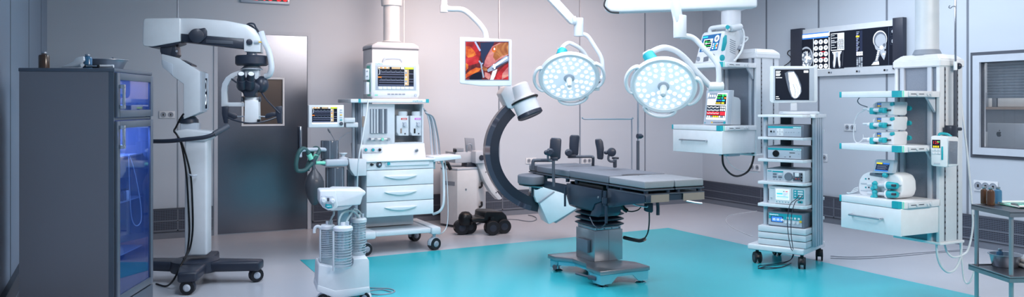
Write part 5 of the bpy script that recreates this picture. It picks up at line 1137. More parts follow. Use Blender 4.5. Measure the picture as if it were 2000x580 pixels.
# ================================================================ EQUIPMENT BOOMS
def tealshelf(M, parent, yl, dx, z1, z0, drawer=None, nm='shelf'):
    """shelf: front face x=0 runs y 0..yl, side face y=0 runs x 0..dx"""
    b = MB(M).m('white'); c = .035
    b.prism([(0, c, z0), (c, 0, z0), (dx, 0, z0), (dx, yl, z0), (0, yl, z0)], (0, 0, z1 - z0), .003); s = b.build(nm, parent)
    b = MB(M).m('teal'); b.bb((-.004, yl - .008, z0), (.05, yl + .012, z1), .002); b.build('end_trim', s)
    b = MB(M).m('teal'); b.prism([(-.003, c + .055, z0 - .001), (-.003, c, z0 - .001), (c * .5, c * .5 - .003, z0 - .001), (c * .5, c * .5, z0), (.02, c + .055, z0)], (0, 0, z1 - z0 + .002)); b.build('corner_trim', s)
    b = MB(M).m('tealgreen'); b.prism([(c * .62, c * .38 - .003, z0), (c * .8, c * .2 - .003, z0), (c * .8, c * .2 + .003, z0), (c * .62, c * .38 + .003, z0)], (0, 0, z1 - z0 + .001)); b.build('corner_trim', s)
    b = MB(M).m('offwhite'); b.bb((c + .03, -.012, z0 + .004), (dx * .75, 0, z1 - .004), .003); b.m('darkgray').bb((c + .05, -.0135, (z0 + z1) / 2 - .003), (c + .2, -.012, (z0 + z1) / 2 + .003)); 
    b.m('offwhite')
    for x in (c + .12, dx * .62, dx * .7): b.lathe([(.012, 0), (.012, .008), (.001, .009)], (x, -.012, (z0 + z1) / 2), (0, -1, 0), 18)
    b.build('equipment_rail', s)
    if drawer:
        b = MB(M).m('white'); b.bb((.012, .012, drawer), (dx, yl, z0), .006); s2 = b.build('drawer_box', parent)
        b = MB(M).m('white'); b.bb((0, .01, drawer - .002), (.012, yl - .003, z0 - .004), .003); d = b.build('drawer', parent)
        zc = (drawer + z0) / 2 + .01; b = MB(M).m('alu'); ya, yb = yl * .8, yl * .3
        b.tube([(0, ya, zc), (-.03, ya, zc), (-.035, ya - .02, zc), (-.035, yb + .02, zc), (-.03, yb, zc), (0, yb, zc)], .008, 10, 3); b.build('drawer_handle', d)
    return s
def boom(label, M, O, yl, dx, cw, cl, zb, zc, shelves, tube_r, tube_xy):
    t = thing('equipment_boom', label, 'equipment boom', O, 0)
    # column: x from dx..dx+cw, y 0..cl
    x0, x1 = dx, dx + cw
    b = MB(M).m('offwhite'); b.bb((x0, 0, zb), (x1, .03, zc - .02), .004); b.bb((x0, cl - .03, zb), (x1, cl, zc - .02), .004); b.bb((x1 - .03, .03, zb), (x1, cl - .03, zc - .02)); b.build('column_body', t)
    b = MB(M).m('speckle'); b.bb((x0 + .02, .03, zb), (x0 + .03, cl - .03, zc - .02)); b.build('column_panel', t)
    for y in (.07, cl - .09): MB(M).m('lightgray').bb((x0, y, zb), (x0 + .025, y + .04, zc - .03), .004).build('mounting_rail', t)
    for x in (x0 + cw * .2, x0 + cw * .74):
        b = MB(M).m('gray'); b.bb((x, -.003, zb + .01), (x + .014, .0, zc - .03)); sr = b.build('slot_rail', t)
        b = MB(M).m('black'); z = zb + .06
        while z < zc - .08: b.bb((x + .003, -.0045, z), (x + .012, -.003, z + .018)); z += .045
        b.build('slots', sr)
    MB(M).m('white').bb((x0 - .004, -.01, zb - .02), (x1 + .01, cl + .01, zb), .004).build('foot_plate', t)
    b = MB(M).m('white'); g = .012; ch = .05
    def ringr(e, z): return [V((x0 - g + e, -g + e, z)), V((x1 + g - e, -g + e, z)), V((x1 + g - e, cl + g - e, z)), V((x0 - g + e, cl + g - e, z))]
    t_ = bmesh.new(); rr = [ringr(0, zc - .05), ringr(0, zc + .01), ringr(ch, zc + .055)]; R = [[t_.verts.new(p) for p in r] for r in rr]
    for A, B in zip(R, R[1:]):
        for k in range(4): t_.faces.new((A[k], A[(k + 1) % 4], B[(k + 1) % 4], B[k]))
    t_.faces.new(R[0][::-1]); t_.faces.new(R[-1]); bmesh.ops.bevel(t_, geom=t_.edges[:], offset=.008, segments=2, affect='EDGES'); b._merge(t_); b.build('column_cap', t)
    for (z1, z0, dr, ln) in shelves: tealshelf(M, t, ln or yl, dx + .01, z1, z0, dr)
    for (z1, z0, dr, ln) in shelves:
        MB(M).m('lightgray').prism([(x0, .035, z0), (x0 - .1, .035, z0), (x0, .035, z0 - .12)], (0, .02, 0)).build('shelf_bracket', t)
    tx, tyy = tube_xy; b = MB(M).m('offwhite'); z = zc + .05
    b.lathe([(tube_r, z), (tube_r, CEIL), (.001, CEIL)], (tx, tyy, 0), n=44); b.build('ceiling_column', t)
    b = MB(M).m('midgray'); b.lathe([(tube_r * 1.18, z), (tube_r * 1.22, z + .012), (tube_r * 1.12, z + .035), (tube_r * 1.02, z + .05)], (tx, tyy, 0), n=44); b.build('column_collar', t)
    return t
# right boom, square to the room
M2 = Matrix.Translation(V((5.44, 4.21, 0)))
S2 = D(1762, 300, 6.2); M2 = Matrix.Translation(V((S2.x, S2.y, 0)))
yl2 = onX(1642, 300, S2.x).y - S2.y; dx2 = onY(1835, 300, S2.y).x - S2.x; cw2 = onY(1880, 300, S2.y).x - S2.x - dx2; cl2 = onX(1747, 300, S2.x + dx2).y - S2.y
bm2 = boom('white ceiling-hung equipment boom on the right with three shelves and a drawer', M2, M2 @ V((dx2, 0, .43)), yl2, dx2, cw2, cl2, .455, 1.9, [(1.655, 1.607, None, None), (1.228, 1.18, None, None), (.797, .745, .533, None)], .09, (dx2 + cw2 * .5, cl2 * .52))
# left boom, turned a little
DB = 8.35
zB_ = lambda y, d=DB: CAMH - (y - HY) / FPX * d
C1 = D(1412, 300, DB); p1 = PL(V((C1.x, C1.y, 0)), 5.05)
M1 = Matrix.Translation(V((C1.x, C1.y, 0))) @ Matrix.Rotation(math.radians(5.05), 4, 'Z')
dx1 = (p1.p(1477, 300) - V((C1.x, C1.y, p1.p(1477, 300).z))).length; cw1 = (p1.p(1521, 300) - p1.p(1477, 300)).length
bm1 = boom('white ceiling-hung equipment boom left of the equipment cart with a top shelf and one drawer', M1, M1 @ V((dx1, 0, zB_(308))), .75, dx1, cw1, .5, zB_(304), zB_(104, 8.6), [(zB_(120.7), zB_(130.3), None, .8), (zB_(246), zB_(255.7), zB_(301.3), None)], .105, (dx1 - .03, .33))
MB(M1).m('offwhite').lathe([(.11, zB_(18, 8.7)), (.17, zB_(14, 8.7)), (.17, CEIL), (.001, CEIL)], (dx1 - .03, .33, 0), n=44).build('upper_collar', bm1)
MB(M1).m('lightgray').bb((.2, .1, zB_(308)), (.36, .25, zB_(301)), .005).build('under_bracket', bm1)
MB(M1).m('black').tube([M1.inverted() @ p1.p(*q) for q in ((1411, 302, -.05), (1413, 322, -.05), (1425, 338, -.05), (1440, 344, -.05), (1458, 337, -.05), (1468, 322, -.05), (1473, 301, -.05))], .011, 8).build('black_cable', bm1)
MB(M1).m('tubewhite').tube([M1.inverted() @ p1.p(*q) for q in ((1417, 302, -.1), (1424, 318, -.1), (1440, 331, -.1), (1462, 336, -.1), (1480, 336, -.1))], .004, 8).build('white_cable', bm1)
# overhead arm
po = PL(D(1340, 10, 7.6), -26)
ov = thing('ceiling_rail_arm', 'long white horizontal ceiling arm above the surgical lamps', 'ceiling arm', po.p(1340, 22))
b = MB().m('offwhite'); b.slab(po, [(1186, -8), (1184, 16), (1193, 23), (1210, 24), (1480, 14), (1480, -8)], .16, .08, .02, 3); b.build('arm_beam', ov)
b = MB().m('black'); b.tube([po.p(*q) for q in ((1186, -8, .085), (1181, 4, .085), (1181, 13, .085), (1192, 23, .085), (1209, 25, .085))], .008, 8, 4); b.build('end_trim', ov)
q = po.p(1300, -5); MB().m('offwhite').cyl((q.x, q.y, q.z), (q.x, q.y, CEIL), .08).build('ceiling_post', ov)

# ---------------- things on the left boom
def face_plane(M, x, y=0): o = M @ V((x, y, 0)); return PL(o, math.degrees(math.atan2(M[1][0], M[0][0])) - 90)
def side_plane(M, y): o = M @ V((0, y, 0)); return PL(o, math.degrees(math.atan2(M[1][0], M[0][0])))
# defibrillator
pf_ = face_plane(M1, .12); dfz = zB_(120.7)
q = pf_.p(1385, 127); df = thing('defibrillator', 'white and blue defibrillator with carry handle on the top shelf of the left boom', 'defibrillator', (q.x + .08, q.y, dfz))
b = MB().m('white'); b.slab(pf_, [(1358, 123.5), (1361, 108), (1371, 68), (1375, 63.5), (1412, 60.5), (1415, 62), (1411, 90), (1404, 122)], .16, 0, .012, 3); b.build('front_housing', df)
cen = M1.to_3x3() @ V((1, 0, 0))
b = MB().m('white')
A = [pf_.p(1404, 123), pf_.p(1415, 62)]
ax_ = lambda p, e: p + cen * e
b.prism([pf_.p(1358, 123.5, -.1), pf_.p(1404, 123.5, -.1), pf_.p(1404, 123.5, -.1) + cen * .001, pf_.p(1416, 64, -.1), pf_.p(1372, 68, -.1)], cen * .26, .012); b.build('rear_housing', df)
Bp = [(1366, 102), (1373.5, 70), (1409, 65), (1403, 97)]
def quadfr(pl, c, off):
    o = pl.p(*c[1], off); u = pl.p(*c[2], off) - o; w = pl.p(*c[0], off) - o; return (o, u, w, pl.n.copy())
fr = quadfr(pf_, Bp, .001); b = MB(); b.g(fr, 0, 0, 1, 1, 'bluebox', .001)
b.g(fr, .12, .25, .62, .82, 's_white', .002); b.g(fr, .16, .3, .58, .76, 's_dark', .003)
for y, c in ((.42, 's_green'), (.52, 's_white'), (.66, 's_green')): b.gline(fr, [(.18, y), (.26, y), (.28, y - .06), (.3, y + .05), (.32, y), (.56, y)], .03, c, .004)
b.g(fr, .5, .3, .58, .44, 's_white', .004); b.g(fr, .02, .06, .3, .16, 's_teal', .002)
b.gell(fr, .83, .28, .13, .2, 's_white', .003); b.gell(fr, .83, .28, .07, .11, 's_gray', .004)
for k in range(9): b.g(fr, .68 + (k % 3) * .1, .56 + (k // 3) * .13, .75 + (k % 3) * .1, .64 + (k // 3) * .13, ('s_white', 's_teal', 's_white')[k % 3], .003)
b.gell(fr, .9, .72, .05, .07, 's_orange', .004)
for k in range(5): b.g(fr, .12 + k * .1, .86, .19 + k * .1, .95, 's_white', .003)
b.build('control_panel', df)
MB().m('gray').slab(pf_, [(1374, 112), (1384, 109), (1383, 119), (1373, 121)], .01, .004, .003).build('paddle_port', df)
MB().m('midgray').lathe([(.025, 0), (.024, .01), (.001, .01)], pf_.p(1364, 115, 0), pf_.n, 20).build('knob', df)
MB().m('gray').lathe([(.022, 0), (.021, .008), (.001, .008)], pf_.p(1393, 109, 0), pf_.n, 20).build('connector', df)
b = MB().m('white'); b.tube([pf_.p(*q) for q in ((1386, 63, -.02), (1388, 56, -.02), (1394, 54, -.02), (1412, 51.5, -.02), (1420, 52, -.02), (1422, 60, -.02))], .022, 10, 3); b.build('carry_handle', df)
MB().m('teal').cyl(pf_.p(1421, 53, .01), pf_.p(1421, 53, -.04), .022, n=18).build('handle_button', df)
ps_ = side_plane(M1, .10)
MB().m('teal').slab(ps_, [(1409, 99), (1413, 74), (1417, 68), (1420, 69), (1420, 84), (1416, 98), (1412, 100)], .008, .05, .003).build('side_stripe', df)
MB().m('teal').lathe([(.034, 0), (.033, .01), (.02, .012), (.001, .012)], ps_.p(1410, 113, .05), ps_.n, 24).build('side_dial', df)
b = MB().m('offwhite'); b.slab(ps_, [(1421, 66), (1426, 52), (1446, 52), (1450, 58), (1455, 80), (1444, 88), (1436, 104), (1434, 122), (1414, 122)], .2, .0, .01); b.build('accessory_pack', df)
for k in range(7): MB().m('midgray').slab(ps_, [(1426, 76 + k * 4), (1437, 81 + k * 4), (1437, 82.2 + k * 4), (1426, 77.2 + k * 4)], .004, .004).build('vent_slot', df)
MB().m('offwhite').cyl(ps_.p(1427, 55, .04), ps_.p(1447, 52, .04), .035, n=20, bev=.01).build('paddle', df)
MB().m('tubewhite').tube([ps_.p(*q) for q in ((1447, 53, .05), (1452, 62, .06), (1453, 78, .06), (1449, 97, .08), (1440, 112, .1), (1434, 119, .1))], .011, 10).build('paddle_cord', df)
MB().m('tubewhite').tube([ps_.p(*q) for q in ((1450, 60, .05), (1455, 72, .04), (1460, 73, .04), (1459, 78, .04), (1452, 84, .04), (1446, 90, .04))], .008, 8).build('paddle_cord', df)
# upright monitor with coloured traces
pf2 = face_plane(M1, .1); mz = zB_(246)
q = pf2.p(1400, 245); um = thing('vital_signs_monitor', 'upright grey monitor with coloured green, white and red traces on the left boom', 'monitor', (q.x + .05, q.y, mz))
b = MB().m('lightgray'); b.slab(pf2, [(1373, 243.5), (1378, 196), (1379, 177), (1381, 175.5), (1424, 176), (1420, 243.5)], .06, 0, .008, 3); b.build('monitor_case', um)
b = MB().m('offwhite'); b.slab(side_plane(M1, .12), [(1418, 244), (1423, 176), (1434, 176), (1431, 244)], .2, .02, .006); b.slab(side_plane(M1, .13), [(1430, 244), (1432, 188), (1444, 191), (1447, 196), (1447, 244)], .16, .02, .008); b.build('rear_housing', um)
fr = quadfr(pf2, [(1379, 233), (1383, 182), (1421, 182), (1418, 233)], .001); b = MB()
b.g(fr, 0, 0, 1, 1, 's_white', .001)
b.gp(fr, [(.1, .0), (.52, .0), (.4, .22), (.0, .22)], 's_gray', .002)
for k in range(3): b.gell(fr, .14 + k * .12, .1, .04, .045, 's_white', .003, 10)
b.gp(fr, [(.52, .04), (.97, .04), (.97, .42), (.42, .42)], 's_dark', .002); b.gp(fr, [(.0, .46), (.97, .46), (.97, .92), (.0, .92)], 's_dark', .002)
def zig(x0, x1, y, a, n, c, w=.018): b.gline(fr, [(x0 + (x1 - x0) * i / (2 * n), y + (a if i % 2 else -a)) for i in range(2 * n + 1)], w, c, .004)
zig(.52, .7, .09, .02, 2, 's_green'); b.g(fr, .74, .05, .84, .13, 's_green', .003); b.g(fr, .88, .05, .96, .1, 's_green', .003)
zig(.5, .68, .18, .02, 3, 's_green'); b.g(fr, .72, .16, .82, .2, 's_teal', .003); b.g(fr, .86, .15, .96, .21, 's_orange', .003)
zig(.48, .74, .27, .035, 4, 's_blue'); b.g(fr, .76, .24, .9, .3, 's_teal', .003); zig(.45, .7, .37, .025, 4, 's_yellow'); b.g(fr, .74, .34, .88, .4, 's_yellow', .003)
zig(.03, .66, .53, .014, 3, 's_white', .025); zig(.03, .66, .6, .008, 4, 's_gray', .02); zig(.03, .66, .65, .012, 3, 's_white', .022)
for k in range(6): b.g(fr, .7 + (k % 3) * .09, .49 + (k // 3) * .1, .76 + (k % 3) * .09, .56 + (k // 3) * .1, 's_white', .003)
b.g(fr, .02, .7, .66, .745, 's_red', .003); b.g(fr, .02, .78, .66, .82, 's_red', .003); b.g(fr, .7, .69, .96, .83, 's_red', .003); zig(.03, .66, .76, .01, 4, 's_white', .014)
for k in range(9): b.g(fr, .03 + k * .105, .855, .11 + k * .105, .905, ('s_white', 's_white', 's_gray', 's_yellow', 's_yellow', 's_yellow', 's_white', 's_gray', 's_white')[k], .003)
b.build('screen', um)
for i in range(7): MB().m('gray').rect(pf2, 1393 + i * 2.9, 238.2, 1395 + i * 2.9, 240.4, .004, .003).build('button', um)
MB().m('orange' if 'orange' in MAT else 'yellow').rect(pf2, 1389, 237.6, 1391.5, 240.4, .004, .003).build('button', um)
MB().m('teal').lathe([(.013, 0), (.012, .012), (.001, .013)], pf2.p(1415.5, 239.5, .0), pf2.n, 18).build('rotary_knob', um)
MB().m('teal').lathe([(.006, 0), (.006, .004)], pf2.p(1377, 239.5, .001), pf2.n, 12).build('lamp', um)

# ---------------- things on the right boom
def psx(x): return face_plane(M2, x)
# three stacked syringe pumps
names = ('topmost', 'middle', 'bottom')
def pump(y, label):
    q = psx(.12).p(1720, y + 28); p_ = psx(.12); sp_ = side_plane(M2, 0); z0 = 0
    t = thing('syringe_pump', label, 'syringe pump', (q.x + .05, q.y, q.z), 0, 'syringe pumps stacked on the middle shelf')
    b = MB().m('white'); b.slab(p_, [(1704, y + 6), (1712, y + .5), (1746, y + .5), (1747, y + 5), (1743, y + 26.5), (1708, y + 26.5), (1704, y + 22)], .16, 0, .008, 3); b.build('pump_body', t)
    e = p_.p(1745, y + 14)
    b = MB().m('offwhite'); ps__ = PL(V((e.x + .0, e.y, 0)), 0); b.slab(ps__, [(1746, y + 2), (1768, y + 1), (1772, y + 5), (1772, y + 24), (1768, y + 27), (1744, y + 26.5)], .12, .012, .008); b.build('end_cover', t)
    b = MB().m('lightgray'); b.slab(p_, [(1710, y + 2), (1747, y + 2), (1743, y + 12), (1707, y + 12)], .004, .004); b.build('keypad', t)
    fr = frame(p_, 1713, y + 3, 1726, y + 10, .006); b = MB(); b.g(fr, 0, 0, 1, 1, 's_navy', .001); b.g(fr, .08, .15, .7, .35, 's_blue', .002); b.g(fr, .08, .5, .9, .62, 's_lav', .002); b.g(fr, .08, .75, .5, .88, 's_yellow', .002); b.build('screen', t)
    for k in range(6): MB().m('offwhite').lathe([(.007, 0), (.006, .004), (.001, .004)], p_.p(1730 + (k % 2) * 4.2, y + 4.2 + (k // 2) * 2.8, .006), p_.n, 12).build('key', t)
    MB().m('teal').slab(p_, [(1738, y + 2), (1744, y + 1), (1745, y + 7), (1740, y + 9), (1737, y + 7)], .02, .02, .004).build('teal_knob', t)
    b = MB().m('offwhite'); b.cyl(p_.p(1696, y + 16, .03), p_.p(1722, y + 17, .03), .017, n=18); b.build('syringe_barrel', t)
    b = MB().m('teal'); b.rect(p_, 1697, y + 12, 1705, y + 25, .05, .05, .01); b.build('syringe_clamp', t)
    b = MB().m('teal'); b.cyl(p_.p(1719, y + 17, .03), p_.p(1731, y + 17, .03), .02, n=18); b.rect(p_, 1722, y + 12, 1727, y + 22.5, .03, .06, .006); b.build('plunger_grip', t)
    MB().m('darkgray').cyl(p_.p(1731, y + 17, .02), p_.p(1740, y + 17, .02), .007, n=12).build('plunger_rail', t)
    MB().m('offwhite').cyl(p_.p(1686, y + 14.5, .03), p_.p(1697, y + 14.5, .03), .008, n=12).build('syringe_tip', t)
    MB().m('teal').cyl(ps__.p(1773, y + 13, -.03), ps__.p(1777, y + 13, -.03), .02, n=18).build('side_knob', t)
    return t
pump(198.3, 'topmost syringe pump of the stack of three with teal clamps'); pump(227.4, 'middle syringe pump of the stack of three with teal clamps'); pump(256.5, 'bottom syringe pump of the stack of three, resting on the shelf')
p_ = psx(.15)
for nm, pts in (('thin_tube', ((1679, 190, 0), (1675, 197, 0), (1680, 204, 0), (1694, 209, 0))), ('thin_tube', ((1688, 216, 0), (1675, 224, 0), (1668, 245, 0), (1668, 270, 0), (1675, 279, 0), (1686, 271, 0), (1686, 262, 0)))):
    P = [p_.p(*q) for q in pts]; o = MB().m('tubewhite' if pts[0][0] > 1680 else 'gray').tube(P, .004, 8).build(nm); tag(fix(o, P[-1]), 'thin white infusion tube looping left of the lower syringe pumps' if pts[0][0] > 1680 else 'short grey tube above the topmost syringe pump', 'tube')
# ventilator/double syringe device on the drawer shelf
p_ = psx(.14); q = p_.p(1718, 388)
dv = thing('infusion_device', 'rounded white twin syringe device with tilted screen on the right drawer unit', 'medical device', (q.x + .08, q.y, .797))
b = MB().m('white'); b.slab(p_, [(1675, 366), (1677, 350), (1684, 340), (1696, 335), (1745, 338), (1757, 343), (1762, 354), (1763, 372), (1759, 384), (1750, 388), (1735, 388.5), (1688, 385), (1677, 379)], .17, 0, .02, 3); b.build('device_body', dv)
b = MB().m('lightgray'); b.slab(p_, [(1681, 357), (1760, 361), (1760, 363), (1681, 359)], .01, .004); b.slab(p_, [(1681, 371), (1758, 376), (1758, 378), (1681, 373)], .01, .004); b.build('body_groove', dv)
b = MB().m('lightgray'); b.slab(p_, [(1709, 313), (1711, 311.5), (1744, 313.5), (1746, 316), (1742, 339), (1704, 338)], .05, .03, .008, 3); ds = b.build('display', dv)
fr = quadfr(p_, [(1709, 333), (1713, 317), (1738, 319), (1734, 335)], .031); b = MB(); b.g(fr, 0, 0, 1, 1, 's_navy', .001); b.g(fr, 0, 0, .45, .16, 's_yellow', .002); b.g(fr, .5, 0, 1, .16, 's_blue', .002)
for k in range(4): b.gline(fr, [(.1, .3 + k * .14), (.9 - .1 * (k % 2), .3 + k * .14)], .03, 's_lav' if k % 2 else 's_gray', .002)
b.g(fr, 0, .88, 1, 1, 's_blue', .002); b.build('screen', ds)
MB().m('gray').slab(p_, [(1699, 337), (1722, 340), (1722, 346), (1698, 342)], .01, .008, .003).build('key_panel', dv)
b = MB().m('teal'); b.ball(p_.p(1729, 342, .02), .022, (1.3, 1, 1)); b.build('teal_knob', dv)
for yy in (361, 378):
    for x in (1691, 1697): MB().m('teal' if x == 1691 else 'darkgray').lathe([(.007, 0), (.006, .004), (.001, .004)], p_.p(x, yy - 12, .001), p_.n, 12).build('indicator', dv)
    MB().m('offwhite').cyl(p_.p(1695, yy - 1, .03), p_.p(1733, yy + 1, .03), .014, n=18).build('syringe_barrel', dv)
    b = MB().m('teal'); b.cyl(p_.p(1707, yy - 5, .05), p_.p(1710, yy + 8, .05), .018, n=16); b.ball(p_.p(1705, yy + 7, .05), .02); b.ball(p_.p(1709, yy - 3, .05), .02); b.build('syringe_clamp', dv)
    b = MB().m('teal'); b.cyl(p_.p(1734, yy + 1, .03), p_.p(1753, yy + 2, .03), .032, .024, 22, bev=.006); g_ = b.build('plunger_grip', dv); MB().m('navy').cyl(p_.p(1742, yy + 1, .06), p_.p(1749, yy + 1.5, .06), .01).build('grip_slot', g_)
    MB().m('white').cyl(p_.p(1732, yy + 1, .03), p_.p(1735, yy + 1, .03), .034, n=22).build('plunger_ring', dv)
for k in range(3):
    P = [p_.p(*q) for q in ((1676, 366 + k * 3, 0), (1668, 369 + k * 3, .0), (1662 - k * 2, 376 + k, 0), (1658 - k * 2, 381, 0))]; P[-1].z = .803; MB().m('tubewhite').tube(P, .004, 8).build('tube', dv)
# drip pole and infusion pump clamped on the right side
sp2 = side_plane(M2, -.06)
pole = sp2.p(1866, 200)
ip = thing('drip_pole', 'tall thin metal drip pole fixed to the front of the right boom', 'drip pole', (pole.x, pole.y, sp2.p(1866, 272).z))
MB().m('darkgray').cyl((pole.x, pole.y, sp2.p(1866, 285).z), (pole.x, pole.y, sp2.p(1866, 137).z), .014).build('lower_pole', ip)
MB().m('chrome').cyl((pole.x, pole.y, sp2.p(1866, 137).z), (pole.x, pole.y, 2.62), .0085).build('upper_pole', ip)
MB().m('white').cyl((pole.x, pole.y, sp2.p(1866, 137).z), (pole.x, pole.y, sp2.p(1866, 120).z), .014).build('sleeve', ip)
b = MB().m('navy'); b.ball(sp2.p(1872, 129, .0), .022, (1, 1.2, 1.2)); b.cyl(sp2.p(1866, 129, 0), sp2.p(1866, 129, -.05), .014); b.build('clamp_knob', ip)
b = MB().m('alu'); b.tube([sp2.p(*q) for q in ((1864, 12, 0), (1860, 13, 0), (1856, 16, 0), (1853, 14, 0), (1855, 11, 0))], .004, 8, 4); b.build('bag_hook', ip)
fp = PL(sp2.p(1851, 300, .08), -62)
dp = thing('infusion_pump', 'white infusion pump with yellow digits clamped to the drip pole on the right', 'infusion pump', sp2.p(1848, 325, .05))
b = MB().m('white'); b.slab(fp, [(1818, 267), (1821, 265), (1849, 266), (1851, 269), (1851, 324), (1848, 327), (1821, 324), (1818, 321)], .12, 0, .01, 3); b.build('pump_case', dp)
sg = PL(fp.p(1851, 300, -.001), -8)
b = MB().m('offwhite'); b.slab(sg, [(1851, 269), (1854, 266), (1870, 267), (1873.5, 271), (1874, 318), (1872, 324), (1853, 326)], .08, .004, .008); b.build('side_door', dp)
b = MB().m('alu'); b.slab(sg, [(1853, 275), (1871, 276), (1870, 320), (1853, 320)], .004, .008, .002); sd = b.build('side_plate', dp)
fr = frame(sg, 1854, 279, 1870, 300, .009); b = MB()
for k in range(7): b.g(fr, .12, .05 + k * .13, .9 - .15 * (k % 3), .09 + k * .13, 'midgray', .001)
b.build('instruction_print', dp)
fr = frame(fp, 1820.5, 273, 1836.5, 289, .001); b = MB(); b.g(fr, 0, 0, 1, 1, 's_dark', .001); b.text('125', fr, .08, .5, .36, 's_red', .002, .9); 
for k in range(4): b.g(fr, .12 + k * .2, .72, .25 + k * .2, .95, 's_yellow', .002)
b.g(fr, .6, .2, .9, .3, 's_green', .002); b.build('screen', dp)
for k in range(6): MB().m('offwhite').rect(fp, 1821 + (k % 3) * 5.6, 291 + (k // 3) * 6, 1825.5 + (k % 3) * 5.6, 295.5 + (k // 3) * 6, .004, .004, .001).build('button', dp)
MB().m('teal').rect(fp, 1838.5, 286, 1842, 312, .006, .005, .001).build('teal_bar', dp)
MB().m('lightgray').rect(fp, 1824, 318, 1836, 321, .004, .004).build('nameplate', dp)
MB().m('teal').tube([fp.p(*q) for q in ((1834, 266, -.04), (1836, 261, -.04), (1850, 262, -.04), (1858, 267, -.04))], .01, 8, 3).build('carry_handle', dp)
b = MB().m('navy'); b.rect(sp2, 1859, 245, 1870, 268, .07, .03, .01); b.cyl(sp2.p(1856, 252, .0), sp2.p(1876, 252, .0), .014); b.build('pole_clamp', dp)
# hoses hanging from the right boom
def bhose(pts, r, label, c='tubewhite', pl=None):
    P = [(pl or sp2).p(*q) for q in pts]; P = [V((p.x, p.y, max(p.z, r + .002))) for p in P]
    o = MB().m(c).tube(P, r, 8, 8).build('supply_hose'); return tag(fix(o, P[0]), label, 'hose')
bhose([(1876, 190, -.12), (1882, 240, -.1), (1888, 290, -.1), (1893, 340, -.1), (1897, 385, -.1), (1900, 440, -.1), (1892, 484, -.1), (1880, 498, -.1), (1862, 502, -.1), (1850, 492, -.15), (1845, 477, -.2)], .008, 'white supply hose running down behind the steel trolley from the right boom')
bhose([(1829, 476, -.1), (1831, 500, -.1), (1838, 520, -.1), (1850, 531, -.1), (1862, 529, -.1), (1872, 515, -.1), (1877, 495, -.1), (1878, 472, -.1)], .009, 'white hose hanging in a deep loop beneath the right boom')
bhose([(1875, 472, -.12), (1878, 500, -.1), (1882, 540, -.08), (1888, 553, -.05), (1896, 548, -.02), (1903, 530, .0)], .007, 'white hose dropping lowest between the right boom and the steel trolley')
floor_cable('floor_hose', [(1622, 500), (1660, 502), (1720, 500), (1790, 494), (1850, 490), (1890, 487)], .003, 'thin light cable lying on the floor between equipment cart and right boom', 'gray', 'floor cables by the right boom')
floor_cable('floor_hose', [(1622, 504), (1680, 505.5), (1760, 500), (1830, 493.5), (1890, 490)], .003, 'second thin cable parallel on the floor, nearer the teal edge', 'gray', 'floor cables by the right boom')
floor_cable('floor_cable', [(1478, 412), (1450, 416), (1425, 421), (1418, 431), (1430, 444), (1455, 456), (1470, 462)], .004, 'white cable curling on the floor left of the equipment cart', 'tubewhite')

# ================================================================ WALL DISPLAY
dz1, dz0 = 2.58, 1.92; dy1, dy0 = onX(1551, 100, RX).y, onX(1771, 100, RX).y
wd = thing('light_box_display', 'long black wall display showing brain scans, pelvis and skull X-rays', 'display', (RX - .03, (dy0 + dy1) / 2, dz0))
Xd = RX - .06
MB().m('offwhite').bb((Xd + .01, dy0 + .02, dz0), (RX, dy1 - .02, dz1 - .02), .004).build('display_frame', wd)
for a_, c_ in ((dy1 - .2, dy1), (dy0, dy0 + .14)): MB().m('navy').bb((Xd - .01, a_, dz0 + .05), (RX - .001, c_, dz1), .004).build('end_cap', wd)
L_ = dy1 - dy0
fr = (V((Xd + .008, dy1 - .14, dz1 - .09)), V((0, -(L_ - .25), 0)), V((0, 0, -(dz1 - dz0 - .19))), V((-1, 0, 0)))
b = MB(); b.g(fr, 0, 0, 1, 1, 's_dark', .0)
# left: axial scan window + grid of slices; the pictures are kept in local frame fractions
b.g(fr, .0, -.02, .345, .1, 's_white', .001); b.g(fr, .0, -.02, .34, .01, 's_blue', .002); b.g(fr, 0, .1, .33, .14, 's_blue', .002); b.g(fr, .165, .11, .335, 1.0, 's_dark', .001); b.g(fr, .163, .11, .168, 1.02, 's_bone', .0012); b.g(fr, .163, .99, .34, 1.02, 's_bone', .0012)
b.g(fr, 0, .14, .16, 1.0, 's_dark', .0015)
b.gell(fr, .082, .66, .08, .31, 's_bone2', .002, 28); b.gell(fr, .082, .67, .068, .27, 's_bone3', .003, 28); b.gell(fr, .082, .48, .05, .07, 's_dark', .004)
random.seed(5)
for k in range(34):
    a_ = random.random() * 2 * PI; r_ = random.random() ** .6; b.gell(fr, .082 + .055 * r_ * math.cos(a_), .7 + .2 * r_ * math.sin(a_), .007 + .008 * random.random(), .02 + .03 * random.random(), 's_bone' if k % 3 else 's_bone2', .005 + k * .00003, 8)
for r_ in range(5):
    for c in range(3):
        cx, cy = .195 + c * .055, .25 + r_ * .17; b.g(fr, cx - .024, cy - .075, cx + .024, cy + .075, 's_dark', .002); b.gell(fr, cx, cy, .023, .066, 's_white', .003, 16); b.gell(fr, cx + (.004 if c != 1 else -.003), cy - .01, .011, .032, 's_bone2', .004, 12)
        if (r_ + c) % 2: b.gell(fr, cx, cy + .012, .005, .015, 's_bone3', .005, 8)
b.g(fr, .25, .52, .3, .535, 's_red', .006); b.g(fr, .25, .69, .3, .705, 's_red', .006)
b.g(fr, .336, .14, .345, 1.02, 's_white', .0015)
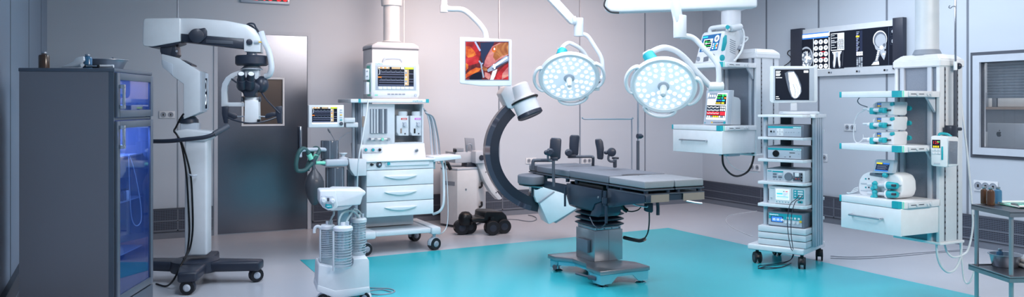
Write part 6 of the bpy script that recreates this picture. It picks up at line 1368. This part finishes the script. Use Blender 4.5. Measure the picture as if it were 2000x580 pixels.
# middle: document with a code block replaced by plain tables, then the pelvis/leg picture
b.g(fr, .36, .05, .5, .52, 's_bone', .001); b.g(fr, .363, .07, .43, .5, 's_dark', .002)
for k in range(6): b.gline(fr, [(.367, .11 + k * .065), (.4 + .02 * (k % 2), .11 + k * .065)], .012, 's_bone', .003)
b.g(fr, .363, .17, .43, .18, 's_bone', .003); b.g(fr, .363, .27, .43, .28, 's_bone', .003)
for r_ in range(7):
    for c in range(5):
        b.g(fr, .437 + c * .012, .22 + r_ * .04, .446 + c * .012, .245 + r_ * .04, 's_dark' if (r_ * 3 + c * 2) % 4 else 's_gray', .002)
b.g(fr, .36, .55, .5, 1.02, 's_dark', .001)
b.gp(fr, [(.375, .56), (.475, .55), (.47, .6), (.455, .66), (.45, .74), (.462, .84), (.462, .98), (.448, 1.0), (.437, .86), (.432, .72), (.425, .68), (.418, .72), (.412, .86), (.402, 1.0), (.385, .98), (.382, .84), (.392, .72), (.39, .64), (.378, .6)], 's_bone2', .002)
b.gp(fr, [(.39, .57), (.41, .58), (.405, .75), (.4, .95), (.39, .95), (.392, .8)], 's_white', .003); b.gp(fr, [(.44, .58), (.46, .57), (.455, .78), (.458, .95), (.447, .95), (.44, .75)], 's_white', .003)
b.gp(fr, [(.374, .555), (.476, .545), (.474, .565), (.376, .575)], 's_white', .004)
b.gline(fr, [(.49, .55), (.484, .8), (.48, .95)], .01, 's_bone3', .002)
# right: tool strip and skull side view
for k in range(14): b.g(fr, .625, .06 + k * .045, .655 - .008 * (k % 3), .085 + k * .045, 's_lav' if k % 3 else 's_gray', .002)
b.g(fr, .622, .17, .655, .21, 's_yellow', .003); b.g(fr, .66, .04, .685, .6, 's_navy', .001)
for r_ in range(2):
    for c in range(3): b.g(fr, .627 + c * .022, .6 + r_ * .055, .645 + c * .022, .645 + r_ * .055, 's_white', .003)
for r_ in range(5):
    for c in range(3): b.g(fr, .627 + c * .022, .75 + r_ * .052, .644 + c * .022, .79 + r_ * .052, 's_bone2' if (r_ + c) % 4 else 's_bone3', .003)
b.gell(fr, .855, .32, .066, .23, 's_bone', .002, 32); b.gell(fr, .857, .33, .06, .21, 's_bone3', .003, 32); b.gell(fr, .862, .35, .05, .17, 's_bone2', .0035, 28)
b.gp(fr, [(.8, .42), (.85, .55), (.9, .52), (.915, .38), (.915, .5), (.91, .6), (.915, .66), (.905, .78), (.895, .86), (.88, .8), (.868, .74), (.858, .66), (.84, .62), (.815, .56)], 's_bone2', .004)
b.gell(fr, .898, .47, .014, .04, 's_bone3', .005); b.gell(fr, .905, .6, .006, .03, 's_dark', .005); b.gell(fr, .872, .53, .018, .05, 's_white', .005, 14)
for k in range(5): b.gline(fr, [(.884 + k * .005, .68), (.884 + k * .005, .73)], .01, 's_white', .006)
b.gp(fr, [(.83, .58), (.86, .63), (.858, .72), (.845, .8), (.84, .9), (.78, .96), (.79, .9), (.815, .84), (.825, .74)], 's_bone3', .0042)
for k in range(6): b.gell(fr, .845 - k * .004, .62 + k * .045, .012, .018, 's_bone', .006, 10)
b.gp(fr, [(.775, .97), (.8, .9), (.845, .88), (.85, .97)], 's_white', .005)
b.g(fr, .955, .06, .99, .26, 's_dim', .002); b.g(fr, .958, .07, .987, .25, 's_dark', .003); b.gell(fr, .972, .14, .008, .04, 's_bone2', .004, 10); b.g(fr, .955, .3, .99, .48, 's_dim', .002); b.g(fr, .958, .31, .987, .47, 's_dark', .003); b.gell(fr, .972, .39, .007, .05, 's_bone2', .004, 10)
b.g(fr, .935, .02, .94, 1.0, 's_dim', .002)
b.build('scan_screen', wd)
for fx_ in (.37, .62, .85):
    y = dy1 - L_ * fx_
    for k, m_ in ((0, 'black'), (1, 'midgray')): MB().m(m_).lathe([(.012, 0), (.011, .008), (.001, .008)], (Xd + .01, y - k * .035, dz0 + .045), (-1, 0, 0), 16).build('switch', wd)
pr_ = PY(RX - .02)
MB().m('black').tube([pr_.p(*q) for q in ((1550, 98, 0), (1541, 99, 0), (1538, 105, 0), (1543, 110, 0), (1545, 116, 0), (1541, 122, 0), (1530, 130, 0))], .006, 8).build('display_cable', wd)

# ================================================================ EQUIPMENT CART
LF, RF, RB = onZ(1475.5, 513.8), onZ(1567.6, 525.5), onZ(1612, 509)
ang = math.atan2((RF - LF).y, (RF - LF).x); cw_ = (RF - LF).length; cd_ = .56
MK = Matrix.Translation(V((LF.x, LF.y, 0))) @ Matrix.Rotation(ang, 4, 'Z')
pc_ = PL(LF, math.degrees(ang))
kx = lambda px: (pc_.p(px, 300) - V((LF.x, LF.y, pc_.p(px, 300).z))).dot(pc_.u)
kz = lambda px, py, off=0: pc_.p(px, py, off).z
ec = thing('equipment_cart', 'tall white equipment cart on four casters with shelves and slotted post', 'equipment cart', MK @ V((cw_ / 2, cd_ / 2, 0)), ang)
xL, xR = kx(1480), kx(1572)
zb1, zb0 = kz(1500, 479), kz(1500, 490)
b = MB(MK).m('white'); b.bb((kx(1462), -.03, zb0), (cw_ + .02, cd_ + .04, zb1), .012, 3); b.build('base_platform', ec)
for x, y in ((.01, .02), (cw_ - .01, .01), (.01, cd_ - .02), (cw_ - .02, cd_ - .02)):
    p = MK @ V((x, y, 0)); caster(ec, p, .055, rz=-2.0 - x * .9, w=.026, twin=True, col='black', hub='darkgray')
top = kz(1500, 224)
def cshelf(py0, py1, nm='shelf'):
    z1, z0 = kz(1520, py0 + 1.5), kz(1520, py1 + 1.5)
    x0, x1 = xL, xR + .01; c = .03
    b = MB(MK).m('white'); b.prism([(x0, .0, z0), (x1 - c, 0, z0), (x1, c, z0), (x1, .4, z0), (x0, .4, z0)], (0, 0, z1 - z0), .003); b.build(nm, ec); return z1
zsh = [cshelf(*v) for v in ((222.5, 227.5), (266.5, 271.5), (309.5, 315), (354, 359.5), (397.5, 403.5))]
zdr0, zdr1 = zb1, kz(1500, 441)
hs = (zdr1 - zdr0) / 3
for k in range(3):
    b = MB(MK).m('offwhite'); b.bb((xL, .0, zdr0 + k * hs + .004), (xR + .01, .42, zdr0 + (k + 1) * hs - .002), .008); b.build('drawer' if k < 2 else 'drawer_top', ec)
# posts
b = MB(MK).m('lightgray'); b.cyl((xL + .045, .09, zb1), (xL + .045, .09, top - .02), .022, n=20); b.build('front_post', ec)
b = MB(MK).m('darkgray'); b.bb((xL + .09, .36, zb1), (xL + .2, .42, top - .02)); ob = b.build('rear_post', ec)
x0 = xR + .015
b = MB(MK).m('lightgray'); n = 4; y0, y1 = .16, .40
b.bb((x0, y0, zb1), (x0 + .02, y1, top + .01))
for k in range(4): b.bb((x0 + .018, y0 + k * .06 + .01, zb1), (x0 + .032, y0 + k * .06 + .045, top + .008), .004)
b.build('slotted_post', ec)
MB(MK).m('white').bb((x0 - .01, .12, top - .03), (x0 + .04, .46, top + .004), .004).build('post_cap', ec)
for z in (kz(1600, 262), kz(1600, 400), kz(1600, 440)): MB(MK).m('white').bb((x0 + .01, y1, z), (x0 + .03, y1 + .03, z + .03), .003).build('cable_clip', ec)
MB(MK).m('black').cyl((kx(1556), .42, zb1), (kx(1556), .42, top), .006).build('rear_cable', ec)
# devices on the shelves
def device(name, label, cat, zbase, px0, px1, py0, py1, dep=.36, off=.0, case='gray'):
    x0, x1 = kx(px0), kx(px1); h = kz((px0 + px1) / 2, py0) - kz((px0 + px1) / 2, py1)
    t = thing(name, label, cat, MK @ V(((x0 + x1) / 2, .03 + dep / 2, zbase)), ang)
    MB(MK).m(case).bb((x0, .03, zbase), (x1, .03 + dep, zbase + h), .008, 3).build('device_case', t)
    fr = (MK @ V((x0, .03, zbase + h)), pc_.u * (x1 - x0), V((0, 0, -h)), pc_.n.copy())
    return t, fr, (x0, x1, zbase, h)
def gknob(t, fr, x, y, r, c, nm, dp=.012):
    o, u, w, n = fr; p = o + u * x + w * y; MB().m(c).lathe([(r, 0), (r * .92, dp), (.001, dp * 1.02)], p, n, 20).build(nm, t)
def gbox(t, fr, x0, y0, x1, y1, c, nm, th=.006):
    o, u, w, n = fr; b = MB().m(c); P = [o + u * x + w * y for x, y in ((x0, y0), (x1, y0), (x1, y1), (x0, y1))]; b.prism(P, n * th, .0015); return b.build(nm, t)
t, fr, g_ = device('endoscopy_unit', 'grey rack unit with teal stripe and four-way pad, second level of the cart', 'medical device', zsh[1], 1495, 1568, 242.5, 267)
gbox(t, fr, .04, .12, .93, .94, 'lightgray', 'front_panel', .003); b = MB(); b.g(fr, .04, .12, .93, .28, 'teal', .004); b.text('maxmore', fr, .72, .25, .1, 's_white', .005, 1.2); b.build('teal_stripe', t)
gbox(t, fr, .28, .3, .46, .88, 'white', 'direction_pad', .006)
for x, y in ((.37, .4), (.37, .74), (.31, .57), (.43, .57), (.37, .57)): gknob(t, fr, x, y, .004, 'gray', 'pad_key', .009)
gknob(t, fr, .13, .55, .009, 'black', 'socket'); gbox(t, fr, .195, .48, .215, .64, 'black', 'slot')
for x in (.53, .6, .67, .74, .87): gknob(t, fr, x, .6, .004, 'midgray', 'small_key', .005)
t, fr, g_ = device('light_source', 'grey rack unit with teal stripe and large black round socket, third level of the cart', 'medical device', zsh[2], 1495, 1568, 284.5, 310)
gbox(t, fr, .04, .12, .93, .94, 'lightgray', 'front_panel', .003); b = MB(); b.g(fr, .04, .14, .93, .3, 'teal', .004); b.text('maxmore', fr, .72, .27, .1, 's_white', .005, 1.2); b.build('teal_stripe', t)
gknob(t, fr, .26, .58, .033, 'black', 'light_socket', .014); gbox(t, fr, .62, .46, .77, .51, 'black', 'slot', .005); gknob(t, fr, .64, .78, .005, 'black', 'port'); gbox(t, fr, .48, .8, .53, .84, 'darkgray', 'port', .004); gknob(t, fr, .87, .56, .004, 'midgray', 'small_key', .005)
t, fr, g_ = device('pump_unit', 'light grey rack unit with round roller pump head, fourth level of the cart', 'medical device', zsh[3], 1495, 1570, 330.5, 355, case='offwhite')
MB(MK).m('midgray').bb((g_[0] - .002, .028, g_[2] + g_[3]), (g_[1] + .002, .39, g_[2] + g_[3] + .004)).build('case_top', t)
b = MB(); b.g(fr, .16, .13, .44, .24, 'teal', .002); b.g(fr, .03, .13, .14, .2, 'teal', .002); b.g(fr, .02, .12, .45, .9, 'lightgray', .001); b.build('control_print', t)
for k in range(4): gbox(t, fr, .17 + (k % 2) * .14, .32 + (k // 2) * .22, .27 + (k % 2) * .14, .46 + (k // 2) * .22, 'gray' if k != 1 else 'offwhite', 'readout', .005)
for k in range(3): gknob(t, fr, .2 + k * .08, .82, .004, 'gray', 'small_key', .005)
gknob(t, fr, .585, .54, .04, 'gray', 'pump_head', .02); b = MB(); b.g(fr, .7, .18, .94, .9, 'gray', .001); b.build('tube_bay', t); gbox(t, fr, .76, .2, .86, .5, 'white', 'cassette', .02); gbox(t, fr, .7, .64, .9, .72, 'darkgray', 'roller', .012)
for k in range(3): gknob(t, fr, .92, .3 + k * .25, .007, 'black', 'peg', .014)
gbox(t, fr, .77, .64, .8, .72, 'red', 'mark', .013); gbox(t, fr, .84, .64, .86, .72, 'red', 'mark', .013)
t, fr, g_ = device('electrosurgery_unit', 'white unit with pale touch screen and teal socket panel, fifth level of the cart', 'medical device', zsh[4], 1499, 1571, 364.5, 399, case='offwhite')
gbox(t, fr, .18, .08, .63, .96, 'white', 'screen_surround', .012); f2 = (fr[0] + fr[3] * .013, fr[1], fr[2], fr[3]); b = MB(); b.g(f2, .22, .14, .58, .74, 's_bone', .001); b.g(f2, .24, .18, .56, .7, 'ledface', .0015); b.g(f2, .24, .36, .4, .43, 's_teal', .002); b.g(f2, .24, .55, .56, .58, 's_teal', .002); b.g(f2, .42, .24, .45, .28, 's_dark', .002); b.g(f2, .48, .24, .54, .28, 's_red', .002)
for k in range(3): b.g(f2, .42, .36 + k * .06, .54 - k * .03, .38 + k * .06, 's_lav', .002)
b.text('mxore', fr, .05, .15, .07, 'teal', .002, 1.2); b.build('touch_screen', t)
for k in range(5): gknob(t, f2, .24 + k * .08, .86, .004, 'teal', 'small_key', .004)
gbox(t, fr, .68, .12, .96, .62, 'teal', 'socket_panel', .004)
for k in range(3): gbox(t, fr, .8, .17 + k * .14, .94, .26 + k * .14, 'white', 'socket', .008); gbox(t, fr, .71, .18 + k * .14, .76, .25 + k * .14, 'palecyan', 'key', .007)
gknob(t, fr, .07, .68, .01, 'lightgray', 'power_switch', .006); gbox(t, fr, .8, .74, .93, .86, 'teal', 'socket', .006); gknob(t, fr, .87, .8, .006, 'black', 'plug', .014)
o_, u_, w_, n_ = fr
def cable_pts(s, dx): return [o_ + u_ * (s + .0) + w_ * .42 + n_ * .012, o_ + u_ * (s - .06) + w_ * .6 + n_ * .05, o_ + u_ * (s - .1) + w_ * .9 + n_ * .07]
for s_, fl in ((.84, [(1543, 400, .06), (1538, 430, .08), (1540, 460, .08), (1545, 485, .1)]), (.93, [(1553, 395, .06), (1546, 420, .08), (1545, 455, .08), (1548, 480, .1)])):
    P = [o_ + u_ * s_ + w_ * .42 + n_ * .01, o_ + u_ * (s_ - .05) + w_ * .62 + n_ * .04] + [pc_.p(*q) for q in fl]
    P += [onZ(1551 - (0 if s_ < .9 else 2), 494, .12), onZ(1543, 508, .03), onZ(1520, 514 if s_ < .9 else 517, .008), onZ(1498, 517 if s_ < .9 else 519, .008), onZ(1482, 519 if s_ < .9 else 524, .008), onZ(1484, 524, .008), onZ(1500, 525 if s_ < .9 else 522, .008), onZ(1525, 522, .008), onZ(1545, 514, .01)]
    tag(fix(MB().m('navy').tube(P, .0038, 8, 8).build('electrode_cable'), P[0]), 'dark blue cable from the teal sockets, left of the pair' if s_ < .9 else 'dark blue cable from the teal sockets, right of the pair', 'cable', 'dark cables hanging down the cart')
t, fr, g_ = device('insufflator', 'wide grey rack unit with teal display panel and yellow button, lowest on the cart', 'medical device', zdr1, 1498, 1569, 415.5, 444, dep=.38)
b = MB(); b.g(fr, .02, .1, .93, .5, 'teal', .001); b.g(fr, .02, .5, .93, .92, 'lightgray', .001); b.g(fr, .08, .3, .42, .72, 's_navy', .002); b.g(fr, .1, .34, .4, .68, 's_blue', .0025); b.text('05 05 05', fr, .13, .6, .16, 's_white', .003, 1.0); b.text('maxmore', fr, .04, .24, .1, 's_white', .003, 1.2); b.build('display_panel', t)
for k in range(4): gbox(t, fr, .52 + k * .1, .3, .58 + k * .1, .44, 'white', 'key', .005); gknob(t, fr, .5 + k * .11, .66, .013, 'white', 'dial', .012)
gknob(t, fr, .9, .55, .012, 'yellow', 'yellow_button', .008); gknob(t, fr, .04, .84, .005, 'white', 'port', .008)
# cart monitor
pcm = PL(MK @ V((.2, .12, 0)), math.degrees(ang) + 26)
pcm = PL(MK @ V((kx(1548), .14, 0)), -34)
cm = thing('medical_monitor', 'white flat monitor showing a bone X-ray on top of the equipment cart', 'monitor', MK @ V((kx(1545), .2, zsh[0])), ang)
b = MB().m('white'); b.slab(pcm, [(1504, 131), (1506, 129), (1594, 129), (1597, 131), (1597, 197), (1594, 200), (1507, 201), (1504, 198)], .04, 0, .008, 3); b.build('monitor_case', cm)
b = MB().m('lightgray'); b.slab(pcm, [(1511, 133), (1590, 133), (1590, 197), (1511, 198)], .004, .003, .001); b.build('screen_bezel', cm)
fr = frame(pcm, 1514, 135.5, 1580.5, 195.5, .005); b = MB(); b.g(fr, 0, 0, 1, 1, 's_dark', .0)
b.gp(fr, [(.28, .12), (.4, .05), (.55, .05), (.66, .22), (.76, .5), (.78, .72), (.7, .9), (.58, .97), (.48, .9), (.4, .7), (.34, .45)], 's_bone3', .001)
b.gp(fr, [(.38, .1), (.55, .08), (.66, .3), (.75, .6), (.74, .78), (.64, .93), (.54, .93), (.46, .6), (.4, .35)], 's_bone', .0015)
b.gp(fr, [(.42, .42), (.5, .5), (.56, .75), (.56, .9), (.5, .88), (.44, .65)], 's_white', .002); b.gp(fr, [(.42, .12), (.52, .1), (.6, .28), (.64, .48), (.52, .42), (.46, .3)], 's_white', .002)
b.gline(fr, [(.53, .48), (.59, .7), (.58, .9)], .012, 's_bone3', .003); b.gline(fr, [(.6, .45), (.68, .65), (.66, .85)], .012, 's_bone2', .003)
for k in range(4): b.g(fr, .02, .05 + k * .045, .16 - .02 * (k % 2), .075 + k * .045, 's_white', .002)
b.g(fr, .02, .26, .2, .28, 's_white', .002); b.g(fr, .84, .04, .97, .11, 's_white', .002); b.g(fr, .02, .88, .1, .9, 's_white', .002); b.g(fr, .02, .94, .13, .96, 's_white', .002); b.build('screen', cm)
b = MB().m('offwhite'); b.rect(pcm, 1544, 200, 1557, 216.5, .04, -.01, .006); b.build('monitor_neck', cm)
bz = zsh[0]; c_ = MK @ V((kx(1548), .17, bz)); b = MB().m('offwhite'); b.box((c_.x, c_.y, bz + .016), (.34, .2, .03), math.radians(-34), .01); b.build('monitor_foot', cm)

# ================================================================ STEEL TROLLEY (right foreground)
NC = D(1973, 413, 4.9); NL = D(1897, 397, 5.28); TZ = .9
u = V((NL.x - NC.x, NL.y - NC.y, 0)); Lt = u.length; u.normalize(); v = V((u.y, -u.x, 0))
angt = math.atan2(v.y, v.x); MT = Matrix.Translation(V((NC.x, NC.y, 0))) @ Matrix.Rotation(angt, 4, 'Z')
tr = thing('steel_trolley', 'stainless steel instrument trolley with two shelves at the right edge', 'trolley', MT @ V((.3, Lt / 2, 0)), angt)
WT = .75
mat('shelfdark', '4A4D57', .3, metal=.7)
for z, nm, e in ((TZ, 'top_shelf', 0), (.505, 'lower_shelf', .012)):
    b = MB(MT).m('shelfdark'); b.bb((-e, -e, z - .012), (WT + e, Lt + e, z - .006)); sh = b.build(nm, tr)
    b = MB(MT).m('steelh'); t_ = .012
    b.bb((-e, -e, z - .036), (WT + e, t_ - e, z)); b.bb((-e, Lt + e - t_, z - .036), (WT + e, Lt + e, z)); b.bb((-e, t_ - e, z - .036), (t_ - e, Lt + e - t_, z)); b.bb((WT + e - t_, t_ - e, z - .036), (WT + e, Lt + e - t_, z)); b.build('shelf_rim', sh)
for x, y in ((.022, .022), (.022, Lt - .022), (WT - .022, .022), (WT - .022, Lt - .022)):
    MB(MT).m('steel').cyl((x, y, .06), (x, y, TZ - .034), .013, n=20).build('leg', tr)
    p = MT @ V((x, y, 0)); caster(tr, p, .03, rz=.4, w=.014, twin=False, col='alu', hub='gray')
MB(MT).m('steel').bb((.03, .015, .2), (WT - .03, .03, .215)).build('cross_bar', tr)
def on_tr(px, py, z): return onZ(px, py, z)
ztp = TZ - .006
bottle('medicine_bottle', 'brown glass bottle behind the others at the left corner of the steel trolley', on_tr(1922, 398, ztp), .021, .115, 'brownglass', 'bottles on the trolley')
bottle('medicine_bottle', 'brown glass bottle in front of the other two on the steel trolley', on_tr(1935, 401, ztp), .0245, .118, 'brownglass', 'bottles on the trolley')
bottle('medicine_bottle', 'blue glass bottle beside the brown bottles on the steel trolley', on_tr(1949, 399, ztp), .024, .115, 'blueglass', 'bottles on the trolley')
q = on_tr(2012, 403, ztp); ty_ = thing('instrument_tray', 'pale teal tray with rolled edge at the right end of the trolley top', 'tray', q, angt)
Mq = Matrix.Translation(q) @ Matrix.Rotation(angt, 4, 'Z'); b = MB(Mq).m('tealgreen'); b.bb((-.14, -.1, .002), (.2, .12, .008), .003); b.build('tray_base', ty_)
b = MB(Mq).m('offwhite'); b.tube([(-.15, -.11, .014), (.21, -.11, .014), (.21, .13, .014), (-.15, .13, .014)], .007, 8, 1, True); b.build('tray_rim', ty_)
s_ = thing('surgical_scissors', 'small steel instrument lying in the pale teal tray', 'medical instrument', q + V((-.03, 0, .012)), 0)
Ms = Matrix.Translation(q + V((0, 0, .014))) @ Matrix.Rotation(angt + .3, 4, 'Z'); MB(Ms).m('chrome').cyl((-.1, .03, 0), (.1, -.0, .004), .004).build('blade', s_)
MB(Ms).m('darkgray').tube([(-.1 + .018 * math.cos(k), .03 + .018 * math.sin(k), .002) for k in (0, 1.05, 2.1, 3.15, 4.2, 5.25)], .004, 8, 3, True).build('finger_loop', s_)
b_ = on_tr(1963, 520, .499); ba = thing('steel_basin', 'round steel basin on the lower shelf of the trolley', 'basin', b_)
MB().m('alu').lathe([(.07, 0), (.074, .004), (.09, .075), (.1, .078), (.1, .082), (.088, .081), (.07, .008), (.001, .008)], b_, n=40).build('basin_body', ba)
bottle('medicine_bottle', 'small capped clear bottle standing inside the steel basin on the lower shelf', b_ + V((-.02, .02, .009)), .022, .105, 'blueglass')
q = on_tr(2010, 520, .499); pp_ = thing('folded_cloth', 'white folded cloth at the right end of the lower trolley shelf', 'cloth', q, angt)
MB(Matrix.Translation(q) @ Matrix.Rotation(angt, 4, 'Z')).m('white').bb((-.09, -.1, 0), (.16, .14, .03), .012, 3).bb((-.085, -.09, .03), (.15, .13, .055), .012, 3).build('cloth_fold', pp_)
# ================================================================ LIGHT + CAMERA
def area(name, loc, rot, size, power, col, sizey=None, spread=None):
    l = bpy.data.lights.new(name, 'AREA'); l.energy = power; l.color = lin(col)[:3]; l.size = size
    if sizey: l.shape = 'RECTANGLE'; l.size_y = sizey
    if spread: l.spread = math.radians(spread)
    o = bpy.data.objects.new(name, l); C.objects.link(o); o.location = loc; o.rotation_euler = rot; return o
def aim(o, tgt): o.rotation_euler = (V(tgt) - V(o.location)).to_track_quat('-Z', 'Y').to_euler()
area('unseen_ceiling_light', (3.8, 6.0, 3.25), (0, 0, 0), 2.4, 105, 'E8EEFC', 2.4)
area('unseen_ceiling_light', (4.6, 1.4, 3.2), (math.radians(38), 0, math.radians(-4)), 3.0, 210, 'FFF1E8', 1.2)  # added soft fill, unseen, tilted to brighten the front faces
area('unseen_ceiling_light', (7.3, 5.6, 3.25), (0, 0, 0), 1.4, 45, 'E4ECFA', 3.4)
area('unseen_ceiling_light', (1.0, 5.2, 3.2), (0, math.radians(-40), 0), 1.2, 130, 'DEE6F4', 2.0)
o = area('warm_wall_light', (4.9, 7.9, 3.15), (0, 0, 0), 4.6, 60, 'FFD6C4', .5, 130); aim(o, (4.7, BY, 1.0))
o = area('wall_wash', (3.4, 8.6, 3.2), (0, 0, 0), 1.6, 10, 'FFD2B8', .4, 120); aim(o, (3.4, BY, 1.3))
o = area('wall_wash', (6.9, 6.6, 3.2), (0, 0, 0), .5, 20, 'E6EEFA', 3.6, 120); o.rotation_euler = (0, math.radians(-35), 0)  # added unseen light that brightens the right wall
area('next_room_light', (RX + 1.0, 4.6, 3.2), (0, 0, 0), 1.4, 110, 'FFF4EA', 2.4)
w = bpy.data.worlds.new('w'); bpy.context.scene.world = w; w.use_nodes = True
bg = w.node_tree.nodes['Background']; bg.inputs[0].default_value = lin('9DAFC9'); bg.inputs[1].default_value = .6
cd = bpy.data.cameras.new('camera'); cam = bpy.data.objects.new('camera', cd); C.objects.link(cam)
cam.location = CAM; cam.rotation_euler = (PI / 2, 0, -YAW); cd.sensor_width = 36; cd.lens = 36 * FPX / 2000; cd.shift_y = -(290 - HY) / 2000
bpy.context.scene.camera = cam
sc = bpy.context.scene; sc.view_settings.view_transform = 'Standard'; sc.view_settings.look = 'None'; sc.view_settings.exposure = .12
sc.cycles.use_denoising = True; sc.cycles.max_bounces = 6; sc.cycles.transparent_max_bounces = 12; sc.cycles.caustics_reflective = False; sc.cycles.caustics_refractive = False
